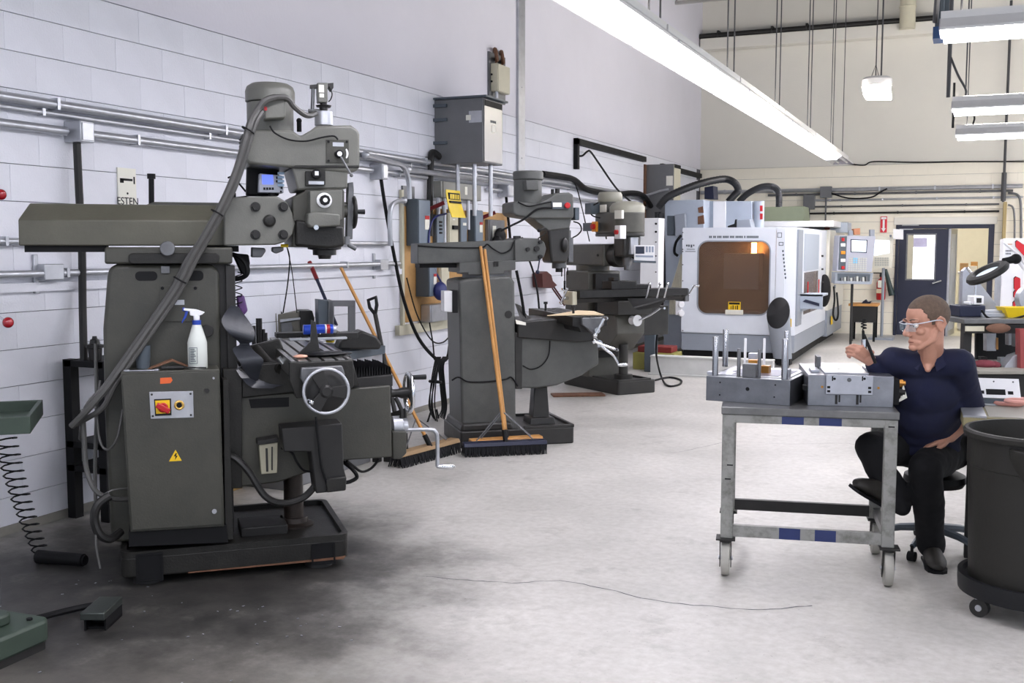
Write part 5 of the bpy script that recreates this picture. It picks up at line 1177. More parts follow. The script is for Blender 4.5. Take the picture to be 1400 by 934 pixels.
# second pendant seen edge-on beside the door
P2 = W0.Y(1205, 340, 19.2)
pd2 = thing('control_pendant', 'smaller pale control pendant with a bright screen next to the blue door', 'control panel', (0, 0, 0))
def s2(name, m, pts, y0, y1, bev=.004): return sy(name, m, pts, y0, y1, pd2, bev)
s2('case', m_cncc, [(1193, 322), (1221, 324), (1219, 366), (1193, 367)], 19.1, 19.25)
s2('screen', mat('lit_screen', 'dde6f2', .3, var=0, emit=.9), [(1195, 328), (1216, 329), (1216, 346), (1195, 350)], 19.09, 19.1, 0)
for r in range(4):
    for c in range(6): x = 1196 + c * 3.3; y = 352 + r * 3.1; s2('key', m_key, [(x, y), (x + 2.5, y), (x + 2.5, y + 2.2), (x, y + 2.2)], 19.085, 19.1, 0)
s2('top_box', m_cncg, [(1216, 321), (1219, 321), (1219, 326), (1216, 326)], 19.1, 19.15)
s2('paper_holder', m_white, [(1221, 313), (1234.5, 314), (1234.5, 327.5), (1221, 327)], 19.0, 19.12)
b = MB(); c = W0.Y(1208, 366, 19.2); b.tube([c, V((c.x, c.y, .05))], .025, 8); b.box(c.x - .2, c.x + .2, c.y - .2, c.y + .2, 0, .04); b.ob('post', m_cncg, pd2)
# ------------------------------------------------------------------ blue door, office, things on the back wall
def yb(x, y, off=0): return W0.y(x, y, BY - off)
m_bl = mat('office_paint', 'e8e4d6', .7, var=.03)
xm0 = yb(1290, 400)[0]; xm1 = yb(1294, 400)[0]
b = MB(); b.box(DX0, DX0 + .05, BY - .03, BY + .12, 0, DZ); b.box(DX1 - .09, DX1, BY - .03, BY + .12, 0, DZ); b.box(DX0 + .05, DX1 - .09, BY - .03, BY + .12, DZ - .07, DZ)
struct(b.ob('trim_3', m_navy, bev=.006))
b = MB(); b.box(DX0 - .04, DX1 + .04, BY - .02, BY, DZ, DZ + .13); struct(b.ob('trim_4', m_plaster2, bev=.004))
# left leaf, closed
l0, l1 = DX0 + .055, xm1
w0 = yb(1241, 322)[0]; w1 = yb(1279, 322)[0]; wz1_ = yb(1260, 321)[1]; wz0_ = yb(1260, 382)[1]
b = MB(); b.box(l0, w0, BY + .02, BY + .065, .01, DZ - .075); b.box(w1, l1, BY + .02, BY + .065, .01, DZ - .075); b.box(w0, w1, BY + .02, BY + .065, .01, wz0_); b.box(w0, w1, BY + .02, BY + .065, wz1_, DZ - .075)
door = struct(b.ob('door_1', m_navy, smooth=False))
b = MB(); b.frame(w0 - .02, w1 + .02, wz0_ - .02, wz1_ + .02, .025, BY + .012, BY + .07); b.ob('window_frame', m_steel_d, door, smooth=False)
b = MB(); b.box(w0, w1, BY + .04, BY + .046, wz0_, wz1_); b.ob('pane', mat('daylight_pane', 'f4f2ff', .2, var=0, emit=1.6), door, smooth=False, label='bright daylit door pane')
p, q = yb(1247, 338, -.04), yb(1268, 325, -.04); b = MB(); b.box(p[0], q[0], BY + .036, BY + .04, p[1], q[1]); b.ob('paper_notice', mat('notice_lilac', 'c9c4e0', .8), door, smooth=False)
b = MB(); b.box(w0 + .0, w0 + .1, BY + .034, BY + .039, wz0_, wz1_); b.ob('pane_edge', m_beige, door, smooth=False)
p = yb(1283, 386); b = MB(); b.tube([(p[0] + .04, BY + .02, p[1] + .03), (p[0] + .04, BY - .05, p[1] + .03), (p[0] - .1, BY - .06, p[1] - .02)], .018, 8); b.ob('door_handle', m_chrome, door)
p = yb(1240, 312); b = MB(); b.box(p[0] - .12, p[0] + .1, BY - .02, BY + .02, p[1] - .03, p[1] + .03); b.tube([(p[0] - .08, BY - .04, p[1] + .05), (p[0] + .2, BY - .06, p[1] + .05)], .012, 6); b.ob('door_closer', m_steel, door, bev=.004)
# right leaf, swung into the office
b = MB(); b.box(0, .9, 0, .045, .01, DZ - .08); dl = b.ob('door_2', mat('office_door_glass', 'c7cfe0', .3, var=.05), smooth=False); dl.location = (xm1 + .03, BY + .08, 0); dl.rotation_euler = (0, 0, R(84)); struct(dl)
b = MB(); b.frame(-.01, .91, 0, DZ - .07, .09, -.01, .055); b.ob('door_frame', m_steel, dl, smooth=False)
# office shell
b = MB(); b.box(DX0 - 1.2, XR, BY + .25, 24.4, -.1, 0); struct(b.ob('floor_office', m_beige, smooth=False))
b = MB(); b.box(DX0 - 1.2, XR, 24.4, 24.5, 0, 3.0); b.box(DX0 - 1.3, DX0 - 1.2, BY + .25, 24.5, 0, 3.0); b.box(DX1 + 2.2, DX1 + 2.3, BY + .25, 24.5, 0, 3.0); struct(b.ob('wall_office', m_bl, smooth=False))
b = MB(); b.box(DX0 - 1.3, XR, BY + .25, 24.5, 3.0, 3.1); struct(b.ob('ceiling_office', m_bl, smooth=False))
m_panel = mat('lit_ceiling_panel', 'fff6e6', .5, var=0, emit=ROOM_POWER)
t = thing('ceiling_light', 'lit square ceiling panel inside the office behind the open door', 'light', (DX1 - .6, 22.3, 2.96))
b = MB(); b.frame(-.62, .62, -.62, .62, .03, 0, .04); 
b.b.free(); b = MB(); b.box(-.62, .62, -.62, .62, .01, .04); b.ob('frame', m_white, t, smooth=False)
b = MB(); b.box(-.58, .58, -.58, .58, -.005, .01); b.ob('diffuser', m_panel, t, smooth=False)
# cabinet and boxes in the office
Yo = 21.9
oc = thing('drawer_cabinet', 'white drawer cabinet standing inside the office doorway', 'cabinet', (0, 0, 0))
x0, zt_ = W0.y(1311, 375, Yo); x1 = W0.y(1350, 375, Yo)[0]
b = MB(); b.box(x0, x1, Yo, Yo + .7, .03, zt_); b.ob('carcass', m_white, oc, bev=.008)
b = MB(); b.box(x0 - .02, x1 + .02, Yo - .03, Yo + .72, zt_, zt_ + .04); b.ob('top', m_white, oc, bev=.004)
for k in range(4): b = MB(); b.box(x0 + .03, x1 - .03, Yo - .015, Yo, zt_ - .3 - .28 * k + .02, zt_ - .04 - .28 * k); b.ob('drawer', m_white, oc, bev=.004)
for x0_, x1_, y0_, y1_, dy, nm, lb, mm in ((1312, 1324, 360, 374, .2, 'cardboard_box', 'brown cardboard box on the left of the office cabinet', 'c09a6b'), (1324, 1336, 364, 374, .3, 'white_box', 'white carton between two cardboard boxes in the office', 'e4e0d6'), (1327, 1337, 358, 364.5, .5, 'cardboard_box', 'small brown cardboard box at the back of the office cabinet', 'b88c58')):
    p, q = W0.y(x0_, y1_, Yo + dy), W0.y(x1_, y0_, Yo + dy)
    b = MB(); b.box(p[0], q[0], Yo + dy, Yo + dy + .2, zt_ + .04, q[1] if nm != 'cardboard_box' or dy < .4 else q[1]); o = b.ob(nm, mat(nm + mm, mm, .8, var=.06), None, bev=.004); tag(o, lb, 'box')
# arrow sign, extinguisher
p, q = yb(1203.5, 318), yb(1213, 296); t = thing('extinguisher_sign', 'red sign with a white down arrow above the fire extinguisher', 'sign', (0, 0, 0))
b = MB(); b.box(p[0], q[0], BY - .02, BY - .004, p[1], q[1]); b.ob('board', mat('sign_red', 'd21e35', .5, var=0), t, smooth=False)
cx = (p[0] + q[0]) / 2; h = q[1] - p[1]; w = q[0] - p[0]
b = MB(); b.prism([(cx - w * .16, q[1] - h * .2), (cx - w * .16, p[1] + h * .27), (cx - w * .36, p[1] + h * .27), (cx, p[1] + h * .03), (cx + w * .36, p[1] + h * .27), (cx + w * .16, p[1] + h * .27), (cx + w * .16, q[1] - h * .2)], BY - .024, BY - .02, 'y')
b.box(p[0] + .01, q[0] - .01, BY - .024, BY - .02, q[1] - h * .17, q[1] - h * .04); b.ob('arrow', m_white, t, smooth=False)
p = yb(1204.5, 394, .12); r = (yb(1211, 394, .12)[0] - yb(1198.5, 394, .12)[0]) / 2; z0, z1 = yb(1205, 410, .12)[1], yb(1205, 381, .12)[1]
t = thing('fire_extinguisher', 'red fire extinguisher hung on the back wall left of the blue door', 'fire extinguisher', (p[0], BY - .12, z0))
H_ = z1 - z0
b = MB(); b.lathe([(r * .9, 0), (r, .02), (r, H_ * .8), (r * .75, H_ * .93), (r * .3, H_), (r * .3, H_ + .04)], n=24); b.ob('body', m_red, t)
b = MB(); b.box(-.03, .03, -.03, .03, H_ + .03, H_ + .1); b.box(-.14, .02, -.012, .012, H_ + .09, H_ + .11); b.ob('valve', m_dark, t, bev=.003)
b = MB(); b.box(-.05, .05, -r - .004, -r + .02, H_ * .58, H_ * .92); b.ob('tag', m_paper, t, smooth=False)
b = MB(); b.box(-.07, .03, -r - .003, -r + .03, H_ * .32, H_ * .52); b.ob('label', mat('label_cream', 'd9c9a8', .7), t, smooth=False)
e0, e1 = yb(1210.5, 368, .14), yb(1219.5, 404, .14)
b = MB(); b.cyl((e0[0] - p[0], -.02, e0[1] - z0), (e1[0] - p[0], -.02, e1[1] - z0), .028, .055, n=14); b.ob('discharge_horn', mat('dark_green_plastic', '1f3330', .4), t)
b = MB(); b.box(-.03, .03, .05, .12, H_ * .3, H_ * .6); b.ob('wall_bracket', m_dark, t, smooth=False)
# low dark table below the pendant
Yt = 18.6; p, q = W0.y(1160, 416, Yt), W0.y(1200, 416, Yt)
t = thing('side_table', 'dark low table with an orange wooden top before the back wall', 'table', (0, 0, 0))
b = MB(); b.box(p[0], q[0], Yt, Yt + .5, p[1] - .03, p[1] + .01); b.ob('top', m_wood, t, bev=.004)
zb_ = W0.y(1180, 441, Yt)[1]; b = MB(); b.box(p[0] + .04, q[0] - .02, Yt + .02, Yt + .03, zb_, p[1] - .03); b.ob('front_panel', m_dark, t, smooth=False)
for x in (p[0] + .06, q[0] - .05):
    for y in (Yt + .04, Yt + .46): b = MB(); b.box(x - .018, x + .018, y - .018, y + .018, 0, p[1] - .03); b.ob('leg', m_black, t, smooth=False)
c = W0.Y(1184, 412, Yt + .2); b = MB(); b.prism([(-.07, 0), (.07, 0), (.09, .04), (.03, .03), (0, .07), (-.05, .03)], -.05, .05, 'y'); o = b.ob('stapler', m_navy, None, bev=.004); o.location = (c.x, Yt + .2, p[1] + .01); tag(o, 'small dark blue tool on the low table', 'tool')
# conduits along the back wall
def conduit_y(px0, px1, py0, py1, off, r, label, m=None, grp='conduits on the back wall', name='conduit'):
    a, c_ = W0.Y(px0, (py0 + py1) / 2, BY - off), W0.Y(px1, (py0 + py1) / 2, BY - off); z = (a.z + c_.z) / 2
    b = MB(); b.cyl((a.x, BY - off, z), (c_.x, BY - off, z), r, n=8)
    n_ = int(abs(c_.x - a.x) / 1.1) + 1
    for i in range(n_): x = a.x + (c_.x - a.x) * (i + .5) / n_; b.box(x - .012, x + .012, BY - off - r - .003, BY - .002, z - r - .004, z + r + .006)
    return tag(b.ob(name, m or m_steel_d, None), label, 'conduit', grp)
conduit_y(958, 1398, 260, 258, .05, .035, 'thick top steel rail above the row of conduits on the back wall', m_steel)
conduit_y(1050, 1385, 264, 264, .04, .02, 'conduit just below the top rail of the back wall', m_steel_d)
conduit_y(1100, 1398, 272, 272, .04, .018, 'third conduit down on the back wall', m_steel)
conduit_y(1110, 1366, 281, 281, .04, .016, 'fourth conduit down on the back wall above the doors', m_steel_d)
conduit_y(1098, 1366, 290, 291, .04, .018, 'lowest dark conduit on the back wall just over the door trim', m_dark)
cable(W0, 'sagging_cable', m_black, None, [(1149, 222, BY - .04), (1180, 226, BY - .04), (1195, 221, BY - .04), (1250, 222, BY - .04), (1320, 221, BY - .04), (1400, 221, BY - .04)], .012, 5)
tag([o for o in COL.objects if o.name.startswith('sagging_cable')][-1], 'black cable sagging across the back wall from the end of the light row', 'cable')
cable(W0, 'drooping_cable', m_black, None, [(1133, 263, BY - .1), (1160, 271, BY - .1), (1190, 270, BY - .1), (1205, 262, BY - .1), (1213, 258, BY - .1)], .014, 5)
tag([o for o in COL.objects if o.name.startswith('drooping_cable')][-1], 'short black cable drooping between conduits over the pendant', 'cable')
for px, py, w, h, lb in ((1130, 263, .1, .1, 'small grey junction box on the top rail of the back wall'), (1107, 277, .1, .13, 'grey junction box left of centre among the back wall conduits')):
    p = W0.Y(px, py, BY); b = MB(); b.box(p.x - w, p.x + w, BY - .12, BY, p.z - h, p.z + h); o = b.ob('junction_box', m_grey, None, bev=.006); tag(o, lb, 'junction box')
    b = MB(); b.cyl((p.x, BY - .05, p.z - h), (p.x, BY - .05, 1.9), .015, n=6); b.ob('drop_conduit', m_steel_d, o)
# beige post with conduit bend to the right of the doors
Yp = BY - .25; p, q = W0.y(1367, 400, Yp), W0.y(1377, 276, Yp)
b = MB(); b.box(p[0], q[0], Yp, BY - .001, 0, q[1]); o = b.ob('pillar', mat('ochre_post', '9c8a5c', .6, var=.08), None, bev=.006); tag(o, 'ochre square post standing right of the blue doors', 'post')
b = MB(); b.cyl((q[0] - .06, Yp + .1, q[1]), (q[0] - .06, Yp + .1, 5.7), .022, n=8); b.cyl((q[0] - .06, Yp + .1, q[1] + .02), (q[0] - .06, Yp + .1, q[1] + .5), .04, n=8); tag(b.ob('drop_conduit', m_rod), 'thin conduit dropping from the ceiling to the ochre post', 'conduit')
b = MB(); b.tube([W0.Y(x, y, BY - .06) for x, y in ((1378, 264), (1390, 266), (1395, 275), (1396, 300), (1396, 330))], .02, 8, sm=5); b.tube([W0.Y(x, y, BY - .1) for x, y in ((1378, 280), (1385, 284), (1387, 300), (1387, 330))], .016, 8, sm=5)
tag(b.ob('bent_conduit', m_steel_d), 'pair of conduits bending downward right of the ochre post', 'conduit')
# high grey box section & blue bracket at the top right
p, q = W0.Y(1278, 36, 12.0), W0.Y(1300, -30, 12.0)
b = MB(); b.box(p.x, q.x, 12, 12.5, p.z, 6.3); b.box(p.x + .05, q.x - .05, 11.96, 12, p.z, 6.3); tag(b.ob('steel_column', m_greyd, bev=.006), 'grey hanging steel column at the top right beside the upper strip light', 'column')
p = W0.Y(1278, 50, 11.9); b = MB(); b.box(p.x - .02, p.x + .18, 11.9, 12.2, p.z - .02, p.z + .1); tag(b.ob('blue_bracket', mat('blue_steel', '173a66', .4)), 'blue bracket under the hanging grey steel column at the top right', 'bracket')
p = W0.Y(1296, 53, 12.6); b = MB(); b.cyl((p.x, 12.6, p.z), (p.x + 2.5, 12.6, p.z), .05, n=14); tag(b.ob('grey_pipe', m_steel_d), 'grey horizontal pipe just under the uppermost right-hand strip light', 'pipe')
# ------------------------------------------------------------------ conduits and boxes on the left wall
def conduit_x(y0, y1, z, off, r, label, m=None, grp='conduits along the left wall', straps=True):
    b = MB(); b.cyl((WX + off, y0, z), (WX + off, y1, z), r, n=10)
    if straps:
        n_ = int((y1 - y0) / 1.5) + 1
        for i in range(n_): y = y0 + (y1 - y0) * (i + .4) / n_; b.box(WX + .002, WX + off + r + .002, y - .010, y + .010, z - r - .003, z + r + .006)
    return tag(b.ob('conduit', m or m_steel, None), label, 'conduit', grp)
zA, zB, zC = W0.x(0, 131, WX + .05)[1], W0.x(0, 145, WX + .04)[1], W0.x(0, 168, WX + .05)[1]
yj0, yj1 = W0.x(100, 175, WX + .1)[0], W0.x(122, 175, WX + .1)[0]
conduit_x(2.5, 17.2, zA, .045, .028, 'topmost thick conduit running the length of the left wall')
conduit_x(2.5, 16.6, zB, .032, .016, 'thin conduit just under the topmost one on the left wall')
conduit_x(2.5, yj0, zC, .045, .026, 'conduit entering the first junction box from the left edge')
conduit_x(yj1, 8.0, zC, .045, .026, 'conduit between the first and the second junction boxes, behind the nearest mill')
conduit_x(8.1, 9.0, zC, .045, .024, 'short conduit running from the second junction box to the wireway')
conduit_x(10.4, 16.4, zC - .04, .045, .024, 'conduit behind the heads of the second and third mills')
zD, zE = W0.x(60, 374, WX + .04)[1], W0.x(10, 330, WX + .04)[1]
conduit_x(2.5, 8.45, zD, .05, .022, 'lower conduit at eye height behind the nearest mill')
conduit_x(2.5, 4.9, zE, .04, .02, 'short conduit passing under the left end of the ram')
conduit_x(6.9, 8.3, W0.x(505, 333, WX + .04)[1], .04, .02, 'conduit running into the small fitting left of the disconnect boxes')
b = MB(); b.box(WX, WX + .025, 4.0, 8.6, zD - .1, zD - .05); tag(b.ob('wall_strip', m_wall), 'flat white strip standing for the faint shadow under the eye-height conduit', 'rail')  # strip built where only the faint shadow of the conduit lies
for px, py in ((72, 372), (524, 362)):
    y_, z_ = W0.x(px, py, WX + .06); b = MB(); b.box(WX, WX + .075, y_ - .07, y_ + .07, z_ - .045, z_ + .045); b.box(WX, WX + .02, y_ - .09, y_ - .06, z_ - .12, z_ + .1)
    tag(b.ob('pull_box', m_steel, None, bev=.005), 'small pull fitting on the eye-height conduit %s' % ('left of the nearest mill' if px < 200 else 'left of the plywood board'), 'fitting')
def wallbox(name, label, m, pxa, pxb, pxc, pyt, pyb, cat='electrical box', bev=.006, door=None, group=None, x0=WX):
    Y = W0.x(pxa, (pyt + pyb) / 2, x0)[0]; X1_, zt = W0.y(pxb, pyt, Y); zb = W0.y(pxb, pyb, Y)[1]; Y2_ = W0.x(pxc, (pyt + pyb) / 2, X1_)[0]
    t = thing(name, label, cat, (x0, Y, zb), 0, group)
    D, L, Hh = X1_ - x0, Y2_ - Y, zt - zb
    b = MB(); b.box(0.002, D, 0, L, 0, Hh); b.ob('body', m, t, bev=bev)
    b = MB(); b.box(D, D + .008, L * .04, L * .96, Hh * .02, Hh * .98); b.ob('door', door or m, t, bev=.003)
    return t, D, L, Hh
t, D, L, Hh = wallbox('transformer', 'large grey transformer box mounted high on the left wall beside the steel strip', m_grey, 594, 660, 687, 133, 222, 'transformer', door=mat('brushed_steel_cover', '7c7b7a', .3, .6, var=.06))
b = MB(); b.box(0, D + .05, -.03, L + .03, Hh, Hh + .02); b.ob('lid', m_greyd, t, bev=.004)
b = MB(); b.box(D + .001, D + .012, .03, L - .03, Hh * .88, Hh * .97); b.ob('vent_gap', m_black, t, smooth=False)
b = MB(); b.box(D * .72, D * .98, -.004, 0, Hh * .62, Hh * .8); b.ob('rating_plate', m_steel, t, smooth=False)
b = MB(); b.box(D * .66, D * .76, -.005, 0, Hh * .66, Hh * .74); b.ob('white_sticker', m_paper, t, smooth=False)
b = MB(); b.box(D + .008, D + .011, L * .4, L * .6, Hh * .5, Hh * .6); b.ob('white_sticker', m_paper, t, smooth=False)
b = MB()
for k in range(5): b.box(D + .008, D + .011, L * (.35 + .06 * k), L * (.38 + .06 * k), Hh * .64, Hh * .68)
b.ob('lettering', m_greyd, t, smooth=False)
for zz in (Hh * .88, Hh * .66, Hh * .3): b = MB(); b.box(-.0, .14, -.03, 0, zz, zz + .03); b.ob('wall_bracket', m_greyd, t, smooth=False)
b = MB(); b.tube([(D * .1, .05, .05), (D * .08, -.12, .1), (D * .02 + .05, -.2, -.05), (.05, -.2, -.3), (.05, -.2, -.7)], .032, 8, sm=5); b.ob('flexible_conduit', m_dark, t)
for dx, dy in ((.2, .1), (D * .7, L * .3), (D * .85, L * .75)): b = MB(); b.cyl((dx, dy, 0), (dx, dy, -.5 if dx > .3 else -.4), .022, n=8); b.ob('drop_conduit', m_steel, t)
t, D, L, Hh = wallbox('control_box', 'cream control box with two small horns on top, high beside the steel strip', m_beige, 669, 680, 697, 86, 124)
b = MB(); b.box(-.0, .02, -.05, L + .05, -.1, Hh + .12); b.ob('back_plate', m_steel_d, t, smooth=False)
for k, yy in enumerate((L * .2, L * .7)): b = MB(); b.torus((D * .5, yy, Hh + .1), (1, .5, .2), .06, .022, 16, 6); b.cyl((D * .5, yy, Hh), (D * .5, yy, Hh + .08), .012, n=6); b.ob('horn', m_rust, t)
b = MB(); b.cyl((D * .6, .06, -.25), (D * .6, .06, 0), .02, n=8); b.ob('conduit_stub', m_steel, t)
b = MB()
for zz in (.35, .6): b.cyl((D * .3, -.006, Hh * zz), (D * .3, 0, Hh * zz), .012, n=8)
b.ob('knockouts', m_black, t)
t, D, L, Hh = wallbox('transformer', 'smaller grey transformer box mounted on the left wall above the machining centre', m_grey, 882, 921, 930, 224, 298, 'transformer', door=m_beige)
b = MB(); b.box(0, .02, -.1, 0, -.05, Hh); b.ob('wall_strip', m_rust, t, smooth=False)
b = MB(); b.box(D * .75, D * .98, -.005, 0, Hh * .6, Hh * .78); b.ob('white_label', m_paper, t, smooth=False)
b = MB(); b.tube([(-.0, -.25, Hh * .38), (D * .6, -.1, Hh * .5), (D * .85, -.03, Hh * .53)], .02, 6); b.ob('conduit_stub', m_steel, t)
b = MB(); b.box(D + .008, D + .011, L * .05, L * .95, Hh * .93, Hh); b.ob('vent_gap', m_black, t, smooth=False)
# rail on the wall with hanging cord
pa, pb_ = W0.X(787, 193, WX + .03), W0.X(955, 243, WX + .03)
b = MB(); b.box(WX, WX + .06, pa.y, 16.35, pa.z - .04, pa.z + .04); b.box(WX, WX + .06, 17.35, 20.1, pa.z - .07, pa.z + .01); b.box(WX, WX + .06, pa.y, pa.y + .07, pa.z - .36, pa.z + .04); tag(b.ob('busway_rail', m_black), 'black rail with a dropped end along the left wall before the far transformer', 'rail')
cable(W0, 'hanging_cord', m_black, None, [(788, 213, 13.3), (796, 213, 13.4), (803, 207, 13.5), (808, 208, 13.6), (820, 225, 13.9), (845, 260, 14.2), (872, 283, 14.4)], .014, 5)
tag([o for o in COL.objects if o.name.startswith('hanging_cord')][-1], 'thin cord hanging in a loop from the dropped end of the black rail', 'cable')
# junction boxes on the conduits with their black drop cords
jb = None
for px0, px1, py0, py1, lb, cord in (
    (97, 127, 165, 194, 'grey junction box left of the nearest mill with a dark conduit dropping from it', [(105, 194), (108, 260), (112, 340), (113, 420), (115, 500)]),
    (513, 529, 224, 245, 'grey junction box on the wall right of the nearest mill head, black cord below', [(521, 245), (527, 285), (538, 345), (552, 410), (572, 462), (598, 492), (611, 490), (615, 470), (618, 440)]),
    (687, 701, 248, 269, 'grey junction box on the wall left of the second mill motor', [(692, 269), (695, 300), (698, 330)])):
    Y_, zt_ = W0.x(px0, py0, WX + .06); zb_ = W0.x(px0, py1, WX + .06)[1]; Y2_ = W0.x(px1, py0, WX + .12)[0]
    t = thing('junction_box', lb, 'junction box', (WX, Y_, zb_), 0, 'junction boxes on the left wall')
    b = MB(); b.box(0.002, .13, 0, Y2_ - Y_, 0, zt_ - zb_); b.ob('body', m_steel, t, bev=.006)
    b = MB(); b.box(.13, .136, .01, Y2_ - Y_ - .01, .01, zt_ - zb_ - .01); b.ob('cover', m_steel, t, bev=.003)
    b = MB(); b.tube([V(W0.X(x, y, WX + .07 + (.0 if i < 4 else .06 * (i - 3)))) - V((WX, Y_, zb_)) for i, (x, y) in enumerate(cord)], .022 if px0 < 200 else .016, 8, sm=5); b.ob('drop_cord', m_dark if px0 < 200 else m_black, t)
# plywood backboard with the disconnect boxes
Yp0, Yp1 = W0.x(551, 400, WX)[0], W0.x(691, 310, WX)[0]; zp0, zp1 = W0.x(551, 441, WX)[1], W0.x(690, 292, WX)[1]
m_ply = mat('plywood', 'b98f58', .65, var=.25, scale=3)
b = MB(); b.box(WX + .001, WX + .02, Yp0, Yp1, zp0, zp1); tag(b.ob('backboard', m_ply, None), 'plywood backboard on the wall behind the electrical disconnect boxes', 'board')
b = MB(); b.box(WX + .003, WX + .05, Yp0 - .16, Yp1, zp0 - .11, zp0 - .02); b.box(WX + .003, WX + .03, Yp0 - .06, Yp0 - .02, zp0 - .1, 2.1); tag(b.ob('board_ledge', m_beige, None), 'pale ledge and batten edging the plywood backboard', 'ledge')
XP = WX + .02
m_sw = mat('disconnect_blue_grey', '6e7b88', .4, var=.05)
for i, (pa_, pb2, pc_, pt_, pbm, m, dm, lb) in enumerate((
    (555, 571, 588, 272, 336, m_greyd, m_sw, 'tall slate disconnect box leftmost on the plywood board'),
    (591, 596, 606, 293, 334, m_greyd, m_sw, 'narrow slate breaker box with a row of dark slots'),
    (607, 613, 626, 291, 336, m_beige, m_beige, 'beige switch box under the yellow sign'),
    (626, 629, 638, 296, 334, m_greyd, m_sw, 'slim slate switch box right of the beige one'),
    (639, 649, 660, 287, 334, m_greyd, m_sw, 'slate disconnect box with a red and white label in the middle of the board'),
    (663, 668, 690, 300, 334, m_grey, m_steel_d, 'low grey switch box at the right end of the board'),
    (568, 586, 597, 358, 406, m_greyd, m_sw, 'slate disconnect box seen under the second mill ram'),
    (598, 602, 614, 362, 400, m_beige, m_beige, 'beige box seen under the second mill ram'),
    (575, 588, 617, 417, 441, m_steel, m_steel, 'wide grey wireway box at the bottom of the plywood board'))):
    t, D, L, Hh = wallbox('disconnect_box', lb, m, pa_, pb2, pc_, pt_, pbm, 'electrical box', door=dm, x0=XP)
    if i in (0, 4, 6): b = MB(); b.box(D + .008, D + .012, L * .5, L * .85, Hh * .35, Hh * .65); b.ob('white_label', m_paper, t, smooth=False); b = MB(); b.box(D + .01, D + .014, L * .5, L * .85, Hh * .57, Hh * .65); b.ob('red_band', m_red, t, smooth=False)
    if i == 1:
        for k in range(4): b = MB(); b.box(D + .008, D + .014, L * .35, L * .7, Hh * (.35 + .12 * k), Hh * (.42 + .12 * k)); b.ob('slot', m_black, t, smooth=False)
    if i == 2: b = MB(); b.box(D + .008, D + .03, L * .3, L * .75, Hh * .5, Hh * .62); b.ob('breaker', m_black, t, smooth=False); b = MB(); b.box(D + .008, D + .012, L * .3, L * .6, Hh * .78, Hh * .83); b.ob('white_label', m_paper, t, smooth=False)
    if i == 3: b = MB(); b.box(D + .008, D + .012, L * .3, L * .8, Hh * .68, Hh * .78); b.ob('white_label', m_paper, t, smooth=False)
    if i in (0, 4): b = MB(); b.box(D * .3, D * .75, L + .0, L + .07, Hh * .7, Hh * .86, ); b.cyl((D * .5, L + .05, Hh * .78), (D + .1, L + .1, Hh * .95), .02, n=8); b.ob('red_handle', mat('dark_red_handle', '6a1418', .4), t)
    if i == 5: b = MB(); b.sph((D + .05, L * .45, Hh * .3), (.05, .12, .1), 12, 8); b.sph((D + .05, L * .3, Hh * .1), (.05, .1, .08), 12, 8); b.ob('cord_plug', m_black, t); b = MB(); b.box(D + .008, D + .012, L * .2, L * .4, Hh * .25, Hh * .75); b.ob('white_label', m_paper, t, smooth=False)
t, D, L, Hh = wallbox('wireway', 'long grey wireway box above the yellow sign and disconnects', mat('wireway_grey', '85857f', .45, var=.08), 592, 603, 658, 247, 270, 'electrical box', x0=WX)
b = MB(); b.box(D + .009, D + .012, L * .55, L * .61, Hh * .3, Hh * .8); b.ob('latch', m_paper, t, smooth=False)
for k, (yy, dz) in enumerate(((.02, -.5), (.16, -.55), (.3, -.55), (.75, -.3), (.95, -.3))): b = MB(); b.cyl((D * .5, L * yy, dz), (D * .5, L * yy, 0), .022, n=8); b.ob('riser', m_steel, t)
# yellow sign on a curled card
ys0, zs1 = W0.x(610, 262, WX + .26); ys1, zs0 = W0.x(629, 284, WX + .26)
t = thing('warning_sign', 'yellow sign with black lettering hanging from the wireway', 'sign', (0, 0, 0))
rows = [[V((WX + .26 + .12 * (1 - math.cos(R(a))) * .8, yy, zs1 + .02 - (zs1 - zs0 + .12) * a / 70)) for yy in (ys0, ys1)] for a in range(0, 71, 10)]
b = MB(); b.rings([[r[0], r[1], r[1] - V((.006, 0, 0)), r[0] - V((.006, 0, 0))] for r in rows]); b.ob('card', m_yellow, t)
w = ys1 - ys0; h = zs1 - zs0
b = MB(); b.box(WX + .255, WX + .272, ys0 + w * .12, ys0 + w * .9, zs0 + h * .5, zs0 + h * .95); b.box(WX + .262, WX + .29, ys0 + w * .12, ys0 + w * .9, zs0 + h * .26, zs0 + h * .4)
b.ob('sign_panel', m_black, t, smooth=False)
b = MB()
for u, ww in ((.2, .1), (.34, .16), (.56, .1), (.72, .1)): b.box(WX + .26, WX + .2745, ys0 + w * u, ys0 + w * (u + ww), zs0 + h * .55, zs0 + h * .86)
b.ob('sign_marks', m_yellow, t, smooth=False)
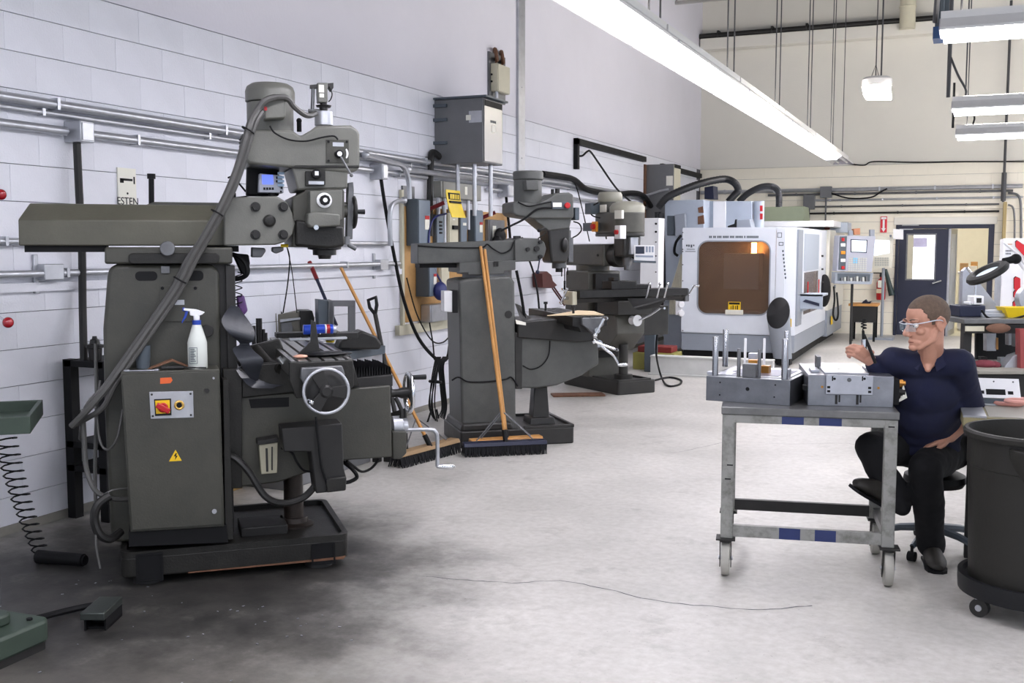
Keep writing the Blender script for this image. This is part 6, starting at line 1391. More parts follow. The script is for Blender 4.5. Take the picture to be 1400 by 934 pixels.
# conduits feeding the board
for pts, r, lb in (([(500, 212), (535, 222), (549, 226), (556, 236), (559, 252), (560, 272)], .024, 'bright conduit bending down into the leftmost disconnect box'), ([(552, 274), (540, 277), (534, 286), (533, 310), (534, 336)], .022, 'bent conduit left of the tall disconnect box'), ([(557, 232), (600, 238), (660, 246), (702, 252)], .026, 'bright conduit crossing in front of the wireway')):
    b = MB(); b.tube([W0.X(x, y, WX + .12) for x, y in pts], r, 8, sm=5); b.sph(W0.X(*pts[0], WX + .12), r * 1.5, 10, 6); tag(b.ob('conduit', m_chrome if 0 else m_steel, None), lb, 'conduit', 'conduits feeding the disconnect boxes')
for pts, r, lb in (([(742, 238), (770, 242), (785, 246), (800, 258), (818, 263), (838, 266), (866, 264), (880, 268), (890, 282)], .04, 'heavy black cable draped along the wall above the third mill'), ([(784, 246), (790, 262), (797, 290), (806, 330)], .008, 'thin cord dangling from the heavy black cable')):
    b = MB(); b.tube([W0.X(x, y, WX + .1) for x, y in pts], r, 8, sm=6); tag(b.ob('wall_cable', m_black, None), lb, 'cable')
b = MB(); b.tube([W0.X(x, y, WX + .16) for x, y in ((610, 292), (592, 300), (586, 330), (590, 360), (606, 392), (604, 402))], .01, 6, sm=5); p = W0.X(602, 398, WX + .2); b.sph(p, (.06, .1, .09), 12, 8); b.sph(p + V((0, .12, -.05)), (.05, .1, .05), 12, 8); tag(b.ob('blue_cord_reel', mat('cobalt_cord', '28306e', .5), None), 'tangle of dark blue cord hanging before the lower disconnect boxes', 'cord')
b = MB()
for k in range(5):
    dx = k * 4
    b.tube([W0.X(x + dx * .4, y, WX + .3 + .03 * k) for x, y in ((596, 488), (590, 520), (588 - 3 * (k % 2), 555), (595, 572 + 3 * k), (604, 560), (602, 530), (600, 500), (606, 488))], .0065, 6, sm=5)
b.tube([W0.X(x, y, WX + .35) for x, y in ((590, 560), (582, 585), (576, 603))], .01, 6, sm=4); b.tube([W0.X(x, y, WX + .35) for x, y in ((597, 560), (602, 585), (605, 600))], .01, 6, sm=4); b.torus(W0.X(595, 522, WX + .36), (0, .2, 1), .05, .014, 16, 6)
tag(b.ob('cord_coil', m_black, None), 'coiled black power cords hanging left of the second mill column', 'cord')
b = MB(); b.tube([W0.X(x, y, WX + .1) for x, y in ((556, 380), (570, 430), (590, 465), (606, 468), (618, 455))], .007, 6, sm=6); b.tube([W0.X(x, y, WX + .1) for x, y in ((587, 440), (592, 470), (594, 492))], .008, 6); tag(b.ob('board_wires', m_black, None), 'thin black wires looping under the plywood board', 'wire')
p0 = F2.y(607, 400, .05); b = MB(); b.prism([F2.y(x, y, .02) for x, y in ((607, 398), (619, 398), (619, 427), (607, 426))], .02, .14, 'y'); o = b.ob('limit_box', m_white, mill2, bev=.004); b = MB(); b.prism([F2.y(x, y, .0) for x, y in ((619, 397), (626, 397), (626, 428), (619, 428))], .0, .14, 'y'); b.ob('limit_box_side', m_black, mill2, bev=.004)
# white notice by the ram
y0_, z0_ = W0.x(163, 300, WX + .01); y1_, z1_ = W0.x(185.5, 233, WX + .01); z1_ = W0.x(163, 229, WX + .01)[1]
t = thing('wall_notice', 'tall white notice with a pointing hand on the wall above the long ram', 'sign', (0, 0, 0))
b = MB(); b.box(WX + .002, WX + .01, y0_, y1_, z0_, z1_); b.ob('board', m_paper, t, smooth=False)
yc = (y0_ + y1_) / 2; rt_ = (PI / 2, 0, PI / 2)
text('lettering', 'ESTEN', .065, m_black, t, (WX + .0115, yc - .0, z1_ - .205), rt_); text('lettering', 'R I', .065, m_black, t, (WX + .0115, yc, z1_ - .28), rt_); text('lettering', 'CAP', .065, m_black, t, (WX + .0115, yc, z1_ - .355), rt_)
b = MB(); b.box(WX + .01, WX + .012, yc - .06, yc + .045, z1_ - .078, z1_ - .064); b.box(WX + .01, WX + .012, yc + .055, yc + .065, z1_ - .095, z1_ - .05); b.box(WX + .01, WX + .012, yc - .06, yc - .03, z1_ - .092, z1_ - .064); b.cyl((WX + .01, yc, z1_ - .155), (WX + .012, yc, z1_ - .155), .007, n=10); b.ob('hand_mark', m_black, t, smooth=False)
# red-brown chain hoist bracket behind the second mill
b = MB(); q = [W0.x(x, y, WX + .1) for x, y in ((737, 374), (744, 371), (750, 376), (752, 384), (758, 390), (752, 394), (738, 393))]; b.prism(q, WX + .01, WX + .14, 'x'); b.tube([W0.X(757, 392, WX + .1), W0.X(775, 418, WX + .3)], .012, 6); b.tube([W0.X(755, 394, WX + .1), W0.X(772, 418, WX + .3)], .012, 6); tag(b.ob('oiler_bracket', mat('brick_red', '5a2d28', .6, var=.2), None, bev=.006), 'dull red bracket with two rods on the wall right of the second mill', 'bracket')
b = MB(); y_, z_ = W0.x(565, 262, WX + .06); b.box(WX, WX + .02, y_ - .12, y_ + .1, z_ - .1, z_ + .05); tag(b.ob('wall_plate', m_steel_d, None), 'small grey plate on the wall above the tall disconnect box', 'plate')
# ------------------------------------------------------------------ steel cart with two mold blocks
oc = W0.Z(990, 788, 0); CA = 10.5
FC = Fr(oc.x, oc.y, CA)
m_alu = mat('machined_aluminium', '74767b', .3, .85, var=.2, scale=9, bump=.04, bscale=200)
m_alub = mat('bright_aluminium', 'b4b6be', .3, .75, var=.1, scale=9)
m_paintw = mat('chipped_grey_white_paint', '888884', .5, .15, var=.25, scale=16, col2='5f5e58', thresh=(.3, .55))
m_zinc = mat('worn_steel_top', '727271', .35, .7, var=.2, scale=10)
m_blue = mat('blue_tape', '1c2a5a', .5, var=.1)
m_steelp = mat('ground_pin_steel', 'a3a4a8', .2, 1.0, var=.08)
cart = thing('work_cart', 'grey steel cart on casters carrying two machined blocks, blue tape on its rails', 'cart', tuple(oc), CA)
cx0, zt = FC.y(988, 557, 0); cx1 = FC.y(1228, 562, 0)[0]; zt = (zt + FC.y(1228, 562, 0)[1]) / 2
zr = FC.y(1100, 731, 0)[1]; D = FC.z(1176, 692, zr + .02)[1]; D = max(.5, min(D, .8))
b = MB(); b.box(cx0 - .005, cx1 + .005, -.02, D + .02, zt - .035, zt); b.ob('table_top', m_zinc, cart, bev=.003)
def angle_bar(mb, x0, x1, y0, y1, z0, z1): mb.box(x0, x1, y0, y1, z0, z1)
for nm, y in (('front', -.012), ('rear', D - .03)):
    b = MB(); b.box(cx0, cx1, y, y + .042, zt - .075, zt - .036); rl = b.ob('top_rail', m_paintw, cart, bev=.002)
    if nm == 'front':
        for x0, x1 in ((1069, 1099), (1120, 1151)): a, c = FC.y(x0, 572, y)[0], FC.y(x1, 572, y)[0]; t_ = MB(); t_.box(a, c, y - .001, y, zt - .074, zt - .038); t_.ob('tape_stripe', m_blue, rl, smooth=False)
    b = MB(); zb_ = zr if nm == 'front' else zr + .0
    b.box(cx0 + .03, cx1 - .03, y + .004, y + .034, zb_ - .028, zb_ + .028); rl = b.ob('lower_rail', m_paintw if nm == 'front' else m_dark, cart, bev=.002)
    if nm == 'front':
        for x0, x1 in ((1065, 1094), (1114, 1143)): a, c = FC.y(x0, 730, y)[0], FC.y(x1, 730, y)[0]; t_ = MB(); t_.box(a, c, y + .003, y + .004, zb_ - .027, zb_ + .027); t_.ob('tape_stripe', m_blue, rl, smooth=False)
for x in (cx0, cx1 - .045):
    b = MB(); b.box(x + .005, x + .04, 0, D, zr - .02, zr + .02); b.ob('side_rail', m_zinc, cart, bev=.002)
    b = MB(); b.box(x + .005, x + .04, 0, D, zt - .075, zt - .037); b.ob('side_rail', m_paintw, cart, bev=.002)
    for y in (-.014, D - .03):
        b = MB(); b.box(x - (.0 if x == cx0 else .012), x + .057 - (0 if x == cx0 else .012), y, y + .045, zr - .036, zt - .036); b.ob('leg', m_paintw, cart, bev=.003)
        # swivel caster
        cxm = x + .025; cym = y + .022; zf = zr - .036
        b = MB(); b.box(cxm - .045, cxm + .045, cym - .045, cym + .045, zf - .008, zf); b.cyl((cxm, cym, zf - .022), (cxm, cym, zf - .008), .03, n=18)
        for s_ in (-1, 1): b.prism([(cym - .02, zf - .02), (cym + .02, zf - .02), (cym + .038, .05), (cym + .01, .04)], cxm + s_ * .026 - .002, cxm + s_ * .026 + .002, 'x')
        ca = b.ob('caster', m_dark, cart, bev=.001)
        b = MB(); rw_ = (zf - .024) / 2; b.lathe([(rw_ * .7, -.02), (rw_ * .96, -.019), (rw_, -.01), (rw_, .01), (rw_ * .96, .019), (rw_ * .7, .02)], (cxm, cym + .022, rw_ + .0005), (1, 0, 0), 32); b.ob('wheel', mat('worn_grey_wheel', 'a19f97', .6, var=.15), ca)
        b = MB(); b.cyl((cxm - .034, cym + .022, rw_), (cxm + .034, cym + .022, rw_), .01, n=10); b.ob('axle', m_steel, ca)
for s_, (px, py) in enumerate(((998, 636), (995, 655), (1219, 584))):
    p = FC.y(px, py, -.015); b = MB(); b.box(p[0] - .014, p[0] + .014, -.0155, -.014, p[1] - .003, p[1] + .003); b.ob('paint_mark', m_black, cart, smooth=False)
ZT = zt
def block_frame(pl, pr, zb):
    a, c = W0.Z(*pl, zb), W0.Z(*pr, zb); d = math.degrees(math.atan2(c.y - a.y, c.x - a.x)); return Fr(a.x, a.y, d), (c - a).length
# --- left block: base plate with guide pins
FB, LB = block_frame((965, 547.5), (1079.6, 555.4), ZT)
z1 = FB.y(966, 514, 0)[1]; DB = max(.25, min(FB.z(1030, 497.5, z1)[1], .5)); HB = z1 - ZT
blk1 = thing('mold_block', 'machined metal mold half with tall guide pins on the left of the cart', 'mold block', (FB.o.x, FB.o.y, ZT), FB.deg)
b = MB(); b.box(0, LB, 0, DB, 0, HB); body = b.ob('body', m_alu, blk1, bev=.002)
b = MB()
for px, py, r in ((1022, 532, .0095), (984.5, 523, .004), (984, 540, .004), (1060, 526.5, .004), (1058.5, 543, .004)):
    p = FB.y(px, py, 0); b.cyl((p[0], -.0008, p[1] - ZT), (p[0], .004, p[1] - ZT), r, n=14)
b.ob('bored_holes', m_black, body, smooth=False)
b = MB(); b.box(LB * .06, LB * .94, DB * .12, DB * .88, HB, HB + .004); b.ob('top_plate', m_alub, body, smooth=False)
b = MB(); b.prism([(LB * .25, DB * .2), (LB * .8, DB * .2), (LB * .8, DB * .35), (LB * .88, DB * .35), (LB * .88, DB * .75), (LB * .22, DB * .75), (LB * .18, DB * .4), (LB * .25, DB * .4)], HB + .004, HB + .006, 'z'); b.ob('cavity', mat('slate_cavity', '54566a', .4, .3, var=.1), body, smooth=False)
m_brass = mat('bronze', 'b5813f', .35, .8, var=.15)
def pin(x0, x1, yt, ybm, yv, m, name='guide_pin', bz=HB):
    a, zt_ = FB.y(x0, yt, yv); c, _ = FB.y(x1, yt, yv)
    b = MB(); r = (c - a) / 2; b.lathe([(r, 0), (r, zt_ - ZT - bz - .004), (r * .85, zt_ - ZT - bz)], ((a + c) / 2, yv, bz), n=20); return b.ob(name, m, blk1)
pin(974.6, 982.6, 460, 514, .03, m_steelp); pin(988.5, 996, 450, 500, DB - .05, m_steelp); pin(1069.3, 1078, 463, 520, .03, m_steelp); pin(1072.5, 1079.3, 452.5, 500, DB - .04, m_steelp)
pin(1008, 1013, 476.5, 513, .05, m_steel_d, 'ejector_pin'); pin(1036.5, 1041, 477.5, 514, .05, m_steel_d, 'ejector_pin')
for px in ((1017.5, 1021), (1043.5, 1047)): pin(px[0], px[1], 462.5, 498, DB * .6, m_white, 'white_pin')
for x0, x1, y0, y1, yv, m, nm in ((1015, 1033.5, 497.5, 513.5, .03, m_steel_d, 'core_block'), (1023, 1035, 483, 493, DB * .75, m_alub, 'insert'), (1023, 1035, 492, 503, DB * .55, m_brass, 'bronze_insert'), (1040, 1051, 500, 507, DB * .4, m_brass, 'bronze_insert'), (1071, 1078.5, 505, 514, .08, m_alub, 'insert'), (966.5, 975, 508, 515, .04, m_alub, 'insert')):
    a, zt_ = FB.y(x0, y0, yv); c, _ = FB.y(x1, y0, yv); b = MB(); b.box(a, c, yv, yv + .05, HB, max(zt_ - ZT, HB + .012)); b.ob(nm, m, blk1, bev=.0015)
# --- right block with the bolted front plate
FD, LD = block_frame((1104, 554.5), (1221, 557.5), ZT)
z1 = FD.y(1105, 512.5, 0)[1]; DD = max(.25, min(FD.z(1170, 498.5, z1)[1], .5)); HD = z1 - ZT
blk2 = thing('mold_block', 'machined metal mold half with a bolted front plate, in front of the seated man', 'mold block', (FD.o.x, FD.o.y, ZT), FD.deg)
b = MB(); b.box(0, LD, 0, DD, 0, HD); body = b.ob('body', mat('machined_aluminium_light', '8c8e94', .3, .85, var=.18, scale=9), blk2, bev=.002)
def fp(x, y): p = FD.y(x, y, -.02); return p[0], p[1] - ZT
p, q = fp(1129, 539), fp(1194, 514); b = MB(); b.box(p[0], q[0], -.02, .0, p[1], q[1]); fpn = b.ob('front_plate', m_alub, blk2, bev=.002)
b = MB()
for x, y in ((1133, 529.5), (1133, 535), (1189, 530.5), (1189, 536)): c = fp(x, y); b.box(c[0] - .007, c[0] + .007, -.0206, -.02, c[1] - .0055, c[1] + .0055)
for x, y in ((1141, 518), (1182, 518)): c = fp(x, y); b.cyl((c[0], -.0206, c[1]), (c[0], -.02, c[1]), .006, n=12); b.box(c[0] - .012, c[0] - .006, -.0206, -.02, c[1] - .01, c[1] + .012)
b.ob('pockets', m_black, fpn, smooth=False)
c = fp(1161, 519.5); b = MB(); b.cyl((c[0], -.022, c[1]), (c[0], -.02, c[1]), .01, n=16); b.ob('plug', m_steel_d, fpn)
b = MB()
for x in (1146, 1175):
    c = fp(x, 540); b.box(c[0] - .012, c[0] + .0, -.001, .001, .01, c[1] - .003); b.box(c[0] + .004, c[0] + .012, -.001, .001, .02, c[1] - .003)
b.ob('slots', m_dark, body, smooth=False)
b = MB()
for x, y in ((1124, 529), (1201, 530.5)): c = FD.y(x, y, 0); b.cyl((c[0], -.003, c[1] - ZT), (c[0], 0, c[1] - ZT), .006, n=12)
b.ob('set_screws', m_brass, body)
b = MB(); c = FD.y(1104, 530, .04); b.box(-.02, 0, .03, .06, c[1] - ZT - .012, c[1] - ZT + .012); b.ob('side_stop', m_black, body, bev=.002)
b = MB(); b.box(LD * .2, LD * .72, DD * .06, DD * .95, HD, HD + .01); b.ob('core_plate', m_alub, blk2, bev=.002)
for u0, u1, v0, v1, h in ((.06, .16, .2, .45, .012), (.73, .83, .35, .55, .02), (.84, .95, .3, .7, .008), (.17, .22, .55, .75, .06), (.84, .9, .5, .65, .05)):
    b = MB(); b.box(LD * u0, LD * u1, DD * v0, DD * v1, HD, HD + h); b.ob('insert', m_alub if h < .04 else m_steel_d, blk2, bev=.0015)
for k, (yy, zz) in enumerate(((.06, .75), (.06, .45), (.14, .62), (.12, .3))):
    b = MB(); z_ = HD * zz; b.cyl((LD, yy, z_), (LD + .03, yy, z_), .014, n=12); b.cyl((LD + .03, yy, z_), (LD + .05, yy, z_), .018, n=6); b.cyl((LD + .05, yy, z_), (LD + .062, yy, z_), .012, n=12); b.ob('hose_fitting', m_brass if k % 2 == 0 else m_dark, blk2)
b = MB(); b.box(LD, LD + .03, .02, .2, .01, HD * .9); b.ob('manifold', m_black, blk2, bev=.003)
b = MB(); q = [(-.03, 0), (.0, .0), (.02, .07), (.0, .08)]; b.prism([(LD + .03 + x, .005 + z) for x, z in ((0, 0), (.05, .03), (.03, .1), (.02, .03))], .1, .102, 'y'); o = b.ob('paper_scrap', m_paper, blk2, smooth=False)
# ------------------------------------------------------------------ seated man
OH = V((-.12, 5.50, 0)); HA = 23.4
FH = Fr(OH.x, OH.y, HA)
man = thing('person', 'seated man in a navy polo shirt and safety glasses, probing a metal block', 'person', tuple(OH), HA)
m_skin = mat('skin', 'c2907a', .5, var=.08, scale=12, col2='b07f69')
m_shirt = mat('navy_polo_cloth', '0e1330', .9, var=.2, scale=9, bump=.15, bscale=14)
m_trou = mat('black_trousers', '0b0b0f', .95, var=.25, scale=8, bump=.15, bscale=12)
m_shoe = mat('worn_work_shoe', '2f2c28', .55, var=.35, scale=12)
m_hair = mat('cropped_brown_hair', '5e4d40', .8, var=.3, scale=60, bump=.4, bscale=300)
J = lambda px, py, yo: FH.Y(px, py, yo)
def limb(mb, pts, rad, n=14):
    pts = [V(p) for p in pts]
    for i, (p, r) in enumerate(zip(pts, rad)):
        mb.sph(p, r, n, 8)
        if i: mb.cyl(pts[i - 1], p, rad[i - 1], r, n)
def remesh(o, vox, sm=6, fac=.5):
    m = o.modifiers.new('remesh', 'REMESH'); m.mode = 'VOXEL'; m.voxel_size = vox; m.use_smooth_shade = True
    s_ = o.modifiers.new('smooth', 'SMOOTH'); s_.factor = fac; s_.iterations = sm
    return o
def folds(o, st, size):
    tx = bpy.data.textures.new('cloth_folds', 'CLOUDS'); tx.noise_scale = size; tx.noise_depth = 2
    d = o.modifiers.new('folds', 'DISPLACE'); d.texture = tx; d.strength = st; d.mid_level = .5; return o
# joints
sR, sL = J(1222, 494, .0), J(1312, 496, -.08)
eL, wL = J(1329, 566, .14), J(1299, 598, .07)
eR, wR = J(1213, 512, .05), J(1187, 491, .02)
hipR, hipL = J(1254, 612, .30), J(1300, 613, .30)
kR, kL = J(1190, 612, .05), J(1265, 640, -.04)
aR, aL = J(1219, 676, .06), J(1273, 738, .13)
nk = J(1272, 484, -.04); chest = J(1268, 530, .04); waist = J(1270, 588, .18)
# head frame
HC = J(1266.5, 441, -.10); HS = 1.0
yaw_, pit_ = R(180 + 13), R(-8)
f_ = V((math.cos(yaw_) * math.cos(pit_), math.sin(yaw_) * math.cos(pit_), math.sin(pit_))); l_ = V((-math.sin(yaw_), math.cos(yaw_), 0)); u_ = f_.cross(l_)
HM = MX(((f_.x, l_.x, u_.x), (f_.y, l_.y, u_.y), (f_.z, l_.z, u_.z)))
def h(f, l, u): return HC + HM @ V((f, l, u)) * HS
body = MB()
def he(c, r): body.sph(h(*c), tuple(x * HS for x in r), 24, 14, T=HM)
he((-.014, 0, .036), (.102, .079, .090)); he((.024, 0, .040), (.066, .068, .068)); he((.030, 0, -.046), (.060, .060, .070)); he((.058, 0, -.082), (.036, .044, .036)); he((.080, 0, -.106), (.020, .026, .018))
for s_ in (-1, 1):
    limb(body, [h(-.008, s_ * .058, -.035), h(.012, s_ * .056, -.075), h(.066, s_ * .026, -.108)], [.018, .018, .014])
    he((.062, s_ * .041, -.028), (.022, .022, .020)); he((.083, s_ * .034, .021), (.012, .026, .009))
    body.torus(h(-.014, s_ * .083, -.008), HM @ V((.35, s_ * .9, 0)), .0, .0, 8, 4) if 0 else None
    he((-.016, s_ * .080, -.004), (.020, .008, .030)); limb(body, [h(-.030, s_ * .094, .018), h(-.036, s_ * .096, -.004), h(-.018, s_ * .087, -.036)], [.0065, .0065, .008], 8); limb(body, [h(-.030, s_ * .094, .018), h(-.014, s_ * .092, .030), h(.0, s_ * .084, .014)], [.0065, .006, .005], 8)
    he((.104, s_ * .011, -.045), (.010, .009, .008))
limb(body, [h(.090, 0, .012), h(.104, 0, -.014), h(.117, 0, -.036)], [.008, .0095, .0125]); he((.098, 0, -.046), (.012, .012, .008))
limb(body, [h(.083, -.022, -.076), h(.093, 0, -.071), h(.083, .022, -.076)], [.006, .0075, .006]); limb(body, [h(.083, -.018, -.085), h(.091, 0, -.085), h(.083, .018, -.085)], [.006, .008, .006])
limb(body, [h(-.03, 0, -.02), h(-.022, 0, -.085), nk + V((.01, .03, -.03))], [.054, .052, .062], 20)
fd_ = V((-.42, -.9, 0)); fl_ = V((.9, -.42, 0))
limb(body, [h(.0, 0, -.09), nk + fd_ * .048 + V((0, .01, -.035)), nk + fd_ * .080 + V((0, .01, -.068))], [.045, .034, .014], 16)
# trunk, arms, legs under the clothes
body.sph(chest, (.135, .08, .17), 20, 12); body.sph(chest.lerp(waist, .5), (.125, .075, .17), 20, 12); body.sph(waist, (.125, .085, .14), 20, 12); limb(body, [sR, nk + V((0, .035, -.06)), sL], [.046, .058, .046])
limb(body, [sL, eL], [.05, .040]); limb(body, [eL, wL], [.043, .027], 16)
limb(body, [sR, eR], [.05, .042]); limb(body, [eR, wR], [.042, .028], 16)
limb(body, [waist + V((0, .02, -.05)), hipL, kL, aL], [.11, .08, .056, .034]); limb(body, [hipR, kR, aR], [.085, .058, .036])
# hands: palm, four fingers of unequal length, thumb from the side of the palm
def hand(w, fd, nd, sd, curl, thumb, sc=1.0, hold=None):
    """w wrist, fd pointing to the knuckles, nd out of the back of the hand, sd towards the thumb side"""
    fd, nd, sd = fd.normalized(), nd.normalized(), sd.normalized()
    for t in (0, .35, .7, 1.0):
        body.sph(w + fd * (.015 + .068 * t) * sc, (.0, .0, .0) if 0 else .018 * sc, 12, 8)
    for k in range(4):
        off = sd * (.027 - .018 * k) * sc
        limb(body, [w + fd * .012 * sc + off * .6, w + fd * .082 * sc + off], [.016 * sc, .0125 * sc], 10)
        L = (.041, .046, .043, .033)[k] * sc; p = w + fd * (.088 - .006 * abs(k - 1)) * sc + off; d = fd.copy(); pts = [p]; c0 = curl[k] if isinstance(curl, (list, tuple)) else curl
        ax = fd.cross(nd).normalized()
        for seg, l in enumerate((L, L * .64, L * .5)):
            d = MX.Rotation(R(-c0 * (1.0, 1.15, .8)[seg]), 3, ax) @ d
            p = p + d * l; pts.append(p)
        limb(body, pts, [.0095 * sc, .0086 * sc, .0078 * sc, .0068 * sc], 10)
    limb(body, [w + fd * .02 * sc + sd * .018 * sc - nd * .004] + [w + fd * a * sc + sd * c * sc - nd * e * sc for a, c, e in thumb], [.016 * sc, .0135 * sc, .0105 * sc, .0085 * sc], 10)
# left hand resting on the thigh
hand(wL, V((-1, -.15, -.22)), V((.0, -.35, 1)), V((-.15, -.9, -.2)), [16, 18, 20, 24], [(.045, .046, .01), (.070, .052, .02), (.092, .048, .028)], .98)
# right hand closed round the probe
hand(wR, V((-.62, -.3, .42)), V((-.5, -.75, .55)) , V((.45, -.25, .6)), [48, 52, 56, 60], [(.03, .045, .03), (.055, .05, .05), (.08, .04, .06)], .95)
remesh(body.ob('body', m_skin, man), .0036, 3)
# shirt
sh_ = MB()
ch2 = J(1266, 520, -.02)
sh_.sph(chest + V((0, .0, .03)), (.178, .112, .18), 24, 14); sh_.sph(chest.lerp(waist, .33), (.172, .110, .2), 24, 14); sh_.sph(chest.lerp(waist, .66), (.168, .114, .2), 24, 14); sh_.sph(waist + V((0, -.0, .0)), (.165, .125, .16), 24, 14); sh_.sph(waist + V((0, -.0, -.09)), (.155, .14, .09), 24, 12)
limb(sh_, [sR + V((.01, 0, -.0)), nk + V((-.02, .03, -.065)), nk + V((.03, .03, -.06)), sL], [.068, .076, .076, .070], 20)
limb(sh_, [sL, sL.lerp(eL, .5), sL.lerp(eL, .9)], [.071, .066, .066], 20)
limb(sh_, [sR, sR.lerp(eR, .8), eR.lerp(wR, .1)], [.070, .062, .058], 20); limb(sh_, [eR, eR.lerp(wR, .62)], [.054, .048], 16)
shirt = remesh(sh_.ob('polo_shirt', m_shirt, man), .008, 6); folds(shirt, .016, .13)
# collar: two leaves and a placket
cb_ = MB()
for s_ in (-1, 1):
    ring = []
    for k in range(9):
        a = R(s_ * (24 + 18.5 * k)); cdir = fd_ * math.cos(a) + fl_ * math.sin(a); cdir.z = 0; cdir.normalize()
        base_ = nk + V((.0, .015, -.010)) + cdir * .068; up_ = V((0, 0, .034 - .062 * max(0, math.cos(a)) ** 2))
        ring.append([base_ + up_, base_ + up_ - cdir * .005, base_ + cdir * (.02 + .012 * math.cos(a)) + up_ - V((0, 0, .048 - .0 * k)), base_ + cdir * (.026 + .012 * math.cos(a)) + up_ - V((0, 0, .046))])
    cb_.rings(ring)
cb_.ob('collar', m_shirt, man)
# trousers and shoes
tr = MB()
tr.sph(waist + V((0, .03, -.10)), (.168, .145, .10), 20, 12)
limb(tr, [hipL + V((0, .02, .0)), hipL.lerp(kL, .5), kL, kL.lerp(aL, .35), kL.lerp(aL, .75), V((aL.x, aL.y, .085))], [.112, .098, .080, .078, .070, .070], 20)
limb(tr, [hipR + V((0, .02, 0)), hipR.lerp(kR, .5), kR, kR.lerp(aR, .5), aR + V((.03, .0, -.0))], [.110, .094, .076, .070, .070], 20); limb(tr, [hipL, hipR], [.11, .11])
limb(tr, [aR, J(1232, 692, .02)], [.066, .05])
folds(remesh(tr.ob('trousers', m_trou, man), .008, 6), .016, .10)
def shoe(heel, toe, up=V((0, 0, 1)), w=.047, hs=1.15):
    d = (toe - heel); L = d.length; d.normalize(); s_ = d.cross(up).normalized(); up = s_.cross(d)
    mb = MB(); rg = []
    for t, ww, hh in ((0, .55, .075), (.06, .8, .085), (.3, .85, .085), (.5, .92, .07), (.72, 1.05, .052), (.9, .85, .04), (1, .45, .028)):
        c = heel + d * L * t
        rg.append([c + s_ * ww * w * math.cos(R(a)) * (1 if math.sin(R(a)) < .3 else .9) + up * (hh * hs * (.5 + .5 * math.sin(R(a)))) for a in range(-90, 270, 24)])
    mb.rings(rg); o = mb.ob('shoe', m_shoe, man)
    sd2 = o.modifiers.new('sub', 'SUBSURF'); sd2.levels = 1; sd2.render_levels = 1
    mb = MB(); out = []
    for t, ww in ((.0, .4), (.04, .78), (.3, .78), (.5, .88), (.75, 1.02), (.92, .85), (.995, .4)): out.append((t, ww))
    mb.rings([[heel + d * L * t + s_ * ww * w - up * .0, heel + d * L * t - s_ * ww * w, heel + d * L * t - s_ * ww * w - up * .014, heel + d * L * t + s_ * ww * w - up * .014] for t, ww in out]); mb.ob('shoe_sole', m_black, man)
shoe(V((aL.x + .012, aL.y + .05, .0145)), V((aL.x - .045, aL.y - .215, .0145)), w=.052)
shoe(J(1209, 690, .06), J(1165, 664, -.02), V((.45, -.15, 1)), w=.05, hs=1.35)
# hair cap
hb = MB()
NU, NV = 72, 40; grid = {}
for j in range(NV + 1):
    for i in range(NU):
        a, e = 2 * PI * i / NU, PI * j / NV - PI / 2
        c = V((math.cos(e) * math.cos(a), math.cos(e) * math.sin(a), math.sin(e)))
        p = V((-.014 + .1055 * c.x, .0825 * c.y, .036 + .0935 * c.z)); grid[i, j] = p
def hairy(p):
    x = p.x
    lim = .078 if x > .060 else .014 + (x - .034) * 2.4 if x > .034 else .012 if x > .022 else -.012 if x > -.004 else (.010 if x > -.03 else -.052)
    return p.z > lim
vid = {}
for j in range(NV):
    for i in range(NU):
        ks = [(i, j), ((i + 1) % NU, j), ((i + 1) % NU, j + 1), (i, j + 1)]
        if all(hairy(grid[k]) for k in ks):
            vs = []
            for k in ks:
                kk = (0, NV) if k[1] == NV else k
                if kk not in vid: vid[kk] = hb.b.verts.new(h(*grid[k]))
                if vid[kk] not in vs: vs.append(vid[kk])
            if len(vs) > 2:
                try: hb.b.faces.new(vs)
                except ValueError: pass
hair = hb.ob('hair', m_hair, man)
so = hair.modifiers.new('solid', 'SOLIDIFY'); so.thickness = .006; so.offset = -1
sd2 = hair.modifiers.new('sub', 'SUBSURF'); sd2.levels = 1; sd2.render_levels = 1
# eyes, brows and lips
for s_ in (-1, 1):
    b = MB(); b.sph(h(.078, s_ * .032, .000), .0125, 16, 10); ey = b.ob('eye', mat('eye_white', 'e4ddd6', .2, var=0), man)
    b = MB(); b.sph(h(.0885, s_ * .032, -.001), .0045, 12, 8); b.ob('iris', mat('iris_dark', '2a2a2c', .2, var=0), ey)
    b = MB(); b.tube([h(.094, s_ * .014, .0245), h(.094, s_ * .034, .030), h(.078, s_ * .052, .025)], .0035, 6, sm=4); b.ob('eyebrow', m_hair, man)
b = MB(); b.tube([h(.089, -.020, -.0795), h(.1005, 0, -.0785), h(.089, .020, -.0795)], .0022, 6, sm=4); b.ob('mouth', mat('lip_line', '7a4038', .6, var=0), man)
# safety glasses
m_lens = mat('clear_lens', 'cfe4ea', .05, var=0, alpha=.16)
m_frame = mat('clear_frame', 'd7dce6', .15, var=0, alpha=.75)
b = MB()
for s_ in (-1, 1):
    rows_ = [[h(.121 - .9 * abs(l) ** 1.0 * .35 - (.0), s_ * l, u) for u in (.012 - .08 * (l - .03), -.006, -.024)] for l in (.006, .02, .036, .052, .062)]
    b.rings([[r[0], r[1], r[2], r[2] - f_ * .0025, r[1] - f_ * .0025, r[0] - f_ * .0025] for r in rows_])
gl_ = b.ob('safety_glasses', m_lens, man)
b = MB()
for s_ in (-1, 1):
    b.tube([h(.120, 0, .012), h(.115, s_ * .03, .0135), h(.100, s_ * .062, .012), h(.07, s_ * .078, .014), h(-.01, s_ * .090, .016), h(-.04, s_ * .088, -.004)], .0026, 6, sm=4)
b.ob('glasses_frame', m_frame, gl_)
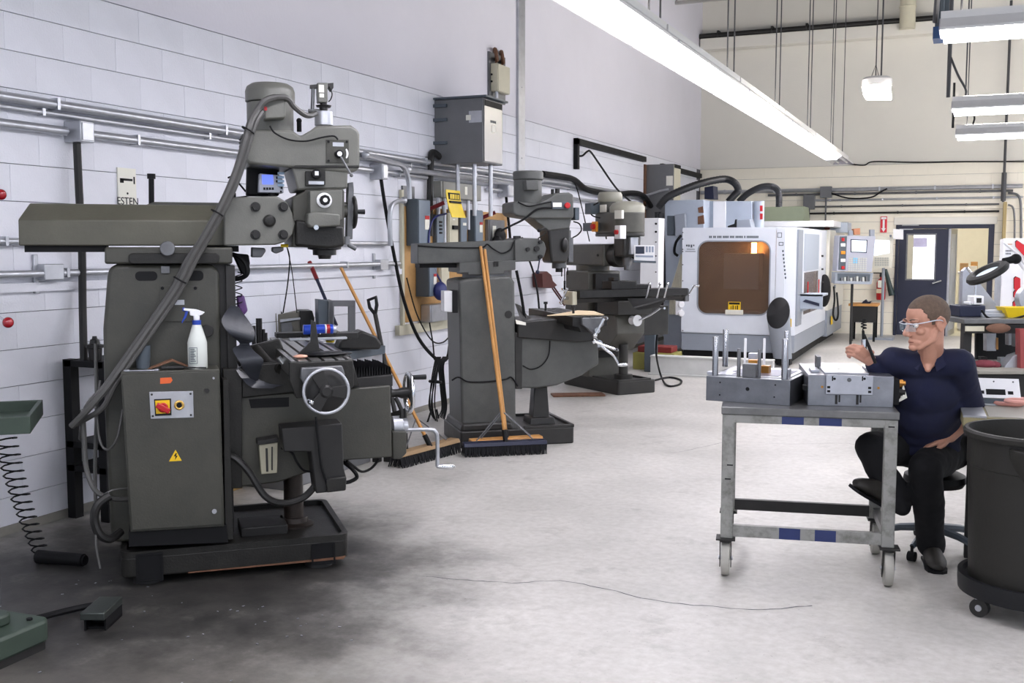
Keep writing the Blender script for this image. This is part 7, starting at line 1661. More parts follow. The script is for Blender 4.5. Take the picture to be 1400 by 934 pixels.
# probe in the hand
pT, pM, pB = J(1180, 452, .0), J(1182, 478, .0), J(1183, 496, .02)
pr_ = thing('measuring_probe', 'black and chrome hand probe held in the fingers of the seated man', 'tool', tuple(OH), HA)
b = MB(); b.cyl(pT, pM, .006, .012, 14); b.ob('grip', m_black, pr_)
b = MB(); b.cyl(pT.lerp(pM, .45), pT.lerp(pM, .85), .013, .014, 16); b.ob('ferrule', m_chrome, pr_)
b = MB(); b.cyl(pM, pB, .008, .002, 10); b.ob('tip', m_chrome, pr_)
b = MB(); b.tube([J(1181, 458, .01), J(1188, 474, -.02), J(1197, 497, -.04)], .008, 8); b.ob('dark_rod', m_black, pr_)
c = J(1181, 444, .0); b = MB(); b.tube([pT] + [c + V((.012 * math.sin(k * 1.57), .012 * math.cos(k * 1.57), -.02 + .0035 * k)) for k in range(14)], .0035, 5, sm=2); b.ob('coiled_lead', m_black, pr_)
# black coiled lead lying over the right block's back edge (stands on the floor beyond it in the photo's line)
# ------------------------------------------------------------------ stool
st0 = J(1275, 733, .34); st0.z = 0
stool = thing('stool', 'black swivel stool on a five-armed caster base under the seated man', 'stool', tuple(FH.i.transposed() @ st0 + FH.o), HA)
zs = .415
b = MB(); b.lathe([(.03, -.03), (.14, -.025), (.155, .0), (.15, .03), (.12, .045), (.02, .048)], (0, 0, zs - .045), n=28); b.ob('seat', m_black, stool)
b = MB(); b.cyl((0, 0, .09), (0, 0, zs - .06), .024, n=16); b.cyl((0, 0, .07), (0, 0, .16), .045, n=16); b.ob('column', m_dark, stool)
for k in range(5):
    a = R(12 + 72 * k); d = V((math.cos(a), math.sin(a), 0)); b = MB(); b.tube([d * .02 + V((0, 0, .12)), d * .16 + V((0, 0, .105)), d * .27 + V((0, 0, .075))], [.024, .02, .014], 8); lg = b.ob('leg', m_greyd, stool)
    b = MB(); e = d * .275; s_ = V((-d.y, d.x, 0)); b.cyl(e + V((0, 0, .0255)) - s_ * .018, e + V((0, 0, .0255)) + s_ * .018, .025, n=18); b.cyl(e + V((0, 0, .03)), e + V((0, 0, .08)), .008, n=8); b.ob('caster', m_black, lg)
# ------------------------------------------------------------------ waste bin on its dolly
m_bin = mat('grey_bin_plastic', '23221f', .5, var=.12, scale=5, bump=.08, bscale=60, spec=.3)
c = W0.Z(1411, 837, 0); RB = .285
bn = thing('waste_bin', 'big round grey plastic waste bin with a dark handle in the right foreground', 'bin', (c.x, c.y, .145), 0)
HBn = .655
b = MB(); prof = [(RB * .92, 0), (RB * .955, HBn * .5), (RB * .985, HBn * .76), (RB * 1.0, HBn * .765), (RB * 1.0, HBn * .95), (RB * 1.055, HBn * .955), (RB * 1.065, HBn * .985), (RB * 1.04, HBn), (RB * .985, HBn), (RB * .97, HBn * .96), (RB * .9, .03), (.01, .025)]
b.lathe(prof, n=56, cap=False); b.b.faces.ensure_lookup_table(); body = b.ob('body', m_bin, bn)
b = MB(); b.cyl((0, 0, .002), (0, 0, .02), RB * .9, n=40); b.ob('bottom', m_bin, bn)
for a0 in (-92, 88):
    b = MB(); rings = []
    for i in range(9):
        a = R(a0 - 24 + 6 * i); w_ = .055 * math.sin(PI * i / 8) ** .6 + .004; d = V((math.cos(a), math.sin(a), 0)); hh = .16 * (math.sin(PI * i / 8) ** .5 if 0 < i < 8 else .3)
        rings.append([d * RB * .99 + V((0, 0, HBn * .93)), d * (RB + w_) + V((0, 0, HBn * .93)), d * (RB + w_) + V((0, 0, HBn * .90)), d * RB * .985 + V((0, 0, HBn * .93 - hh))])
    b.rings(rings); b.ob('handle', m_bin, bn, bev=.004)
dl = thing('bin_dolly', 'round black dolly on small casters under the grey waste bin', 'dolly', (c.x, c.y, 0), 0)
b = MB(); b.lathe([(.05, .085), (RB * 1.0, .085), (RB * 1.06, .09), (RB * 1.07, .125), (RB * 1.07, .165), (RB * 1.0, .165), (RB * .98, .143), (.05, .143)], n=48); b.ob('deck', m_blackp, dl)
for k in range(5):
    a = R(215 + 72 * k); d = V((math.cos(a), math.sin(a), 0)); e = d * RB * .9; s_ = V((math.cos(a + .6), math.sin(a + .6), 0)) * .016
    b = MB(); b.cyl(e + V((0, 0, .0395)) - s_, e + V((0, 0, .0395)) + s_, .039, n=24); wh = b.ob('caster', m_dark, dl)
    b = MB(); b.cyl(e + V((0, 0, .0395)) - s_ * 1.25, e + V((0, 0, .0395)) + s_ * 1.25, .014, n=12); b.box(e.x - .02, e.x + .02, e.y - .02, e.y + .02, .078, .09); b.ob('fork', m_steel, wh)
# ------------------------------------------------------------------ near bench with the sloped panel box
m_bench = mat('worn_bench_wood', '8a8260', .6, var=.25, scale=6)
m_mat = mat('grey_bench_mat', '8d8a80', .55, var=.1)
ZBn = .80; q0 = W0.Z(1317, 568, ZBn); q1 = W0.Z(1310, 546, ZBn); BA = math.degrees(math.atan2(q1.y - q0.y, q1.x - q0.x)) - 90
FBn = Fr(q0.x, q0.y, BA); DBn = (q1 - q0).length
bench = thing('workbench', 'olive wooden workbench end behind the waste bin, holding the sloped panel box', 'workbench', (q0.x, q0.y, 0), BA)
b = MB(); b.box(0, 1.6, 0, DBn, ZBn - .06, ZBn - .004); b.ob('top', m_bench, bench, bev=.004)
b = MB(); b.box(0, .1, 0, DBn, ZBn - .01, ZBn); b.ob('edge_strip', m_steel, bench, smooth=False)
b = MB(); b.box(.11, 1.6, .01, DBn - .01, ZBn - .004, ZBn); b.ob('mat', m_mat, bench, smooth=False)
for x in (.05, 1.5):
    for y in (.04, DBn - .1): b = MB(); b.box(x, x + .06, y, y + .06, 0, ZBn - .06); b.ob('leg', m_dark, bench, bev=.003)
b = MB(); b.box(.06, 1.5, DBn - .08, DBn - .05, .3, .36); b.ob('stretcher', m_dark, bench, smooth=False)
# sloped panel box
P0 = W0.Z(1327, 553, ZBn); px = thing('panel_box', 'white sloped instrument box with a black slot and two small windows on the near bench', 'instrument', (P0.x, P0.y, ZBn), BA + 6)
w_ = (W0.Z(1380, 551, ZBn) - P0).length
b = MB(); b.prism([(0, 0.008), (.14, .008), (.14, .085), (.06, .105), (0, .03)], 0, w_, 'x'); 
b.ob('body', m_greyd, px, bev=.003)
T = MX.Translation(V((0, -.004, .034))) @ MX.Rotation(math.atan2(.078, .064), 4, 'X')
b = MB(); b.box(-.006, w_ + .006, 0, .115, 0, .006, T); b.ob('face', m_white, px, bev=.001)
b = MB(); b.box(w_ * .32, w_ * .72, .018, .05, .006, .0075, T); b.box(w_ * .17, w_ * .28, .022, .04, .006, .0075, T); b.box(w_ * .77, w_ * .88, .022, .04, .006, .0075, T)
b.ob('windows', m_blackp, px, smooth=False)
b = MB()
for u in (.08, .5, .9): b.cyl(T @ V((w_ * u, .095, .006)), T @ V((w_ * u, .095, .0085)), .004, n=10)
b.ob('screws', m_steel_d, px)
b = MB(); b.box(w_ * .05, w_ * .6, -.012, .02, .0, .008); b.ob('base_lip', m_steel, px, smooth=False)
# pink looped calipers / tubing
m_pink = mat('salmon_tubing', 'c98f84', .5, var=.12)
for k, (x, y, rx, ry, lb) in enumerate(((1378, 554, .065, .035, 'large loop of salmon pink tubing on the near bench'), (1392, 558, .055, .03, 'small loop of salmon pink tubing overlapping the larger one'), (1401, 551, .05, .035, 'loop of salmon pink tubing cut by the right edge of the frame'))):
    p = W0.Z(x, y, ZBn); b = MB(); pts = [V((rx * math.cos(R(a)), ry * math.sin(R(a)) * 1.6, .0)) for a in range(0, 360, 20)]
    n_ = len(pts); ring = []
    for i in range(n_):
        t_ = (pts[(i + 1) % n_] - pts[i - 1]).normalized(); s_ = V((-t_.y, t_.x, 0)); ring.append([pts[i] + s_ * .011 * math.cos(R(a)) + V((0, 0, .011 * math.sin(R(a)))) for a in range(0, 360, 45)])
    b.rings(ring, closed=True); o = b.ob('tubing_loop', m_pink, None); o.location = (p.x, p.y, ZBn + .0115 + .0 * k + (.022 if k == 1 else 0)); o.rotation_euler = (0, 0, R(20 * k)); tag(o, lb, 'tubing')
# magnifier lamp reaching in from the right
YM = 5.3
FM = Fr(0, 0, 23.4)
def mp(x, y, d=YM): return FM.i.transposed() @ FM.Y(x, y, d)
lm = thing('magnifier_lamp', 'dark magnifying lamp with a glowing oval lens on a jointed arm', 'lamp', (0, 0, 0))
hc = mp(1350, 373); ax_ = (mp(1378, 360) - mp(1322, 385)); 
rgt = ax_.normalized(); vw = (hc - EYE).normalized(); nrm = (rgt.cross(vw)).normalized(); nrm = (nrm * .97 + vw * .26 * (1 if nrm.z < 0 else -1)).normalized()
if nrm.z > 0: nrm = -nrm
b = MB(); b.lathe([(.060, -.006), (.072, -.018), (.100, -.014), (.108, .0), (.102, .014), (.076, .02), (.060, .012), (.060, -.006)], hc, nrm, 44, cap=False); hd = b.ob('head', m_dark, lm)
b = MB(); b.lathe([(.001, -.008), (.04, -.006), (.063, .0), (.063, .004), (.04, .008), (.001, .01)], hc, nrm, 36, cap=False); b.ob('lens', mat('glowing_lens', 'dfe9f5', .1, var=0, emit=.35), hd)
j1 = mp(1374, 362); j2 = mp(1389, 354); j3 = mp(1406, 368); j4 = mp(1475, 470); j5 = mp(1480, 560)
b = MB(); b.tube([j1 - nrm * .02, mp(1380, 356), j2], [.016, .018, .022], 10); b.sph(j2, .026, 16, 10); b.ob('yoke', m_black, lm)
b = MB(); b.cyl(j2, j3.lerp(j4, .4), .008, n=8); b.cyl(j2 + V((0, 0, .03)), j3.lerp(j4, .4) + V((0, 0, .03)), .008, n=8); b.cyl(j2 + V((0, 0, .03)) - (j3 - j2) * 1.0, j2 + V((0, 0, .03)), .006, n=8); b.ob('arm', m_white, lm)
b = MB(); b.cyl(j3.lerp(j4, .4), V((j4.x, j4.y, ZBn + .02)), .012, n=10); b.cyl((j4.x, j4.y, ZBn), (j4.x, j4.y, ZBn + .03), .05, n=20); b.ob('post', m_dark, lm)
# ------------------------------------------------------------------ far bench with machines on it
YF = 7.6
def fy(x, y, d=YF): return FM.Y(x, y, d)
def slf(name, m, pts, d0, d1, par, bev=.004):
    mb = MB(); mb.prism([(q.x, q.z) for q in (fy(x, y, d0) for x, y in pts)], d0, d1, 'y'); return mb.ob(name, m, par, bev=bev)
fb = thing('workbench', 'dark steel bench at the right with a lower shelf, behind the seated man', 'workbench', (0, 0, 0), 23.4)
slf('top', m_zinc, [(1318, 436), (1440, 436), (1440, 443), (1318, 443)], YF, YF + .7, fb)
slf('front_beam', m_dark, [(1320, 443), (1440, 443), (1440, 456), (1320, 456)], YF + .02, YF + .06, fb)
slf('beam_face', m_beige, [(1320, 446), (1346, 446), (1346, 453), (1320, 453)], YF + .01, YF + .02, fb, .001)
slf('shelf', m_mat, [(1338, 507), (1440, 507), (1440, 512), (1338, 512)], YF - .25, YF + .5, fb)
slf('shelf_front', m_dark, [(1338, 512), (1440, 512), (1440, 546), (1338, 546)], YF - .2, YF - .16, fb)
zfl = lambda x, d: FM.Y(x, 600, d)
for x, d in ((1324, YF + .05), (1426, YF + .05), (1324, YF + .6), (1426, YF + .6)):
    p = fy(x, 440, d); b = MB(); b.box(p.x - .03, p.x + .03, d, d + .06, 0, p.z); b.ob('leg', m_dark, fb, bev=.003)
for x in (1346, 1396):
    p = fy(x, 520, YF - .1); b = MB(); b.box(p.x - .02, p.x + .02, YF - .15, YF - .1, 0, p.z); b.ob('shelf_leg', m_dark, fb, bev=.002)
slf('red_post', mat('faded_red_paint', '8e3f3e', .5, var=.1), [(1395, 450), (1410, 450), (1410, 540), (1395, 540)], YF - .1, YF - .02, fb)
slf('back_panel', m_black, [(1335, 456), (1440, 456), (1440, 500), (1335, 500)], YF + .62, YF + .66, fb)
for x0, x1, y0, y1, m in ((1349, 1362, 455, 480, m_steel), (1379, 1383, 455, 472, m_steel), (1388, 1396, 455, 474, m_steel), (1360, 1365, 462, 478, m_wood), (1342, 1350, 488, 503, m_dark), (1368, 1378, 489, 503, m_steel)):
    slf('stored_stock', m, [(x0, y0), (x1, y0), (x1, y1), (x0, y1)], YF + .3, YF + .36, fb, .002)
zsh = fy(1380, 507, YF - .1).z; zft = fy(1380, 436, YF).z
def on(dz, px_, d): p = fy(px_, 400, d); return FM.i.transposed() @ V((p.x, d, dz))
p = on(zsh, 1350, YF); b = MB(); b.sph((0, 0, .035), (.08, .06, .034), 14, 8); b.sph((.06, .02, .03), (.05, .05, .03), 12, 8); o = b.ob('shop_rag', mat('maroon_cloth', '6d2f38', .9, var=.3), None); o.location = p; tag(o, 'crumpled maroon rag on the shelf of the far bench', 'rag')
p = on(zsh, 1367, YF); b = MB(); b.box(-.03, .03, -.03, .03, 0, .03); o = b.ob('small_block', m_dark, None, bev=.003); o.location = p; tag(o, 'small dark block in the middle of the far bench shelf', 'block')
p = on(zsh, 1388, YF); b = MB(); b.prism([(-.09, 0), (.1, 0), (.1, .05), (.04, .12), (-.02, .1)], -.05, .05, 'y'); o = b.ob('angle_plate', m_steel, None, bev=.003); o.location = p; o.rotation_euler = (0, 0, R(23)); tag(o, 'shiny angled steel plate at the right of the far bench shelf', 'plate')
# yellow tray with the grinding wheel behind
p = on(zft, 1392, YF + .2); b = MB(); b.rings([[V((sx_ * w, sy_ * w * .6, z)) for sx_, sy_ in ((-1, -1), (1, -1), (1, 1), (-1, 1))] for w, z in ((.09, 0), (.13, .075), (.122, .075), (.085, .008))]); o = b.ob('parts_tray', m_yellow, None, smooth=False); o.location = p; o.rotation_euler = (0, 0, R(23)); tag(o, 'bright yellow parts tray on the far bench top', 'tray')
p = on(zft, 1409, YF + .5); t = thing('bench_grinder', 'bench grinder with a grey round wheel guard behind the yellow tray', 'grinder', p, 23)
b = MB(); b.cyl((-.0, -.04, .12), (0, .04, .12), .105, n=32); b.ob('wheel_guard', m_steel, t, bev=.004)
b = MB(); b.box(-.06, .3, -.07, .07, 0, .06); b.cyl((.04, 0, .12), (.3, 0, .12), .07, n=20); b.ob('motor', m_dark, t, bev=.004)
# blue fixture with white head and the big triangular angle plate
p = on(zft, 1324, YF + .3); t = thing('surface_grinder', 'navy bench machine with a small white head at the left end of the far bench', 'machine', p, 23)
b = MB(); b.box(-.10, .09, -.1, .1, 0, .085); b.ob('base', m_navy, t, bev=.008)
b = MB(); b.box(-.01, .07, -.06, .06, .085, .11); b.box(.0, .075, -.1, .02, .09, .155); b.ob('head', m_white, t, bev=.006)
b = MB(); b.box(.02, .055, -.104, -.1, .105, .14); b.ob('dial', m_dark, t, smooth=False)
b = MB(); b.cyl((.05, 0, .15), (.05, 0, .28), .008, n=8); b.tube([(.05, 0, .28), (.0, -.02, .33), (-.03, -.03, .36)], .01, 6); b.ob('lever', m_chrome, t)
p = on(zft, 1335, YF + .55); b = MB(); b.prism([(-.11, 0), (.22, 0), (-.08, .36), (-.11, .33)], 0, .05, 'y'); o = b.ob('angle_plate', m_alub, None, bev=.003); o.location = p; o.rotation_euler = (0, 0, R(23)); tag(o, 'tall triangular grey angle plate standing on the far bench', 'plate')
p = on(zft, 1362, YF + .25); b = MB(); b.box(-.13, .12, -.07, .07, 0, .03); b.box(-.1, .08, -.05, .05, .03, .05); o = b.ob('steel_plates', m_steel, None, bev=.003); o.location = p; o.rotation_euler = (0, 0, R(23)); tag(o, 'small stack of flat steel on the far bench left of the yellow tray', 'stack')
b = MB(); b.tube([FM.i.transposed() @ fy(x, y, YF + .1) for x, y in ((1342, 424), (1350, 434), (1365, 438), (1385, 436), (1400, 432))], .008, 6, sm=5); tag(b.ob('trailing_cord', m_black, None), 'black cord trailing along the front of the far bench top', 'cord')
b = MB(); p = FM.i.transposed() @ fy(1365, 446, YF - .02); b.sph((0, 0, -.015), (.09, .015, .035), 14, 8); o = b.ob('brown_rag', mat('brown_cloth', '6e5040', .9, var=.2), None); o.location = p; o.rotation_euler = (0, 0, R(23)); tag(o, 'brown rag draped over the front edge of the far bench', 'rag')
# white machine with red lettering farther right
YW = 12.4
p0, p1 = W0.Y(1367, 440, YW), W0.Y(1367, 326, YW)
wm = thing('machine_cabinet', 'tall white machine cabinet with big red letter shapes at the right edge', 'machine', (p0.x, YW, 0), 0)
b = MB(); b.box(0, 1.8, 0, 1.4, .05, p1.z); b.ob('body', m_white, wm, bev=.01)
b = MB(); b.box(.03, 1.77, .03, 1.37, 0, .05); b.ob('plinth', m_black, wm)
def lw(pts): return [(q.x - p0.x, q.z) for q in (W0.Y(x, y, YW) for x, y in pts)]
for pts in (((1388.5, 331), (1391, 329), (1410, 342), (1410, 356), (1400, 350), (1389, 338)), ((1386.5, 381), (1389, 378.5), (1395, 381), (1395, 400), (1388, 397), (1386.5, 395)), ((1386, 400), (1388, 397.5), (1412, 405), (1412, 412), (1400, 410), (1386, 407)), ((1385, 414), (1388, 411), (1389, 414), (1388, 421), (1385, 419))):
    b = MB(); b.prism(lw(pts), -.012, 0, 'y'); b.ob('red_letter', mat('letter_red', 'c8202c', .4, var=0), wm, smooth=False)
    b = MB(); b.prism(lw([(x - .9, y - .9) for x, y in pts]), -.006, 0, 'y'); b.ob('letter_shadow', m_black, wm, smooth=False)
b = MB()
for r_, y in enumerate((342, 346, 361)):
    for k in range(5 - r_): q = lw([(1375 + 1.9 * k, y), (1376.3 + 1.9 * k, y + 2)]); b.box(q[0][0], q[1][0], -.004, 0, q[1][1], q[0][1])
b.ob('small_lettering', m_greyd, wm, smooth=False)
q = lw([(1376, 333.5), (1384, 334.5)]); b = MB(); b.box(q[0][0], q[1][0], -.004, 0, q[1][1], q[0][1]); b.ob('tan_mark', m_wood, wm, smooth=False)
b = MB(); b.box(-.06, -.0, .2, .3, .0, p1.z * .82); tag(b.ob('edge_batten', m_steel, wm), None, None)
# black stand with the coiled air hose on the floor behind the blocks
# ------------------------------------------------------------------ brooms, shovel, bars
m_bristle = mat('black_bristle', '19191c', .9, var=.4, scale=40)
def broom(label, foot, top, head0, head1, hw=.07, hh=.11, tilt=0, cap=m_wood, two=False):
    """foot, top, head ends in world metres"""
    foot, top, a, c = V(foot), V(top), V(head0), V(head1)
    t = thing('push_broom', label, 'broom', ((a.x + c.x) / 2, (a.y + c.y) / 2, 0), 0, 'brooms')
    O = t.location.copy(); d = (c - a); L = d.length; d.normalize(); s_ = V((-d.y, d.x, 0))
    A = a - O; A.z = 0
    blk_ = MB(); blk_.rings([[A + d * u + s_ * v + V((0, 0, z)) for v, z in ((-hw * .8, hh), (hw * .8, hh), (hw * .6, hh + .03), (-hw * .6, hh + .03))] for u in (0, L)]); blk_.ob('head', cap, t, bev=.004)
    mb = MB(); n_ = int(L / .014)
    for i in range(n_):
        for v in (-.6, -.2, .2, .6):
            u = L * (i + .5) / n_; b0 = A + d * u + s_ * v * hw + V((0, 0, hh)); e = A + d * (u + random.uniform(-.008, .008)) + s_ * (v * 1.5 * hw + random.uniform(-.008, .008)) + V((0, 0, .002))
            mb.cyl(b0, e, .008, .004, 4)
    o = mb.ob('bristles', m_bristle, t, smooth=False); o['kind'] = 'stuff'
    mb = MB(); mb.tube([foot - O, foot.lerp(top, .5) - O, top - O], [.014, .013, .0125], 10); mb.ob('handle', m_wood, t)
    mb = MB(); mb.cyl(foot - O - (top - foot).normalized() * .07, foot - O + (top - foot).normalized() * .03, .019, n=10); mb.ob('socket', m_black, t)
    mid = foot.lerp(top, .12) - O
    for e in (.15, .85): mb = MB(); mb.tube([mid, A + d * L * e + V((0, 0, hh + .03))], .005, 5); mb.ob('brace', m_steel_d, t)
    return t
def P2(x, y, yv): return F2.i.transposed() @ F2.Y(x, y, yv) + F2.o
def flo(x, y, z=0): return W0.Z(x, y, z)
h0, h1 = flo(633, 624), flo(746, 619)
fo = (h0 + h1) / 2; fo = h0.lerp(h1, .5) + V((0, 0, .16))
broom('black push broom with a pale wood handle leaning on the second mill, nearest the camera', fo, P2(657, 337, .115), h0, h1, cap=m_navy, hh=.075)
dn = (P2(650, 590, .5) - P2(650, 590, 0)).normalized()
h2, h3 = h0 + dn * .14 + V((.06, 0, 0)), h1 + dn * .14 + V((-.03, 0, 0))
fo2 = h2.lerp(h3, .5) + V((0, 0, .16)); broom('second push broom just behind, its handle crossing the first on the second mill', fo2, P2(662.5, 341, .105), h2, h3, cap=m_wood, hh=.08)
h0, h1 = flo(541, 640), flo(622, 618)
W_ = lambda x, y, off: W0.X(x, y, WX + off)
broom('push broom with a long orange handle leaning back towards the wall bench', h0.lerp(h1, .5) + V((0, 0, .16)), W0.Y(466, 366, 6.75), h0, h1, cap=mat('tan_broom_block', '8d7250', .6), hh=.08)
# ------------------------------------------------------------------ wall bench behind the nearest mill
c1 = W0.Z(541, 473, .86); YBe = c1.y; XBe = c1.x
wb = thing('workbench', 'grey wall bench loaded with tools behind the nearest mill table', 'workbench', (WX, 0, 0), 0)
BX = max(.35, min(XBe - WX, .9))
b = MB(); b.box(.006, BX, 5.6, YBe, .80, .86); b.ob('top', m_greyd, wb, bev=.004)
b = MB(); b.box(.006, BX - .02, 5.62, YBe - .01, .72, .80); b.ob('apron', m_steel, wb, smooth=False)
b = MB(); b.box(.03, BX - .1, YBe - 1.1, YBe - .06, 0, .72); b.ob('cabinet', m_grey, wb, bev=.006)
for y in (5.65, YBe - .07):
    for x in (.03, BX - .08): b = MB(); b.box(x, x + .05, y, y + .05, 0, .74); b.ob('leg', m_dark, wb, smooth=False)
ZB_ = .86
def onb(px, py): return W0.Z(px, py, ZB_)
def put(o, p, rz=0): o.location = p; o.rotation_euler = (0, 0, R(rz)); return o
# grey indexing head
p = W0.Z(398, 462, ZB_ + .0); 
FI = Fr(0, 0, 41.8)
def bench_slab(name, label, cat, m, pts, px, py, dep, bev=.006, back=0, extra=None):
    """object whose near face stands on the bench at pixel (px, py)"""
    q = W0.Z(px, py, ZB_); l = FI.i @ q; yv = l.y
    t = thing(name, label, cat, (q.x, q.y, ZB_), 41.8)
    def pr(pp, y_): return [(h_.x - l.x, max(h_.z - ZB_, 0)) for h_ in (FI.Y(x, y, y_) for x, y in pp)]
    b = MB(); b.prism(pr(pts, yv), 0, dep, 'y'); b.ob('body', m, t, bev=bev)
    for nm, mm, pp, d0, d1 in (extra or []):
        b = MB(); b.prism(pr(pp, yv + d0), d0, d1, 'y'); b.ob(nm, mm, t, bev=.003)
    return t
bench_slab('indexing_head', 'olive grey indexing head lying on the wall bench behind the mill table', 'machine tool', mat('bench_olive_paint', '67645a', .45, var=.15), [(367, 430), (378, 428), (380, 462), (366, 462)], 372, 468, .2, extra=[('housing', mat('bench_olive_paint', '67645a'), [(380, 430), (411, 426), (411, 458), (380, 462)], .02, .24), ('cover', m_cast, [(410, 425), (427, 425), (430, 435), (430, 460), (411, 460)], .0, .22), ('rail', m_steel, [(383, 437), (411, 434), (411, 437), (383, 441)], 0, .02), ('dial', m_steel_d, [(384, 442), (398, 440), (401, 450), (396, 460), (385, 460)], 0, .02), ('ring_bolts', m_dark, [(374, 427), (384, 425), (388, 430), (374, 431)], .05, .1), ('arm', m_dark, [(363, 436), (375, 432), (375, 435), (363, 439)], .05, .08)])
bench_slab('cast_frame', 'upright grey iron window frame standing on the wall bench', 'casting', m_grey, [(449, 413), (457, 411), (457, 466), (449, 466)], 452, 470, .25, extra=[('face', m_grey, [(449, 411), (486, 411), (486, 419), (449, 419)], 0, .05), ('face', m_grey, [(449, 419), (456, 419), (456, 466), (449, 466)], 0, .05), ('face', m_grey, [(477, 419), (486, 419), (486, 458), (477, 462)], 0, .05), ('side', m_greyd, [(435, 410), (449, 411), (449, 466), (436, 464)], .02, .2), ('bottom', m_grey, [(456, 455), (477, 453), (477, 460), (456, 462)], 0, .05)])
p = F1.Z(404, 459, TZ); 
def tb(x, y, dz=0): v = F1.Z(x, y, TZ + dz); return v
can = thing('spray_can', 'blue aerosol can with red band lying across the table of the nearest mill', 'spray can', tuple(F1.i.transposed() @ V((tb(428, 458).x, .82, 0)) + F1.o + V((0, 0, TZ + .055))), 41.8)
ca0, ca1 = F1.y(403, 452, .82)[0], F1.y(450, 452, .82)[0]; Lc = ca1 - ca0; rc = .028
for nm, m, u0, u1, r in (('body', mat('can_blue', '1f45b4', .3, .3, var=0), -.5, .12, rc), ('label_band', m_white, .12, .17, rc * 1.002), ('red_band', mat('can_red', 'a01d24', .35, .2, var=0), .17, .27, rc * 1.002), ('collar', mat('can_blue', '1f45b4', .3, .3), .27, .36, rc), ('cap', m_alub, .36, .46, rc * .8)):
    b = MB(); b.cyl((Lc * u0, 0, 0), (Lc * u1, 0, 0), r, n=24); b.ob(nm, m, can, bev=.002)
b = MB()
for k in range(4): a = R(235 + 14 * k); b.box(Lc * (-.04 + .035 * k), Lc * (.0 + .035 * k), rc * math.cos(a) - .003, rc * math.cos(a) + .003, rc * math.sin(a) - .003 + .0, rc * math.sin(a) + .006)
b.ob('white_mark', m_white, can, smooth=False)
def on_table(name, label, cat, m, fn, px, py, rz=0, dz=0, bev=.002):
    l = tb(px, py); w = F1.i.transposed() @ l + F1.o; b = MB(); fn(b); o = b.ob(name, m, None, bev=bev); o.location = (w.x, w.y, TZ + dz + .0005); o.rotation_euler = (0, 0, R(41.8 + rz)); return tag(o, label, cat)
on_table('flat_bar', 'long flat steel bar lying across the far end of the nearest mill table', 'bar', m_steel, lambda b: b.box(-.12, .2, -.02, .02, 0, .012), 425, 465, 4)
on_table('parallel_block', 'dark flat plate under the blue aerosol can on the mill table', 'plate', m_dark, lambda b: b.box(-.2, .16, -.05, .05, 0, .026), 425, 460, 0)
on_table('clamp_stand', 'dark pointed clamp stand upright on the nearest mill table', 'clamp', m_cast, lambda b: (b.prism([(-.02, 0), (.09, 0), (.06, .03), (.045, .16), (.025, .17), (.02, .07), (-.05, .0)], -.012, .012, 'y'), b.box(.0, .1, -.05, .05, 0, .014)), 419, 487, 0)
on_table('shop_cloth', 'dark cloth with a pink corner crumpled on the near end of the mill table', 'cloth', m_blackp, lambda b: (b.sph((0.05, 0, .012), (.1, .05, .013), 14, 8), b.sph((.12, .02, .008), (.07, .03, .009), 12, 6)), 432, 488, 10, bev=0)
on_table('pink_wiper', 'small pink wiper at the near left corner of the mill table', 'cloth', mat('pink_cloth', 'c99a84', .8, var=.1), lambda b: b.sph((0, 0, .008), (.035, .03, .009), 12, 6), 411, 490, 0, bev=0)
on_table('clamp_kit', 'heap of dark clamps at the far right of the nearest mill table', 'clamps', m_cast, lambda b: (b.sph((0, 0, .03), (.1, .06, .03), 12, 6), b.box(.05, .2, -.03, .03, 0, .03)), 440, 463, 0)
for k, (x, h_) in enumerate(((347, .16), (353, .2), (356, .2), (360, .14), (363, .12))):
    l = F1.Y(x, 462, .8); b = MB(); b.cyl((0, 0, 0), (0, 0, h_), .011, n=10); o = b.ob('round_cutter', m_dark, None); w = F1.i.transposed() @ V((l.x, .8, 0)) + F1.o; o.location = (w.x, w.y, TZ - .075); tag(o, ('leftmost', 'second', 'tallest, third', 'fourth', 'shortest, last')[k] + ' of the dark round cutter bars standing left of the mill table', 'cutter', 'cutter bars beside the mill table')
b = MB(); l0, l1 = F1.y(338, 462, .8)[0], F1.y(378, 462, .8)[0]; b.box(l0, l1, .74, .9, TZ - .11, TZ - .076); b.ob('cutter_shelf', m_dark, mill, bev=.003)
bench_slab('vise_clamps', 'dark tangle of clamps and bars on the right end of the wall bench', 'clamps', m_cast, [(462, 478), (466, 466), (485, 458), (495, 452), (515, 460), (522, 470), (520, 478)], 490, 480, .2, bev=.015)
# shovel, red-gripped bar, thin bars
t = thing('shovel', 'shovel with a black grip leaning upright at the end of the wall bench', 'shovel', (0, 0, 0))
sa, sb = W0.Y(513, 430, YBe + .12), W0.Y(530, 515, YBe + .02); sc_ = sb + (sb - sa) * .55
if sc_.z < .35: sc_ = V((sc_.x, sc_.y, .35))
b = MB(); b.tube([sa, sb, sc_], .017, 8); b.ob('shaft', m_dark, t)
b = MB(); p = W0.Y(510, 419, YBe + .12); u = (sa - sb).normalized(); r_ = u.cross(V((0, 1, 0))).normalized()
b.tube([sa, p - r_ * .035, p - r_ * .04 + u * .06, p + r_ * .03 + u * .06, p + r_ * .03, sa], .014, 8); b.ob('grip', m_blackp, t)
b = MB(); q = sc_; b.rings([[q + r_ * .1 * s1 + V((0, -.012 * abs(s1), 0)) for s1 in (-1, 0, 1)] + [q + r_ * .1 * s1 + V((0, .006, 0)) for s1 in (1, 0, -1)], [V((q.x, q.y + .01, .02)) + r_ * .11 * s1 for s1 in (-1, 0, 1)] + [V((q.x, q.y + .018, .02)) + r_ * .11 * s1 for s1 in (1, 0, -1)]]); b.ob('blade', m_dark, t)
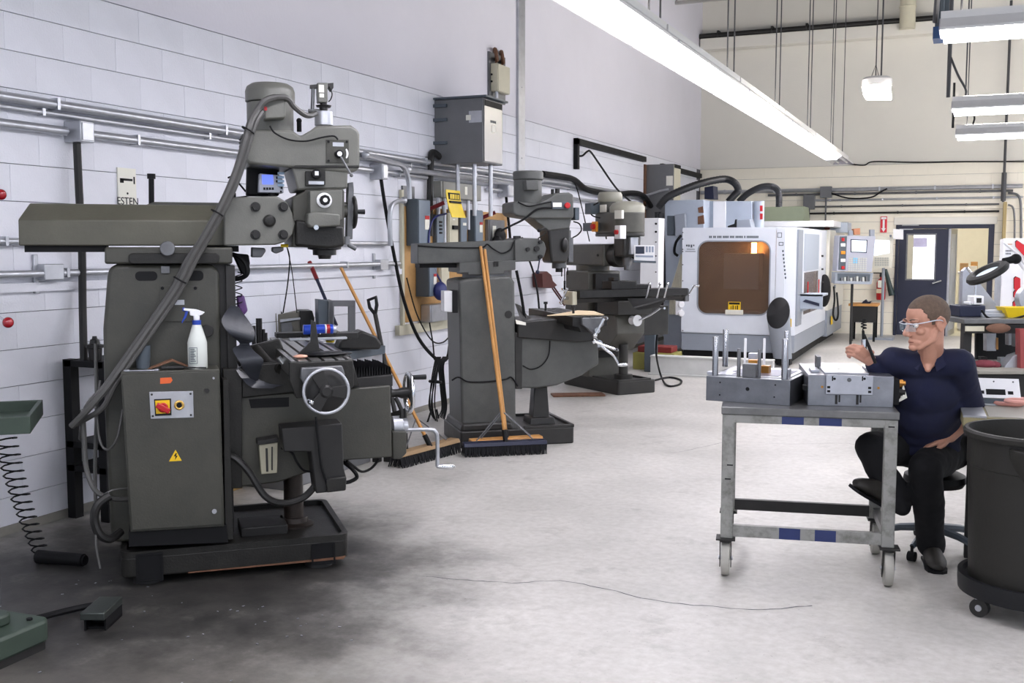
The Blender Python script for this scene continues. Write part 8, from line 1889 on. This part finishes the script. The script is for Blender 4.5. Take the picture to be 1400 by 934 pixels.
b = MB(); a_, c_ = W_(423, 358, .03), W_(446, 412, .22); b.cyl(a_, a_.lerp(c_, .45), .017, n=10); t = thing('pry_bar', 'dark bar with a red grip leaning on the wall above the bench', 'bar', (0, 0, 0)); b.ob('grip', mat('dark_red_grip', '7d1a1e', .35), t); b = MB(); b.cyl(a_.lerp(c_, .43), c_ + (c_ - a_) * .6, .013, n=10); b.ob('shaft', m_navy, t)
b = MB(); b.prism([(-.03, 0), (.03, 0), (.015, .11), (-.015, .12)], -.02, .02, 'y'); p = W0.Z(462, 470, ZB_); o = b.ob('yellow_bottle', m_yellow, None, bev=.008); o.location = V((max(p.x - .1, WX + .1), p.y + .05, ZB_)); tag(o, 'small yellow bottle seen through the iron window frame', 'bottle')
# ------------------------------------------------------------------ dark rack at the far left
YR_ = W0.x(97, 600, WX + .12)[0]
r0 = W0.x(96, 492, WX + .08)
rk = thing('tool_rack', 'dark open steel rack against the wall behind the electrical cabinet', 'rack', (WX, 0, 0))
yA_ = r0[0]; zR = r0[1]
for y in (yA_, yA_ + .62):
    for x in (.05, .3): b = MB(); b.box(x - .03, x + .03, y, y + .06, 0, zR); b.ob('post', m_navy if 0 else m_black, rk, smooth=False)
for z in (.28, .42, zR - .04): b = MB(); b.box(.03, .32, yA_, yA_ + .68, z, z + .035); b.ob('shelf', m_black, rk, smooth=False)
t = thing('tool_holder', 'dark tapered tool holder standing on the rack left of the column', 'tool holder', (WX + .2, W0.x(130, 480, WX + .2)[0], zR - .005))
b = MB(); b.lathe([(.035, 0), (.04, .07), (.05, .075), (.05, .09), (.03, .095), (.025, .12), (.015, .125), (.012, .14)], n=20); b.ob('body', m_cast, t)
# left edge: green tray with coiled hose, levers, pedal, green base
YT_ = 3.35
a_ = W0.Y(42, 578, YT_); gt = thing('chip_tray', 'dark green metal tray entering from the left edge above the coiled air hose', 'tray', (a_.x, YT_, a_.z), 41.8)
m_green = mat('machine_green', '364339', .45, var=.15, scale=6)
b = MB(); b.box(-.9, 0, 0, .5, -.03, -.02); b.box(-.9, 0, -.02, 0, -.045, .03); b.box(-.02, 0, 0, .5, -.045, .03); b.box(-.9, 0, .5, .52, -.045, .03); b.ob('pan', m_green, gt, bev=.003)
b = MB(); b.cyl((-.55, .25, -a_.z), (-.55, .25, -.03), .05, n=14); b.ob('post', m_green, gt)
pts = []
s0 = W0.Y(6, 598, YT_ + .1); s1 = W0.Z(56, 755, .03)
N_ = 15 * 8
for k in range(N_):
    u = k / N_; c_ = s0.lerp(s1, u); c_.x += -.02 * math.sin(u * 3); r_ = .05 - .012 * u; a = 2 * PI * 15 * u
    pts.append(c_ + V((math.cos(a) * r_, math.sin(a) * r_, 0 if u < .9 else 0)))
b = MB(); b.tube(pts, .0042, 5); tag(b.ob('coiled_hose', m_black, None), 'black coiled air hose hanging from the green tray to the floor at the left', 'hose')
p, q = W0.Z(52, 761, .035), W0.Z(114, 766, .035)
b = MB(); b.cyl(p, q, .034, .031, 18); b.cyl(q, q + (q - p).normalized() * .012, .024, n=14); tag(b.ob('rubber_sleeve', m_black, None), 'short black rubber sleeve lying on the floor at the end of the coiled hose', 'sleeve')
for x0, y0, x1, y1, d, lb in ((-25, 418, 11, 441, 3.3, 'red ball knob on a chrome lever at the left edge, lower of the two'), (-22, 262, 1, 266, 3.3, 'red ball knob on a lever at the left edge, higher of the two')):
    p, q = W0.Y(x0, y0, d), W0.Y(x1, y1, d); t = thing('lever_knob', lb, 'knob', (0, 0, 0)); b = MB(); b.cyl(p, q, .006, n=8); b.tube([p, V((p.x - .02, p.y, p.z)), V((p.x - .02, p.y, 0))], .012, 6); b.ob('lever', m_chrome, t); b = MB(); b.sph(q, .0235, 20, 12); b.ob('ball', mat('glossy_red_ball', '8e0f1c', .12, var=0, coat=.5), t)
# foot pedal
pf = [W0.Z(*q_, 0) for q_ in ((110, 866), (143, 866), (157, 842))]; c0_ = pf[0]; dd_ = (pf[1] - pf[0]); an = math.degrees(math.atan2(dd_.y, dd_.x)); wd_ = dd_.length; dp_ = (pf[2] - pf[1]).length
t = thing('foot_pedal', 'dark metal foot pedal box lying on the floor at the lower left', 'pedal', tuple(c0_), an)
m_ped = mat('pedal_metal', '474c49', .3, .6, var=.2)
hp = .085
b = MB(); b.prism([(0, hp * .62), (wd_, hp * .62), (wd_, hp), (0, hp)], 0, dp_, 'y'); b.ob('treadle', m_ped, t, bev=.004)
b = MB(); b.box(.004, wd_ - .004, .05, dp_, .0, .01); b.box(.004, .012, .03, dp_, 0, hp * .62); b.box(wd_ - .012, wd_ - .004, .03, dp_, 0, hp * .62); b.box(.01, wd_ - .01, .1, dp_, 0, hp * .5); b.ob('housing', m_black, t, smooth=False)
b = MB(); b.tube([W0.Z(133, 827, .03), W0.Z(110, 831, .02), W0.Z(80, 838, .02), W0.Z(50, 846, .05)], .014, 8, sm=5); tag(b.ob('pedal_cable', m_black, None), 'black cable from the foot pedal to the green machine base', 'cable')
# green machine base
g = [W0.Z(*q_, 0) for q_ in ((-60, 945), (74, 884), (66, 850))]
t = thing('green_machine', 'worn green machine base corner at the bottom left of the frame', 'machine', tuple(g[1]), math.degrees(math.atan2((g[1] - g[0]).y, (g[1] - g[0]).x)))
zg = Fr(g[1].x, g[1].y, 0).Y(72, 858, 0).z
b = MB(); b.prism(rnd(-1.2, 0, 0, .55, .05), .03, .12, 'z'); b.ob('casting', m_green, t, bev=.012)
b = MB(); b.prism(rnd(-1.18, -.01, .01, .54, .04), .0, .03, 'z'); b.ob('foot', m_dark, t)
b = MB(); b.prism(rnd(-1.1, -.1, .09, .46, .04), .12, .165, 'z'); b.ob('pedestal', m_green, t, bev=.01)
b = MB(); b.cyl((-.06, .06, .12), (-.06, .06, .128), .012, n=6); b.cyl((-.06, .49, .12), (-.06, .49, .128), .012, n=6); b.ob('anchor_bolt', m_black, t)
# ------------------------------------------------------------------ things on top of the electrical cabinet
zc_ = F1.y(232, 507, .0)[1]
def oncab(x, b_): a = F1.y(x, 500, b_)[0]; return F1.i.transposed() @ V((a, b_, 0)) + F1.o + V((0, 0, zc_))
b_ = .04; r_ = (F1.y(284, 490, b_)[0] - F1.y(257, 490, b_)[0]) / 2
sb_ = thing('spray_bottle', 'white trigger spray bottle with a blue trigger on the electrical cabinet', 'spray bottle', oncab(270.5, b_), 41.8)
hz = lambda y: F1.y(270, y, b_)[1] - zc_
m_bot = mat('milky_plastic', 'dfe3dc', .3, var=.03, trans=.15); m_bbl = mat('trigger_blue', '1d3fa0', .35, var=0)
H1 = hz(468)
b = MB(); b.lathe([(r_ * .9, 0), (r_, .006), (r_, H1), (r_ * .93, H1 + .012), (r_ * .6, hz(450)), (r_ * .4, hz(442)), (r_ * .36, hz(440))], n=32); b.ob('bottle', m_bot, sb_)
b = MB(); b.cyl((0, 0, hz(444)), (0, 0, hz(438)), r_ * .45, n=20); b.ob('collar', m_bbl, sb_)
b = MB(); b.cyl((0, 0, hz(438)), (0, 0, hz(431)), r_ * .32, n=14); b.prism([(-.058, hz(424)), (-.056, hz(421)), (.0, hz(423)), (.038, hz(427)), (.026, hz(430)), (.0, hz(433)), (-.03, hz(431)), (-.03, hz(425.5))], -.011, .011, 'y'); b.ob('sprayer_head', m_white, sb_, bev=.003)
b = MB(); b.cyl((-.062, 0, hz(422.8)), (-.05, 0, hz(422.8)), .009, n=12); b.prism([(-.05, hz(425)), (-.036, hz(425)), (-.045, hz(433)), (-.066, hz(442)), (-.068, hz(440)), (-.054, hz(431))], -.006, .006, 'y'); b.ob('trigger', m_bbl, sb_, bev=.002)
b = MB(); b.frame(-r_ * .86, -r_ * .05, hz(496), hz(474), .002, -r_ - .001, -r_ + .004); 
for k in range(8): b.box(-r_ * .75, -r_ * (.2 + .1 * (k % 3)), -r_ - .001, -r_ + .004, hz(493 - 2.3 * k), hz(492.2 - 2.3 * k))
b.ob('printed_label', m_greyd, sb_, smooth=False)
def cabitem(name, label, cat, m, fn, x, b__, rz=0, bev=.002, smooth=True):
    b = MB(); fn(b); o = b.ob(name, m, None, bev=bev, smooth=smooth); o.location = oncab(x, b__) + V((0, 0, .0005)); o.rotation_euler = (0, 0, R(41.8 + rz)); return tag(o, label, cat)
hgt = F1.y(195, 471, .12)[1] - F1.y(195, 503, .12)[1]
cabitem('metal_cup', 'grey metal cup standing at the back of the electrical cabinet top', 'cup', m_greyd, lambda b: b.lathe([(.03, 0), (.034, hgt), (.031, hgt), (.028, .004)], n=24), 196, .11)
cabitem('leather_pad', 'folded brown leather pad behind the spray bottle on the cabinet', 'pad', mat('brown_leather', '7a5640', .7, var=.15), lambda b: (b.prism([(-.1, .0), (.02, .045), (.105, .006), (.1, .0), (.02, .035), (-.09, -.0)], -.03, .03, 'y')), 229, .09, 6)
cabitem('screwdriver', 'dark handled screwdriver lying across the front of the cabinet top', 'tool', m_dark, lambda b: (b.cyl((-.05, 0, .012), (.05, 0, .012), .012, .009, 12), b.cyl((.05, 0, .012), (.15, 0, .008), .004, n=8)), 236, .01, -6)
cabitem('white_wrench', 'pale slim wrench at the front left edge of the cabinet top', 'tool', m_alub, lambda b: (b.box(-.07, .06, -.008, .008, 0, .008), b.cyl((-.07, 0, 0), (-.07, 0, .01), .015, n=12), b.cyl((.06, 0, 0), (.06, 0, .01), .012, n=12)), 195, .0, -4)

mb = MB()
for i in range(70):
    p = V((-3.0 + random.uniform(-.9, .8), 2.9 + random.uniform(-.6, .9), .002)); s_ = random.uniform(.002, .007)
    mb.box(-s_, s_, -s_ * .5, s_ * .5, 0, .002, MX.Translation(p) @ MX.Rotation(random.uniform(0, 3), 4, 'Z'))
tag(mb.ob('metal_chips', m_alub, None, smooth=False), 'scattered bright metal chips on the oily floor before the nearest mill', 'chips', kind='stuff')
q = W0.X(365, 664, WX + .75); b = MB(); b.box(-.18, .18, 0, .3, 0, .32); o = b.ob('parts_carton', mat('tan_carton', 'c2a062', .8, var=.08), None, bev=.004); o.location = (WX + .3, YBe - 1.45, 0); tag(o, 'tan carton on the floor, seen below the knee of the nearest mill', 'carton')
